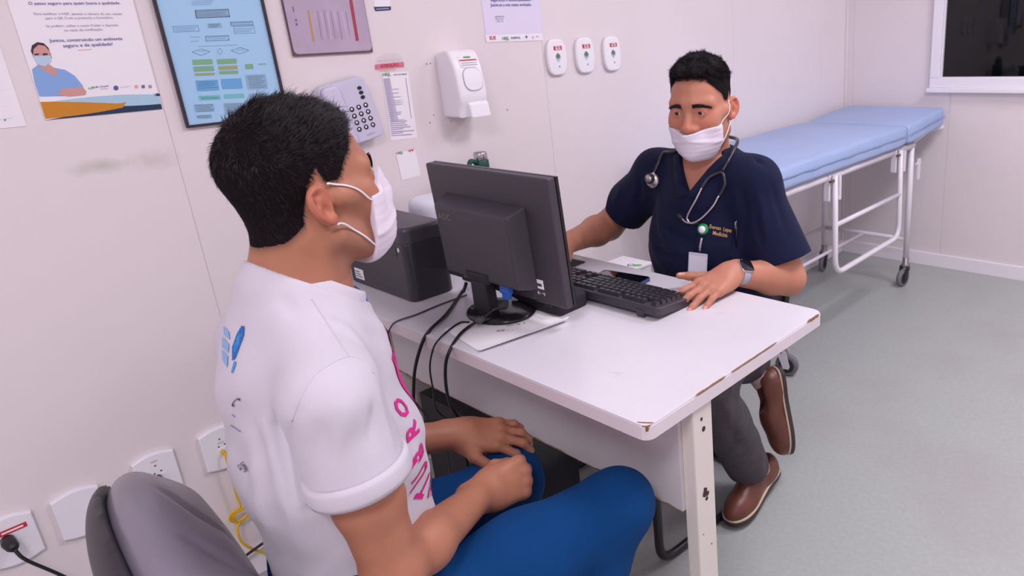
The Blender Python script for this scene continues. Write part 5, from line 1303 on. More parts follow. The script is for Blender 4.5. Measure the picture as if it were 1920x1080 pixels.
    mi = np.zeros(len(allQ), np.int32); mi[len(Qc):] = 1; o.data.polygons.foreach_set('material_index', mi); o['kind'] = 'stuff'
    return o
def brow(hd, parent, mt, n=260, seed=0, rise=0.0, evf=None):
    bm = bmesh.new(); r = np.random.RandomState(seed)
    T0 = []; X0 = []
    for sx in (-1, 1):
        for _ in range(n):
            t = r.rand(); x = 0.014+0.040*t; zc = 0.0195+0.0022*(1-t)+0.0022*math.sin(math.pi*min(1, t*0.9))-0.0045*t*t+rise
            w_ = 0.0050*(1-0.55*t); T0.append((sx, t)); X0.append(hd.w((sx*x, 0.14, zc+r.uniform(-w_, w_))))
    X0 = np.array(X0, np.float32); d = (hd.M@np.array((0, -1, 0))).astype(np.float32)
    for _i in range(14): X0 = X0+d*np.maximum(evf(X0, None), 0)[:, None]*0.9
    for (sx, t), p in zip(T0, X0):
        dirn = hd.M@np.array((sx*0.9, 0.10-0.5*t, 0.42*(1-1.6*t)+r.normal()*0.15)); dirn /= np.linalg.norm(dirn); L_ = 0.008*r.uniform(0.7, 1.2)
        o_ = hd.M@np.array((0, 1, 0)); sd_ = np.cross(dirn, o_); sd_ /= np.linalg.norm(sd_)
        a = p+o_*0.0003; b = p+dirn*L_*0.5+o_*0.0016; c = p+dirn*L_+o_*0.0010
        q = [bm.verts.new(a-sd_*0.0004), bm.verts.new(a+sd_*0.0004), bm.verts.new(b+sd_*0.00035), bm.verts.new(b-sd_*0.00035), bm.verts.new(c)]
        bm.faces.new((q[0], q[1], q[2], q[3])); bm.faces.new((q[3], q[2], q[4]))
    return link('eyebrows', bm_mesh(bm, 'eyebrows'), mt, parent)
def eyes(hd, parent, gaze=(0, 0), open_=0.0048):
    for sx in (-1, 1):
        c = (sx*0.032, 0.0745, 0.000); R_ = 0.0125*hd.s
        bm = bmesh.new(); bmesh.ops.create_uvsphere(bm, u_segments=24, v_segments=16, radius=R_)
        Mh = Matrix.Identity(4)
        for i in range(3):
            for j in range(3): Mh[i][j] = hd.M[i][j]
            Mh[i][3] = hd.w(c)[i]
        bm.transform(Mh); link('eye', bm_mesh(bm, 'eye'), m_eyew, parent, True)
        g = Vector((math.sin(gaze[0]), math.cos(gaze[0]), math.sin(gaze[1]))).normalized()
        bm = bmesh.new(); bmesh.ops.create_uvsphere(bm, u_segments=20, v_segments=12, radius=R_*0.74, matrix=Matrix.Translation(g*R_*0.335)); bm.transform(Mh); link('iris', bm_mesh(bm, 'iris'), m_iris, parent, True)
def lids(F, hd):
    """skin around the eye ball with an almond slit"""
    for sx in (-1, 1):
        c = (sx*0.032, 0.0745, 0.000)
        F.ell(hd.w(c), np.array((0.0158, 0.0146, 0.0146))*hd.s, hd.M, 0.005)
        F.ell(hd.w((sx*0.0325, 0.0900, -0.0005)), np.array((0.0130, 0.0085, 0.0035))*hd.s, hd.M, 0.0015, 's')
# ---- mask
def build_mask(hd, evf_head, parent, top_c, top_s, side_y, bot, loops, h=0.0022, sag=0.0, tilt=0.0):
    Fm = Field(); c = hd.s
    Fm.cap(hd.w((0, 0.102, top_c-0.010)), hd.w((0, 0.092, -0.098)), 0.0150*c, 0.020*c, 0.03)
    Fm.ell(hd.w((0, 0.052, -0.060)), np.array((0.060, 0.052, 0.058))*c, hd.M, 0.035)
    def evf(P, g=None):
        a = evf_head(P, g)-0.0045; b = Fm.ev(P, None, g); k = 0.022
        hh = np.maximum(k-np.abs(a-b), 0)/k; d = np.minimum(a, b)-hh*hh*k*0.25
        L = hd.loc(P).astype(np.float32); x, y, z = L[:, 0], L[:, 1], L[:, 2]
        ax = np.abs(x)
        d = d-0.00025*np.sin(z*2*np.pi/0.012+10*ax)-0.0016*np.sin((z+0.8*y)*75+ax*30+1.0)*sst(0.005, 0.04, ax)-0.0022*np.exp(-((z+0.062+0.25*ax)/0.005)**2)
        zt = top_c+(top_s-top_c)*sst(0.0, 0.062, ax)
        reg = np.maximum.reduce([z-zt, bot+0.25*(0.09-y)*0-z, side_y+0.10*(z+0.055)-y])
        return np.maximum(d, reg)
    lo = np.min([hd.w((a*0.1, b, z)) for a in (-1, 1) for b in (-0.05, 0.15) for z in (-0.16, 0.05)], 0); hi = np.max([hd.w((a*0.1, b, z)) for a in (-1, 1) for b in (-0.05, 0.15) for z in (-0.16, 0.05)], 0)
    P, Q = polygonise(evf, lo, hi, h)
    o = mesh_from('face_mask', P, Q, m_maskm, parent, 1)
    for pts in loops:
        W = np.array([hd.w(p) for p in smooth_path(pts, 6)], np.float32)
        for _ in range(4):
            d = evf_head(W, None); W = W+grads(evf_head, W)*np.maximum(0.0016-d, 0)[:, None]
        tube('ear_loop', W, 0.0014, m_loop, o, 6)
    return o
def skin_cols(o, hd, base, hands, evn, stubble=0.5, hairfade=0.95, nail=np.array(srgb(226, 170, 158)[:3])):
    P = verts(o); L = hd.loc(P); c = np.tile(base, (len(P), 1)); inh = (np.linalg.norm(L-np.array((0, 0, -0.01)), axis=1) < 0.19)
    e = hairline(L)
    hf = np.where(L[:, 1] < -0.03, 0.4*sst(-0.010, 0.002, e)+0.6*sst(-0.002, 0.008, e), 0.45*sst(-0.004, 0.008, e)+0.55*sst(0.006, 0.016, e))*inh*sst(-0.100, -0.080, L[:, 2])
    ear = inh & (np.abs(L[:, 0]) > 0.0745) & (np.abs(L[:, 1]+0.02) < 0.035) & (np.abs(L[:, 2]+0.01) < 0.045)
    off = np.zeros(len(P)); off[inh] = evn(P[inh].astype(np.float32), None); ear = ear & (off > 0.0022); hf = np.where(ear, 0, hf)
    st_ = stubble*sst(0.015, -0.005, L[:, 1]*0+np.maximum(L[:, 2]+0.045, -L[:, 1]-0.02))*inh*(L[:, 2] > -0.125)*(np.abs(L[:, 2]+0.08) < 0.06)
    red = inh*(np.exp(-((np.abs(L[:, 0])-0.042)/0.022)**2-((L[:, 2]+0.022)/0.022)**2)+np.exp(-(L[:, 0]/0.018)**2-((L[:, 2]+0.036)/0.018)**2))*(L[:, 1] > 0.04)
    c = c*(1+np.outer(red*0.35, np.array((0.25, -0.25, -0.22))))
    c[ear] = c[ear]*np.array((1.08, 0.86, 0.86))
    beard = np.array(srgb(96, 70, 62)[:3])
    c = c*(1-st_[:, None]*0.55)+beard*st_[:, None]*0.55
    c = c*(1-hf[:, None]*hairfade)+HAIRC*1.3*hf[:, None]*hairfade
    for hnd in hands:
        for (p, n, d, r) in hnd.tips:
            q = P-p; a = q@d; b = q@n; s = np.linalg.norm(q-np.outer(a, d)-np.outer(b, n), axis=1)
            m_ = (np.abs(a) < r*0.85)*(s < r*0.72)*(b > -r*0.35)*(np.linalg.norm(q, axis=1) < r*1.4); c = np.where(m_[:, None] > 0, nail, c)
    paint(o, c)
# ---- padded chair back (egg-shaped pad in front of a dark shell)
def chair_back():
    M3 = np.array(BKM.to_3x3()); o_ = np.array(BKM.translation); W = lambda p: o_+M3@np.array(p, float)
    Fp = Field(); Fp.ell(W((0, 0.010, -0.012)), (0.252, 0.180, 0.060), M3, 0.03); Fp.box(W((0, -0.03, -0.012)), (0.205, 0.115, 0.044), M3, 0.042, 0.05)
    for pts, w_, h_ in (([(-0.10, 0.15, 0), (-0.06, 0.10, 0.02), (-0.02, -0.02, 0.03)], 0.012, -0.006), ([(0.0, 0.16, 0), (0.02, 0.08, 0.02), (0.05, -0.04, 0.03)], 0.010, -0.006), ([(0.10, 0.15, 0), (0.11, 0.06, 0.02), (0.12, -0.04, 0.03)], 0.011, -0.005), ([(-0.16, 0.1, 0.0), (-0.13, 0.02, 0.03), (-0.1, -0.06, 0.03)], 0.012, -0.005),
                        ([(-0.05, 0.17, -0.04), (-0.02, 0.12, -0.06), (0.0, 0.02, -0.07)], 0.012, -0.006), ([(0.08, 0.165, -0.04), (0.09, 0.10, -0.06), (0.1, 0.0, -0.07)], 0.012, -0.006)):
        fold(Fp, [W(p) for p in pts], w_, h_)
    P, Q = polygonise(lambda P, g=None: Fp.ev(P, None, g), *Fp.bounds(), 0.0055); mesh_from('backrest', P, Q, m_gvin, pc, 2)
    Fq = Field(); Fq.ell(W((0, 0.006, 0.010)), (0.258, 0.186, 0.062), M3, 0.03); Fq.box(W((0, -0.03, 0.012)), (0.21, 0.12, 0.044), M3, 0.042, 0.05); nz_ = M3[:, 2].astype(np.float32); c0_ = W((0, 0, 0.012)).astype(np.float32)
    P, Q = polygonise(lambda P, g=None: np.maximum(Fq.ev(P, None, g), -((P-c0_)@nz_)), *Fq.bounds(), 0.0055); mesh_from('backrest_shell', P, Q, m_shell, pc, 1)
chair_back()
# =================================================================== the man in the white T-shirt (back to the camera)
PX = 0.935
pat = empty('person', (PX, 0.36, 0.0), 'seated man in white T-shirt and blue trousers seen from behind, wearing a face mask', 'person')
HP = Head((PX+0.004, 0.394, 1.186), (-0.10, 1.0, 0.10), (0, -0.10, 1.0), 1.01)
sR, eR, wR = V3(1.092, 0.315, 0.938), V3(1.108, 0.338, 0.660), V3(0.973, 0.572, 0.590)
sL, eL, wL = V3(0.778, 0.340, 0.938), V3(0.705, 0.430, 0.645), V3(0.777, 0.652, 0.604)
Fh = Field(); HP.build(Fh); lids(Fh, HP); HP.ears(Fh)
Fh.cap(HP.w((0, -0.028, -0.035)), (PX, 0.366, 1.03), 0.052, 0.060, 0.03)          # neck
Fh.cap(HP.w((0.035, -0.035, -0.06)), (PX+0.03, 0.40, 1.02), 0.020, 0.02, 0.03); Fh.cap(HP.w((-0.035, -0.035, -0.06)), (PX-0.03, 0.40, 1.02), 0.020, 0.02, 0.03)
Fh.cap((PX, 0.350, 1.06), (PX, 0.335, 0.96), 0.045, 0.05, 0.04)
evHP = lambda P, g=None: Fh.ev(P, None, g)
Fhn = Field(); HP.build(Fhn); Fhn.ops += Fh.ops[-4:]; evHN = lambda P, g=None: Fhn.ev(P, None, g)
Fb = Field(); Fb.ops = list(Fh.ops)
Fb.ecap((PX, 0.350, 0.80), (PX, 0.350, 0.93), 0.095, 0.080, (1, 0, 0), 1.35, 0.04)
Fb.ecap((PX, 0.345, 0.56), (PX, 0.350, 0.80), 0.090, 0.095, (1, 0, 0), 1.25, 0.04)
for s_ in (sR, sL): Fb.cap((PX+(0.03 if s_[0] > PX else -0.03), 0.346, 0.992), s_, 0.036, 0.046, 0.04)
def arm(F, s_, e_, w_, up=(0.052, 0.043), fo=(0.041, 0.0265)):
    s_, e_, w_ = map(lambda v: np.array(v, float), (s_, e_, w_))
    m_ = s_*0.45+e_*0.55; F.chain([s_, m_, e_], [up[0], up[0]*0.93, up[1]*0.92], 0.02)
    f = e_*0.70+w_*0.30; F.chain([e_, f, w_], [up[1]*0.88, fo[0], fo[1]], 0.025)
    F.ell(e_, (0.036, 0.036, 0.036), None, 0.02)
arm(Fb, sR, eR, wR, (0.047, 0.042)); arm(Fb, sL, eL, wL, (0.047, 0.042))
hR = Hand(wR, (0.13, 0.98, -0.03), (0.80, -0.20, 0.52), -1, 0.98); hR.build(Fb, {f: (62, 98, 62) for f in 'imrl'}, {'i': 2, 'm': 0, 'r': -2, 'l': -5}, [(0.020, 0.018, -0.014), (0.036, 0.050, -0.026), (0.030, 0.080, -0.036), (0.012, 0.090, -0.040)])
hL = Hand(wL, (0.74, 0.62, -0.10), (0.10, -0.42, 0.90), 1, 0.98); hL.build(Fb, {'i': (26, 50, 30), 'm': (22, 44, 28), 'r': (20, 42, 25), 'l': (18, 40, 25)}, {'i': 8, 'm': 1, 'r': -6, 'l': -14}, [(0.020, 0.018, -0.012), (0.050, 0.046, -0.008), (0.068, 0.080, -0.010), (0.070, 0.110, -0.018)])
evB = lambda P, g=None: Fb.ev(P, None, g)
P, Q = polygonise(evB, *Fb.bounds(), 0.0029)
body_p = mesh_from('body', P, Q, m_skin, pat, 1); skin_cols(body_p, HP, SKIN_P, (hR, hL), evHN, 0.45)
def comb_p(L, r):
    # whorl at the crown, front swept forward and to his left
    v = np.stack([-0.25+0*L[:, 0], 0.9+0*L[:, 0], 0.35*np.ones(len(L))], 1)
    wv = L-np.array((0.012, -0.062, 0.098)); dist = np.linalg.norm(wv, axis=1)
    k = sst(0.055, 0.015, dist)[:, None]; v = v*(1-k)+(wv/(dist[:, None]+1e-6))*k*1.2
    back = sst(-0.03, -0.085, L[:, 1])*sst(0.11, 0.05, L[:, 2]); v = v*(1-back[:, None])+np.array((0, -0.1, -1.0))*back[:, None]
    sd_ = sst(0.06, 0.03, L[:, 2])[:, None]; v = v*(1-sd_)+np.array((0, 0.35, -0.9))*sd_
    return v+r.normal(size=v.shape)*0.22
build_hair(HP, evHN, pat, 0.009, 0.017, comb_p, 17000, 3, 0.009)
brow(HP, pat, m_hair, 200, 1, 0.0, evHP); eyes(HP, pat, (0, -0.25))
build_mask(HP, evHP, pat, 0.004, -0.022, 0.052, -0.128, [[(s*0.060, 0.056, -0.026), (s*0.072, 0.030, -0.004), (s*0.076, 0.000, 0.014), (s*0.0765, -0.004, 0.014)] for s in (1, -1)]+[[(s*0.054, 0.052, -0.100), (s*0.062, 0.030, -0.074), (s*0.074, 0.005, -0.046), (s*0.080, -0.010, -0.038)] for s in (1, -1)])
# T-shirt
Fs = Field()
Fs.ecap((PX, 0.352, 0.80), (PX, 0.346, 0.925), 0.117, 0.098, (1, 0, 0), 1.36, 0.05)
Fs.ecap((PX, 0.362, 0.600), (PX, 0.352, 0.80), 0.120, 0.117, (1, 0, 0), 1.20, 0.05)
Fs.cap((PX, 0.345, 1.052), (PX, 0.325, 0.93), 0.066, 0.082, 0.05)
Fs.cap((PX, 0.385, 1.010), (PX, 0.375, 0.93), 0.062, 0.080, 0.05)
for s_ in (sR, sL): Fs.cap((PX+(0.035 if s_[0] > PX else -0.035), 0.348, 1.004), s_+V3(0, 0, 0.006), 0.046, 0.050, 0.045)
cR = sR+(eR-sR)*0.44; cL = sL+(eL-sL)*0.44
Fsl = Field()
Fsl.cap(sR+V3(-0.01, 0, 0.0), cR+(cR-sR)*0.35, 0.0585, 0.0645, 0.001); Fsl.cap(sL+V3(0.01, 0, 0), cL+(cL-sL)*0.35, 0.0585, 0.0645, 0.001)
# folds: photo pixels marched onto the garment
def march(ev, pts):
    D = np.array([ray(*p) for p in pts]); D = (D/np.linalg.norm(D, axis=1)[:, None]).astype(np.float32); P_ = np.tile(CAM.astype(np.float32), (len(D), 1))+D*0.3
    for _ in range(60): P_ = P_+D*(ev(P_, None)*0.8)[:, None]
    return [p for p in P_ if np.linalg.norm(p-CAM) < 6]
wob(Fs, (PX, 0.36, 0.8), 0.5, 0.0020, 26, 2); wob(Fs, (PX, 0.36, 0.75), 0.5, 0.0010, 60, 4)
ev0 = lambda P, g=None: np.minimum(Fs.ev(P), Fsl.ev(P))
FOLDS = [([(505, 715), (500, 790), (520, 870), (548, 965), (570, 1070)], 0.011, 0.010), ([(530, 740), (523, 800), (542, 880), (572, 985)], 0.008, -0.008), ([(470, 800), (478, 880), (500, 980), (525, 1075)], 0.012, 0.006), ([(448, 880), (470, 980), (500, 1075)], 0.009, 0.005),
         ([(580, 730), (560, 770), (548, 830), (560, 900)], 0.008, -0.005), ([(655, 672), (700, 745), (728, 815), (744, 855)], 0.007, 0.006), ([(670, 690), (690, 760), (700, 850)], 0.007, -0.005), ([(640, 695), (650, 770), (640, 860)], 0.009, 0.005), ([(610, 720), (602, 790), (612, 870)], 0.008, -0.004),
         ([(600, 600), (650, 618), (695, 665)], 0.007, 0.004), ([(610, 585), (655, 600), (690, 640)], 0.006, -0.004), ([(520, 540), (540, 575), (575, 600)], 0.010, -0.003),
         ([(760, 880), (785, 920), (800, 960)], 0.007, 0.005)]
FM = [(march(ev0, p), w_, h_) for p, w_, h_ in FOLDS]
for k, (W_, w_, h_) in enumerate(FM):
    if len(W_) > 1: fold(Fs, W_, w_, h_); fold(Fsl, W_, w_, h_)
nk_c = HP.w((0, -0.03, -0.08)); nk_b = V3(PX, 0.372, 1.0)
dirR = (eR-sR)/np.linalg.norm(eR-sR); dirL = (eL-sL)/np.linalg.norm(eL-sL)
cn = np.array((0, -0.59, 0.81)); cpt = np.array((PX, 0.3825, 1.0465))       # plane of the neck opening: normal tilts back
cn = np.array((0, 0.59, 0.81))
def evS(P, g=None):
    d = Fs.ev(P, None, g); e_ = Fsl.ev(P, None, g)
    for c_, d_, s_ in ((cR, dirR, 1), (cL, dirL, -1)):
        e_ = np.maximum(e_, np.where(s_*(P[:, 0]-PX) > 0, (P-c_)@d_.astype(np.float32), -1.0))
    k = 0.030; hh = np.maximum(k-np.abs(d-e_), 0)/k; d = np.minimum(d, e_)-hh*hh*k*0.25
    hem = 0.552-P[:, 2]+0.0*P[:, 1]
    neck = np.linalg.norm((P-np.array((PX, 0.3825, 1.05), np.float32))*np.array((1, 1.0, 0.35), np.float32), axis=1)
    ntop = (P-cpt.astype(np.float32))@cn.astype(np.float32)
    d = np.maximum(d, hem); d = np.maximum(d, np.where(np.abs(P[:, 0]-PX) < 0.12, ntop-0.002, -1))
    return d
P, Q = polygonise(evS, *Fs.bounds(), 0.0034)
m_tee = mat('white_cotton', srgb(209, 203, 214), 0.85, bump=0.25, bscale=900, sheen=0.2)
shirt = mesh_from('t_shirt', P, Q, m_tee, pat, 1)
# collar band, rolled cuff
def ring_on(c, n, ra, rb, u, k=40):
    n = np.array(n, float)/np.linalg.norm(n); u = np.array(u, float); u = u-n*(u@n); u /= np.linalg.norm(u); v = np.cross(n, u)
    return [np.array(c)+u*ra*math.cos(2*math.pi*i/k)+v*rb*math.sin(2*math.pi*i/k) for i in range(k)]
def band(name, c, n, ra, rb, u, wd, th, mt, par, k=48, flare=0.0):
    n = np.array(n, float)/np.linalg.norm(n); bm = bmesh.new(); prof = [(-wd/2, 0), (-wd/2, th*0.8), (-wd/4, th), (wd/4, th), (wd/2, th*0.8), (wd/2, 0)]
    R_ = []
    for (t, o_) in prof:
        R_.append([bm.verts.new(tuple(p+n*t)) for p in ring_on(c, n, ra+o_+flare*t, rb+o_+flare*t, u, k)])
    for A, B in zip(R_, R_[1:]+R_[:1]):
        for i in range(k): bm.faces.new((A[i], A[(i+1) % k], B[(i+1) % k], B[i]))
    bmesh.ops.recalc_face_normals(bm, faces=bm.faces)
    return link(name, bm_mesh(bm, name), mt, par, True)
band('collar', (PX, 0.385, 1.0500), cn, 0.0690, 0.0690, (1, 0, 0), 0.022, 0.0035, m_tee, shirt, flare=-0.45)
band('sleeve_cuff', cR-dirR*0.013, dirR, 0.0590, 0.0600, (1, 0, 0), 0.030, 0.0085, m_tee, shirt, flare=0.02)
band('sleeve_cuff', cL-dirL*0.013, dirL, 0.0590, 0.0600, (1, 0, 0), 0.030, 0.0085, m_tee, shirt, flare=0.02)
# prints
bvS = bvh_of(shirt)
m_pink = mat('print_pink', srgb(222, 30, 140), 0.7); m_pb1 = mat('print_blue', srgb(70, 150, 214), 0.7); m_pb2 = mat('print_blue_dark', srgb(30, 104, 182), 0.7); m_pb3 = mat('print_blue_pale', srgb(140, 176, 220), 0.7); m_pk = mat('print_black', srgb(60, 62, 84), 0.7)
def front_print(name, me, mt, x0, z0, flip=-1):
    bm = bmesh.new(); bm.from_mesh(me); bmesh.ops.triangulate(bm, faces=bm.faces); bmesh.ops.subdivide_edges(bm, edges=[e for e in bm.edges if e.calc_length() > 0.012], cuts=2)
    for v in bm.verts:
        hx = x0+flip*v.co.x; hz = z0+v.co.y; h = bvS.ray_cast(Vector((hx, 0.9, hz)), Vector((0, -1, 0)))
        y = h[0].y if h[0] else 0.45
        v.co = Vector((hx, y+0.0022, hz))
    me2 = bm_mesh(bm, name); return link(name, me2, mt, shirt)
for i, ch in enumerate('OUTUBRO ROSA'):
    if ch == ' ': continue
    th = math.radians(252-i*17.5); mc = text_me(ch, 0.038, 'CENTER', bold=0.0011)
    mc.transform(T((0.113*math.cos(th), 0.113*math.sin(th), 0), (0, 0, th-math.pi/2))); front_print('front_letter', mc, m_pink, 0.952, 0.800)
rb = smooth_path([(0.0, -0.13, 0), (0.035, -0.02, 0), (0.05, 0.06, 0), (0.03, 0.12, 0), (0.0, 0.135, 0), (-0.03, 0.12, 0), (-0.05, 0.06, 0), (-0.035, -0.02, 0), (0.0, -0.13, 0)], 6)
V = []; Fc = []
for i, p in enumerate(rb):
    a = rb[max(0, i-1)]; b = rb[min(len(rb)-1, i+1)]; t = (b-a)/np.linalg.norm(b-a); nn = np.array((-t[1], t[0], 0))*0.013; V += [tuple(p-nn), tuple(p), tuple(p+nn)]
for i in range(len(rb)-1): Fc += [(3*i, 3*i+1, 3*i+4, 3*i+3), (3*i+1, 3*i+2, 3*i+5, 3*i+4)]
me = bpy.data.meshes.new('r'); me.from_pydata(V, [], Fc); front_print('front_ribbon', me, m_pink, 0.950, 0.815)
for pts, mt in (([(421, 612), (431, 622), (433, 638), (422, 628)], m_pb3), ([(419, 632), (431, 646), (430, 662), (418, 650)], m_pb3), ([(418, 655), (429, 668), (428, 690), (419, 674)], m_pb3),
                ([(455, 611), (460, 612), (459, 628), (450, 652), (443, 672), (437, 676), (437, 650), (446, 626)], m_pb2), ([(450, 622), (456, 624), (450, 644), (442, 660), (440, 650)], m_pb1), ([(441, 676), (445, 680), (438, 700), (435, 698)], m_pb1)):
    decal('back_print', pts, bvS, mt, shirt, 0.0016, 4)
def px_text(s, l, r_, bv, mt, par, hpx, name='back_print', lift=0.0016):
    me = text_me(s, 1.0, bold=0.01); lo, hi = me_bounds(me); bm = bmesh.new(); bm.from_mesh(me)
    dx = np.array(r_)-np.array(l); up = np.array((dx[1], -dx[0]))/np.linalg.norm(dx)
    ok = True
    for v in bm.verts:
        t = (v.co.x-lo[0])/(hi[0]-lo[0]); q = np.array(l)+dx*t+up*hpx*v.co.y/0.7; p, n = pick(bv, q[0], q[1], lift)
        if p is None: ok = False; break
        v.co = p
    if ok: return link(name, bm_mesh(bm, name), mt, par)
px_text('C', (434, 757), (439, 762), bvS, m_pk, shirt, 20); px_text('-', (435, 778), (441, 783), bvS, m_pb2, shirt, 8)
decal('back_print', [(434, 795), (453, 808), (453, 809.5), (434, 796.5)], bvS, m_pb2, shirt, 0.0016, 2)
px_text('UFRJ', (452, 868), (462, 884), bvS, m_pk, shirt, 7); px_text('CE', (446, 872), (453, 882), bvS, m_pk, shirt, 5)
def seam_px(pts, par, name='seam', r=0.0011, mt=None, bv=None):
    W = []
    for q in smooth_path([(x, y, 0) for x, y in pts], 6):
        p, n = pick(bv or bvS, q[0], q[1], 0.0002)
        if p is not None: W.append(tuple(p))
    return tube(name, W, r, mt or m_tee, par, 5)
seam_px([(585, 560), (610, 600), (635, 640), (655, 668)], shirt); seam_px([(700, 700), (680, 676), (655, 669), (625, 680), (590, 705), (565, 745), (548, 790)], shirt)
# blue lanyard peeking out of the collar
ly = tag(tube('lanyard', smooth_path([(PX-0.045, 0.418, 1.030), (PX-0.025, 0.443, 1.018), (PX-0.006, 0.4475, 1.006), (PX-0.002, 0.448, 0.992), (PX-0.006, 0.446, 0.984)], 6), 0.0062, mat('lanyard_blue', srgb(28, 84, 190), 0.6), None, 8), 'bright blue lanyard strap at the front of the white shirt collar', 'lanyard')
# trousers
Ft = Field(); hRp, hLp = (1.025, 0.335, 0.475), (0.845, 0.335, 0.475); kR, kL = (1.150, 0.735, 0.542), (0.862, 0.705, 0.492); aR, aL = (1.10, 0.50, 0.10), (0.83, 0.56, 0.10)
Ft.ecap((PX, 0.335, 0.50), (PX, 0.345, 0.60), 0.112, 0.108, (1, 0, 0), 1.45, 0.05)
for h_, k_, a_ in ((hRp, kR, aR), (hLp, kL, aL)):
    h_, k_, a_ = map(np.array, (h_, k_, a_)); Ft.chain([h_, h_*0.45+k_*0.55, k_], [0.092, 0.080, 0.066], 0.04); Ft.chain([k_, k_*0.6+a_*0.4, a_], [0.064, 0.062, 0.050], 0.03)
wob(Ft, (1, 0.5, 0.4), 0.8, 0.0018, 30, 9)
for k in range(4):
    fold(Ft, [(1.175+0.03*math.cos(k), 0.655-0.03*k, 0.50-0.01*k), (1.14, 0.66-0.035*k, 0.475-0.012*k), (1.10, 0.65-0.035*k, 0.47)], 0.008, 0.005)
    fold(Ft, [(0.90+0.02*k, 0.50-0.03*k, 0.565), (0.87, 0.54-0.04*k, 0.595), (0.83, 0.52-0.03*k, 0.59)], 0.009, 0.005)
fold(Ft, [(1.05, 0.46, 0.585), (1.00, 0.50, 0.57), (0.96, 0.52, 0.56)], 0.010, 0.007); fold(Ft, [(1.06, 0.42, 0.58), (1.08, 0.50, 0.60), (1.10, 0.58, 0.615)], 0.007, -0.004)
evT = lambda P, g=None: np.maximum(Ft.ev(P, None, g), 0.085-P[:, 2])
P, Q = polygonise(evT, *Ft.bounds(), 0.0045)
m_blue = mat('blue_trouser_cloth', srgb(2, 62, 118), 0.85, bump=0.3, bscale=1100, spec=0.2)
trp = mesh_from('trousers', P, Q, m_blue, pat, 1)
# shoes
def shoe(par, origin, fwd, up, m_up, m_so, m_in, s=1.0):
    M = frame(fwd, up); o_ = np.array(origin, float); W = lambda p: o_+M@(np.array(p, float)*s)
    F = Field()
    F.ell(W((0.002, 0.070, 0.022)), np.array((0.046, 0.078, 0.046))*s, M, 0.02); F.ell(W((0, -0.075, 0.030)), np.array((0.037, 0.062, 0.060))*s, M, 0.02)
    F.cap(W((0, -0.09, 0.035)), W((0.002, 0.06, 0.022)), 0.036*s, 0.034*s, 0.02)
    F.ell(W((0.001, 0.015, 0.048)), np.array((0.036, 0.055, 0.038))*s, M, 0.02)
    F.ell(W((0, -0.060, 0.105)), np.array((0.027, 0.062, 0.048))*s, M, 0.006, 's')
    base = lambda P: ((P-W((0, 0, 0.010)).astype(np.float32))@M[:, 2].astype(np.float32))
    ev = lambda P, g=None: np.maximum(F.ev(P, None, g), -base(P))
    P_, Q_ = polygonise(ev, *F.bounds(), 0.0035); sh = mesh_from('shoe', P_, Q_, m_up, par, 1)
    out = [(0.0+x*1.05, y) for x, y in [(0.0, 0.150), (0.025, 0.142), (0.043, 0.112), (0.048, 0.07), (0.042, 0.02), (0.036, -0.04), (0.038, -0.09), (0.030, -0.128), (0.0, -0.140), (-0.030, -0.128), (-0.038, -0.09), (-0.036, -0.04), (-0.042, 0.02), (-0.046, 0.07), (-0.040, 0.112), (-0.022, 0.142)]]
    out = [(p[0], p[1]) for p in smooth_path([(x, y, 0) for x, y in out+out[:1]], 3)[:-1]]
    Mh = Matrix.Identity(4)
    for i in range(3):
        for j in range(3): Mh[i][j] = M[i][j]*s
        Mh[i][3] = o_[i]
    prism('sole', out, 0.014, m_so, sh, Mh, 0.003, 2); prism('welt', [(x*1.0, y*0.995) for x, y in out], 0.005, m_in, sh, Mh @ T((0, 0, 0.0142)), 0.002, 1)
    return sh
m_shoe0 = mat('grey_shoe', srgb(70, 66, 72), 0.6); m_sole0 = mat('pale_sole', srgb(206, 198, 204), 0.6)
shoe(pat, (1.10, 0.56, 0.001), (0.15, 1, 0), (0, 0, 1), m_shoe0, m_sole0, m_sole0); shoe(pat, (0.83, 0.61, 0.001), (-0.1, 1, 0), (0, 0, 1), m_shoe0, m_sole0, m_sole0)
# =================================================================== the man in navy scrubs
DXC = 0.790
doc = empty('person', (DXC, 1.5, 0.0), 'seated man in navy blue medical scrubs and face mask behind the desk', 'person')
HD = Head((0.818, 1.462, 1.186), (0.27, -0.96, -0.10), (0.02, -0.10, 1.0), 1.0, fat=1.08, nw=1.22)
tR, uR, xR = V3(0.612, 1.495, 0.985), V3(0.405, 1.485, 0.800), V3(0.452, 1.262, 0.805)     # his right: shoulder, elbow, wrist
tL, uL, xL = V3(0.962, 1.505, 0.985), V3(1.048, 1.512, 0.735), V3(0.990, 1.330, 0.792)     # his left
Gh = Field(); HD.build(Gh); lids(Gh, HD); HD.ears(Gh)
NB = (0.800, 1.500, 1.02)
Gh.cap(HD.w((0, -0.025, -0.040)), NB, 0.056, 0.064, 0.03)
Gh.cap(HD.w((0.03, -0.03, -0.06)), (0.835, 1.47, 1.00), 0.02, 0.02, 0.03)
evHD = lambda P, g=None: Gh.ev(P, None, g)
Ghn = Field(); HD.build(Ghn); Ghn.cap(HD.w((0, -0.025, -0.040)), NB, 0.056, 0.064, 0.03); evDN = lambda P, g=None: Ghn.ev(P, None, g)
Gb = Field(); Gb.ops = list(Gh.ops)
Gb.ecap((DXC, 1.515, 0.78), (DXC, 1.505, 0.93), 0.122, 0.102, (1, 0, 0), 1.34, 0.05)
Gb.ecap((DXC, 1.520, 0.56), (DXC, 1.515, 0.78), 0.128, 0.124, (1, 0, 0), 1.25, 0.05)
for s_ in (tR, tL): Gb.cap((NB[0]+(0.03 if s_[0] > NB[0] else -0.03), 1.505, 1.010), s_, 0.042, 0.052, 0.045)
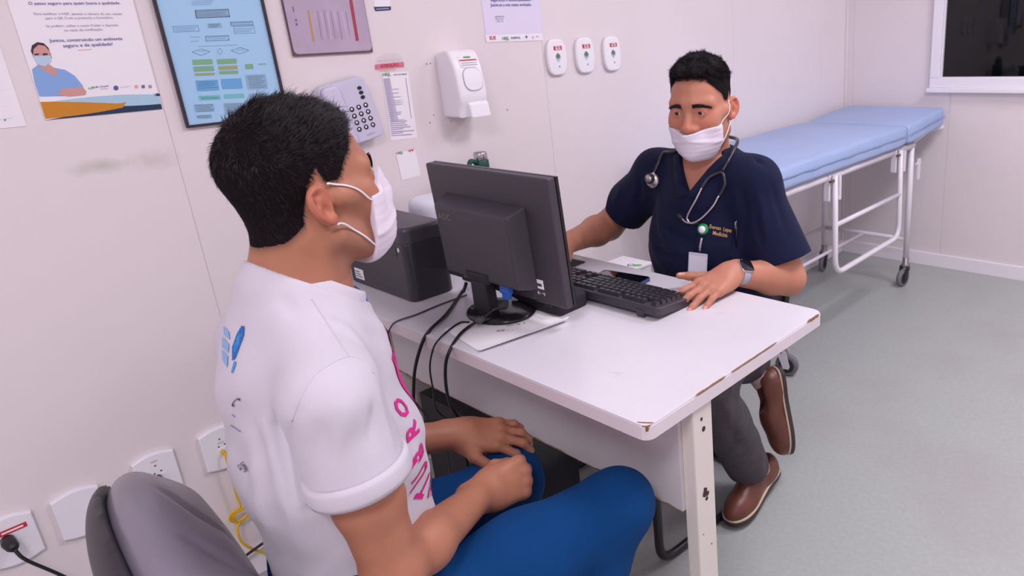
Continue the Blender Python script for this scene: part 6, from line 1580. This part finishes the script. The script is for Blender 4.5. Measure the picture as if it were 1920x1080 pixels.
arm(Gb, tR, uR, xR, (0.056, 0.047), (0.044, 0.029)); arm(Gb, tL, uL, xL, (0.056, 0.047), (0.044, 0.029))
gL = Hand(xL, (-0.10, -0.985, -0.13), (0.16, -0.10, 1.0), 1, 1.0)
gL.build(Gb, {'i': (4, 14, 8), 'm': (6, 14, 8), 'r': (6, 14, 8), 'l': (4, 16, 8)}, {'i': 9, 'm': 2, 'r': -4, 'l': -10}, [(0.020, 0.018, -0.012), (0.052, 0.040, -0.014), (0.080, 0.064, -0.012), (0.098, 0.082, -0.010)])
gR = Hand(xR, (0.02, -0.98, -0.10), (0, -0.1, 1.0), -1, 1.03)
gR.build(Gb, {f: (22, 26, 16) for f in 'imrl'}, None, [(0.020, 0.018, -0.012), (0.046, 0.040, -0.020), (0.056, 0.068, -0.026), (0.052, 0.092, -0.030)])
evG = lambda P, g=None: Gb.ev(P, None, g)
P, Q = polygonise(evG, *Gb.bounds(), 0.0029)
body_d = mesh_from('body', P, Q, m_skin, doc, 1); skin_cols(body_d, HD, SKIN_D, (gL, gR), evDN, 0.6)
def comb_d(L, r):
    v = np.stack([0.35*np.sign(L[:, 0])+0.3*np.sin(L[:, 1]*120), 0.5+0.4*np.sin(L[:, 0]*140), 0.7*np.ones(len(L))], 1)
    sd_ = sst(0.06, 0.03, L[:, 2])[:, None]; v = v*(1-sd_)+np.array((0, -0.3, -0.9))*sd_
    return v+r.normal(size=v.shape)*0.3
build_hair(HD, evDN, doc, 0.017, 0.011, comb_d, 14000, 11, 0.006, zr=(0.055, 0.105))
brow(HD, doc, m_hair, 480, 2, -0.0045, evHD); eyes(HD, doc, (0.25, -0.12))
build_mask(HD, evHD, doc, -0.049, -0.038, 0.040, -0.130, [[(s*0.062, 0.046, -0.040), (s*0.072, 0.020, -0.018), (s*0.076, 0.000, 0.010), (s*0.0765, -0.004, 0.012)] for s in (1, -1)]+[[(s*0.056, 0.042, -0.098), (s*0.066, 0.020, -0.074), (s*0.074, 0.000, -0.050), (s*0.080, -0.010, -0.036)] for s in (1, -1)])
# scrubs top
Gs = Field()
Gs.ecap((DXC, 1.515, 0.78), (DXC, 1.503, 0.925), 0.140, 0.118, (1, 0, 0), 1.34, 0.05)
Gs.ecap((DXC, 1.520, 0.545), (DXC, 1.515, 0.78), 0.148, 0.142, (1, 0, 0), 1.24, 0.05)
Gs.cap((NB[0], 1.512, 1.020), (NB[0]-0.005, 1.515, 0.93), 0.075, 0.09, 0.05)
for s_ in (tR, tL): Gs.cap((NB[0]+(0.04 if s_[0] > NB[0] else -0.04), 1.508, 1.012), s_+V3(0, 0, 0.004), 0.052, 0.062, 0.05)
Gsl = Field(); zR = tR+(uR-tR)*0.66; zL = tL+(uL-tL)*0.80
Gsl.cap(tR+V3(0.02, 0, 0), zR+(zR-tR)*0.2, 0.064, 0.078, 0.001); Gsl.cap(tL+V3(-0.02, 0, 0), zL+(zL-tL)*0.2, 0.066, 0.086, 0.001)
wob(Gs, (DXC, 1.5, 0.8), 0.6, 0.0028, 22, 21)
for pts, w_, h_ in (([(0.66, 1.40, 0.93), (0.72, 1.375, 0.86), (0.80, 1.365, 0.80)], 0.016, 0.007), ([(0.655, 1.42, 0.86), (0.70, 1.385, 0.79), (0.77, 1.36, 0.74)], 0.014, 0.008), ([(0.64, 1.44, 0.80), (0.69, 1.39, 0.73), (0.75, 1.37, 0.69)], 0.013, 0.008),
                    ([(0.93, 1.415, 0.97), (0.945, 1.40, 0.88), (0.94, 1.40, 0.80)], 0.016, -0.008), ([(0.955, 1.44, 0.92), (0.975, 1.43, 0.86), (0.98, 1.44, 0.80)], 0.013, 0.006), ([(0.90, 1.39, 0.99), (0.885, 1.375, 0.92), (0.89, 1.37, 0.86)], 0.012, 0.005),
                    ([(0.70, 1.39, 0.99), (0.69, 1.385, 0.93), (0.68, 1.39, 0.88)], 0.012, 0.005), ([(0.86, 1.37, 0.78), (0.82, 1.36, 0.72), (0.78, 1.36, 0.69)], 0.013, 0.006)):
    fold(Gs, pts, w_, h_)
ev1 = lambda P, g=None: np.minimum(Gs.ev(P), Gsl.ev(P))
DF = [([(1212, 425), (1240, 458), (1292, 478)], 0.011, 0.009), ([(1208, 462), (1236, 482), (1268, 496)], 0.009, 0.009), ([(1222, 400), (1262, 440), (1300, 455)], 0.010, -0.007), ([(1215, 445), (1240, 472), (1285, 490)], 0.008, -0.008), ([(1392, 345), (1400, 400), (1392, 470)], 0.012, -0.010), ([(1412, 330), (1428, 390), (1440, 455)], 0.010, 0.008), ([(1440, 330), (1462, 395), (1478, 455)], 0.009, -0.006), ([(1378, 330), (1384, 380), (1380, 415)], 0.010, 0.007),
      ([(1236, 345), (1228, 375), (1210, 410)], 0.010, 0.008), ([(1205, 320), (1200, 355), (1196, 395)], 0.010, -0.009), ([(1180, 310), (1165, 350), (1150, 390)], 0.010, 0.007), ([(1160, 330), (1140, 360), (1130, 385)], 0.008, -0.006), ([(1330, 440), (1300, 470), (1270, 490)], 0.010, 0.006), ([(1400, 290), (1420, 305), (1445, 325)], 0.008, -0.005), ([(1360, 455), (1372, 480), (1388, 500)], 0.010, 0.007)]
for W_, w_, h_ in [(march(ev1, q_), w_, h_) for q_, w_, h_ in DF]:
    if len(W_) > 1: fold(Gs, W_, w_, h_); fold(Gsl, W_, w_, h_)
for k in range(4):
    fold(Gsl, [(0.60-0.02*k, 1.43+0.01*k, 0.95-0.03*k), (0.56-0.025*k, 1.425, 0.90-0.03*k)], 0.010, 0.005); fold(Gsl, [(0.99+0.004*k, 1.44+0.022*k, 0.94), (1.025+0.008*k, 1.44+0.025*k, 0.82)], 0.009, 0.005 if k % 2 else -0.005)
eRd = (uR-tR)/np.linalg.norm(uR-tR); eLd = (uL-tL)/np.linalg.norm(uL-tL)
VT = np.array((0.812, 0.962), np.float32); VK = 1.55
aRm = Field(); aRm.cap(tR, uR, 0.062, 0.058, 0.001); aRm.cap(tL, uL, 0.064, 0.064, 0.001)
def evSc(P, g=None):
    d = Gs.ev(P, None, g); e_ = Gsl.ev(P, None, g)
    for c_, d_, s_ in ((zR, eRd, -1), (zL, eLd, 1)):
        t = (P-c_)@d_.astype(np.float32)
        e_ = np.maximum(e_, np.where(s_*(P[:, 0]-DXC) > 0, t, -1.0))
        hol = np.maximum(aRm.ev(P, None, g), -t-0.03); e_ = np.maximum(e_, np.where(s_*(P[:, 0]-DXC) > 0.02, -hol, -1.0))
    k = 0.035; hh = np.maximum(k-np.abs(d-e_), 0)/k; d = np.minimum(d, e_)-hh*hh*k*0.25
    v = (P[:, 2]-VT[1]-VK*np.abs(P[:, 0]-VT[0]))/math.sqrt(1+VK*VK)          # >0 inside the V
    v = np.minimum(v, 1.475-P[:, 1]+0.0)
    d = np.maximum(d, v)
    d = np.maximum(d, np.where(P[:, 1] >= 1.40, (P[:, 2]-1.072)+0.0*P[:, 0], -1)); return np.maximum(d, 0.50-P[:, 2])
P, Q = polygonise(evSc, *Gs.bounds(), 0.0036)
P2, Q2 = P, Q
m_scr_ = mat('navy_scrubs', srgb(15, 21, 54), 0.85, bump=0.25, bscale=1300, spec=0.25, sheen=0.03)
top_d = mesh_from('scrubs_top', P, Q, m_scr_, doc, 1)
bvD = bvh_of(top_d)
def front_y(x, z):
    h = bvD.ray_cast(Vector((x, 1.1, z)), Vector((0, 1, 0))); return h[0].y if h[0] else 1.42
# V-neck facing
for sgn in (-1, 1):
    V = []; Fc = []; n = 14
    for i in range(n+1):
        t = i/n; z = VT[1]+0.100*t; x = VT[0]+sgn*(z-VT[1])/VK
        for j, o_ in enumerate((0.001, 0.012, 0.024)):
            xx = x+sgn*o_*0.85; zz = z-o_*0.53; V.append((xx, front_y(xx, zz)-0.0022, zz))
    for i in range(n):
        for j in range(2): Fc.append((i*3+j, i*3+j+1, i*3+j+4, i*3+j+3))
    me = bpy.data.meshes.new('neck_facing'); me.from_pydata(V, [], Fc); o = link('neck_facing', me, m_scr_, top_d, True); md = o.modifiers.new('s', 'SOLIDIFY'); md.thickness = 0.003
# chest pocket with its pen and embroidery
V = []; Fc = []; n = 10; ax_, bx2, z1, z0p = 0.852, 0.935, 0.872, 0.775
for i in range(n+1):
    for j in range(n+1):
        x = ax_+(bx2-ax_)*i/n; z = z0p+(z1-z0p)*j/n; V.append((x, front_y(x, z)-0.0025, z))
for i in range(n):
    for j in range(n): Fc.append((i*(n+1)+j, i*(n+1)+j+1, (i+1)*(n+1)+j+1, (i+1)*(n+1)+j))
me = bpy.data.meshes.new('chest_pocket'); me.from_pydata(V, [], Fc); pk = link('chest_pocket', me, m_scr_, top_d, True); md = pk.modifiers.new('s', 'SOLIDIFY'); md.thickness = 0.003
bvP = bvD
m_gold = mat('gold_thread', srgb(206, 164, 96), 0.6)
px_text('Everson  Lopes', (1331, 428), (1371, 436), bvD, m_gold, top_d, 7.5, 'embroidery', 0.0062); px_text('Medicina', (1337, 440), (1363, 445), bvD, m_gold, top_d, 7.5, 'embroidery', 0.0062)
p0, n0 = pick(bvD, 1382.5, 421, 0.008)
pn = empty('pen', tuple(p0), 'pen with a silver clip in the chest pocket of the scrubs', 'pen')
tube('barrel', [tuple(p0+Vector((0, 0.002, 0.012))), tuple(p0+Vector((0, 0.0, -0.06)))], 0.0035, m_bkg, pn, 8); tube('clip', [tuple(p0+Vector((0.001, -0.004, 0.010))), tuple(p0+Vector((0.001, -0.005, -0.012)))], 0.0012, m_steel, pn, 6)
# stethoscope
sth = empty('stethoscope', (0.80, 1.45, 0.95), 'black and steel stethoscope hanging round the neck over the scrubs', 'stethoscope')
m_stub = mat('steth_tube', srgb(44, 40, 52), 0.3); m_stst = mat('steth_steel', srgb(206, 196, 198), 0.22, metal=0.85)
def pxs(pts, lift, bv=None):
    out = []
    for (x, y) in pts:
        p, n = pick(bv or bvD, x, y, lift)
        if p is not None: out.append(tuple(p))
    return out
lf = pxs([(1230, 322), (1238, 306), (1247, 290)], 0.007)
rt = pxs([(1378, 270), (1376, 285), (1368, 305), (1358, 322)], 0.008)
nk = [(NB[0]-0.075, 1.455, 1.062), (NB[0]-0.072, 1.52, 1.082), (NB[0]-0.02, 1.582, 1.088), (NB[0]+0.045, 1.57, 1.088), (NB[0]+0.078, 1.535, 1.084)]
tube('tubing', smooth_path(lf+nk+rt, 8), 0.0048, m_stub, sth, 10)
A1 = pxs([(1356, 324), (1344, 327), (1331, 334), (1322, 346), (1318, 352)], 0.008); A2 = pxs([(1356, 324), (1361, 333), (1362, 346), (1356, 358), (1349, 367)], 0.008)
tube('yoke_tube', smooth_path(A1, 6), 0.0046, m_stub, sth, 8); tube('yoke_tube', smooth_path(A2, 6), 0.0046, m_stub, sth, 8)
B1 = pxs([(1318, 352), (1307, 374), (1296, 394), (1291, 408), (1296, 417), (1303, 419)], 0.008); B2 = pxs([(1349, 367), (1338, 385), (1324, 402), (1311, 414), (1300, 418), (1290, 416), (1283, 409)], 0.011)
tube('ear_tube', smooth_path(B1, 6), 0.0027, m_stst, sth, 8); tube('ear_tube', smooth_path(B2, 6), 0.0027, m_stst, sth, 8)
e1_ = pxs([(1303, 419), (1310, 417)], 0.008); e2_ = pxs([(1283, 409), (1276, 402)], 0.011)
tube('ear_tip', e1_, [0.0045, 0.006], m_rub, sth, 8); tube('ear_tip', e2_, [0.0045, 0.006], m_rub, sth, 8)
c_, n_ = pick(bvD, 1226, 338, 0.006)
q_ = n_.to_track_quat('Z', 'Y'); CM = Matrix.Translation(c_) @ q_.to_matrix().to_4x4()
lathe('chestpiece', [(0.020, -0.005), (0.0215, -0.003), (0.0215, 0.003), (0.018, 0.006), (0.010, 0.009), (0.004, 0.010)], m_stst, sth, CM, 28)
lathe('bell', [(0.013, 0.006), (0.0150, 0.010), (0.0150, 0.014), (0.012, 0.016), (0.002, 0.0165)], m_stub, sth, CM @ T((-0.003, 0.006, 0)), 24); lathe('bell_rim', [(0.010, 0.0158), (0.0115, 0.0172), (0.002, 0.0174)], m_stst, sth, CM @ T((-0.003, 0.006, 0)), 24)
tube('stem', [tuple(CM @ Vector((0.004, 0.014, 0.006))), lf[0]], 0.004, m_stst, sth, 8)
# badge
bg = empty('id_badge', (0.85, 1.38, 0.85), 'green badge reel with a blank white card clipped to the scrubs', 'badge')
c_, n_ = pick(bvD, 1320, 430, 0.007); BM = Matrix.Translation(c_) @ n_.to_track_quat('Z', 'Y').to_matrix().to_4x4()
m_bgr = mat('badge_green', srgb(14, 132, 74), 0.35)
lathe('reel', [(0.0135, -0.004), (0.0155, -0.003), (0.0155, 0.003), (0.013, 0.005), (0.002, 0.0052)], m_bgr, bg, BM, 28); lathe('reel_face', [(0.0095, 0.005), (0.0095, 0.0062), (0.001, 0.0064)], m_white, bg, BM @ T((-0.001, -0.001, 0)), 24)
s0, _ = pick(bvD, 1318, 447, 0.008); s1_, _ = pick(bvD, 1314, 470, 0.010)
tube('strap', [tuple(s0), tuple((s0+s1_)/2+Vector((0, -0.002, 0))), tuple(s1_)], 0.0030, mat('strap_clear', srgb(170, 160, 178), 0.2, metal=0.4), bg, 8); tube('clip_stud', [tuple((s0*0.35+s1_*0.65)), tuple((s0*0.35+s1_*0.65)+n_*0.004)], 0.0035, m_stst, bg, 10)
k0, nk_ = pick(bvD, 1314, 490, 0.008); BK = Matrix.Translation(k0) @ nk_.to_track_quat('Z', 'Y').to_matrix().to_4x4()
up_ = (s1_-k0).normalized(); zz_ = Vector((0.25, -0.95, 0.12)).normalized(); xx_ = up_.cross(zz_).normalized(); yy_ = zz_.cross(xx_)
BK = Matrix(((xx_.x, yy_.x, zz_.x, k0.x), (xx_.y, yy_.y, zz_.y, k0.y-0.008), (xx_.z, yy_.z, zz_.z, k0.z), (0, 0, 0, 1)))
prism('card_holder', rrect(0.054, 0.066, 0.003, 3), 0.0014, mat('holder_clear', srgb(206, 204, 226), 0.2), bg, BK @ T((0, -0.006, 0))); prism('card', rrect(0.049, 0.055, 0.002, 3), 0.0006, mat('card_white', srgb(226, 222, 236), 0.5), bg, BK @ T((0, -0.009, 0.0015)))
# trousers
Gt = Field(); m_char = mat('charcoal_denim', srgb(74, 68, 74), 0.85, bump=0.35, bscale=900, var=0.12, vscale=60)
Gt.ecap((DXC, 1.52, 0.50), (DXC, 1.52, 0.60), 0.13, 0.13, (1, 0, 0), 1.3, 0.05)
kA, nA = np.array((0.925, 1.27, 0.515)), np.array((0.930, 1.470, 0.135)); kB, nB = np.array((0.72, 1.17, 0.54)), np.array((0.850, 1.605, 0.395))
for h_, k_, a_ in (((0.87, 1.52, 0.50), kA, nA), ((0.70, 1.52, 0.50), kB, nB)):
    h_ = np.array(h_); Gt.chain([h_, h_*0.4+k_*0.6, k_], [0.092, 0.082, 0.066], 0.04); Gt.chain([k_, k_*0.5+a_*0.5, a_], [0.068, 0.070, 0.066], 0.03)
wob(Gt, (0.9, 1.4, 0.3), 0.8, 0.0028, 34, 33)
for k in range(4): fold(Gt, [(0.885, 1.41+0.022*k, 0.30-0.045*k), (0.925, 1.385+0.028*k, 0.285-0.05*k), (0.97, 1.42+0.022*k, 0.30-0.045*k)], 0.009, 0.009)
evGt = lambda P, g=None: np.maximum(Gt.ev(P, None, g), np.minimum(0.105+0.10*(P[:, 1]-1.5)-P[:, 2], 5))
P, Q = polygonise(evGt, *Gt.bounds(), 0.0045); trd = mesh_from('trousers', P, Q, m_char, doc, 1)
# shoes
m_brown = mat('brown_leather', srgb(104, 58, 44), 0.38, bump=0.15, bscale=300, var=0.18, vscale=25); m_welt = mat('tan_welt', srgb(206, 184, 160), 0.6); m_dso = mat('dark_sole', srgb(58, 46, 46), 0.6)
shoe(doc, (0.945, 1.480, 0.028), (0.10, -0.99, -0.10), (0, -0.10, 1), m_brown, m_dso, m_welt, 0.98)
tube('sock', [tuple(nA+V3(0.0, 0.02, 0.02)), (0.938, 1.53, 0.075)], 0.036, mat('sock', srgb(196, 170, 170), 0.8), doc, 14)
shoe(doc, (0.955, 1.640, 0.252), (0.22, -0.12, -0.97), (-0.45, -0.88, -0.05), m_brown, m_dso, m_welt, 0.98)
tube('sock', [tuple(nB), (0.905, 1.612, 0.335)], 0.036, MATS['sock'], doc, 14)
# watch
wt = empty('smart_watch', tuple(xL), 'smart watch with black face and pale grey band on the wrist over the desk', 'watch')
ax_ = (xL-uL)/np.linalg.norm(xL-uL); wc = xL-ax_*0.030
m_band = mat('watch_band', srgb(164, 172, 186), 0.5)
band('strap', wc, ax_, 0.0345, 0.0275, (1, 0, 0), 0.020, 0.0022, m_band, wt)
upv = np.array((0.45, -0.40, 0.80)); upv = upv-ax_*(upv@ax_); upv /= np.linalg.norm(upv); sdv = np.cross(ax_, upv)
cc = wc+upv*0.0290; WM = Matrix(((sdv[0], ax_[0], upv[0], cc[0]), (sdv[1], ax_[1], upv[1], cc[1]), (sdv[2], ax_[2], upv[2], cc[2]), (0, 0, 0, 1)))
prism('case', rrect(0.038, 0.042, 0.010, 5), 0.0095, m_stst, wt, WM @ T((0, 0, -0.002)), 0.003, 3); prism('face', rrect(0.035, 0.039, 0.009, 5), 0.0012, m_scr, wt, WM @ T((0, 0, 0.0072)), 0.0008, 1)
tube('crown', [tuple(WM @ Vector((0.017, 0.006, 0.003))), tuple(WM @ Vector((0.021, 0.006, 0.003)))], 0.003, m_stst, wt, 10)
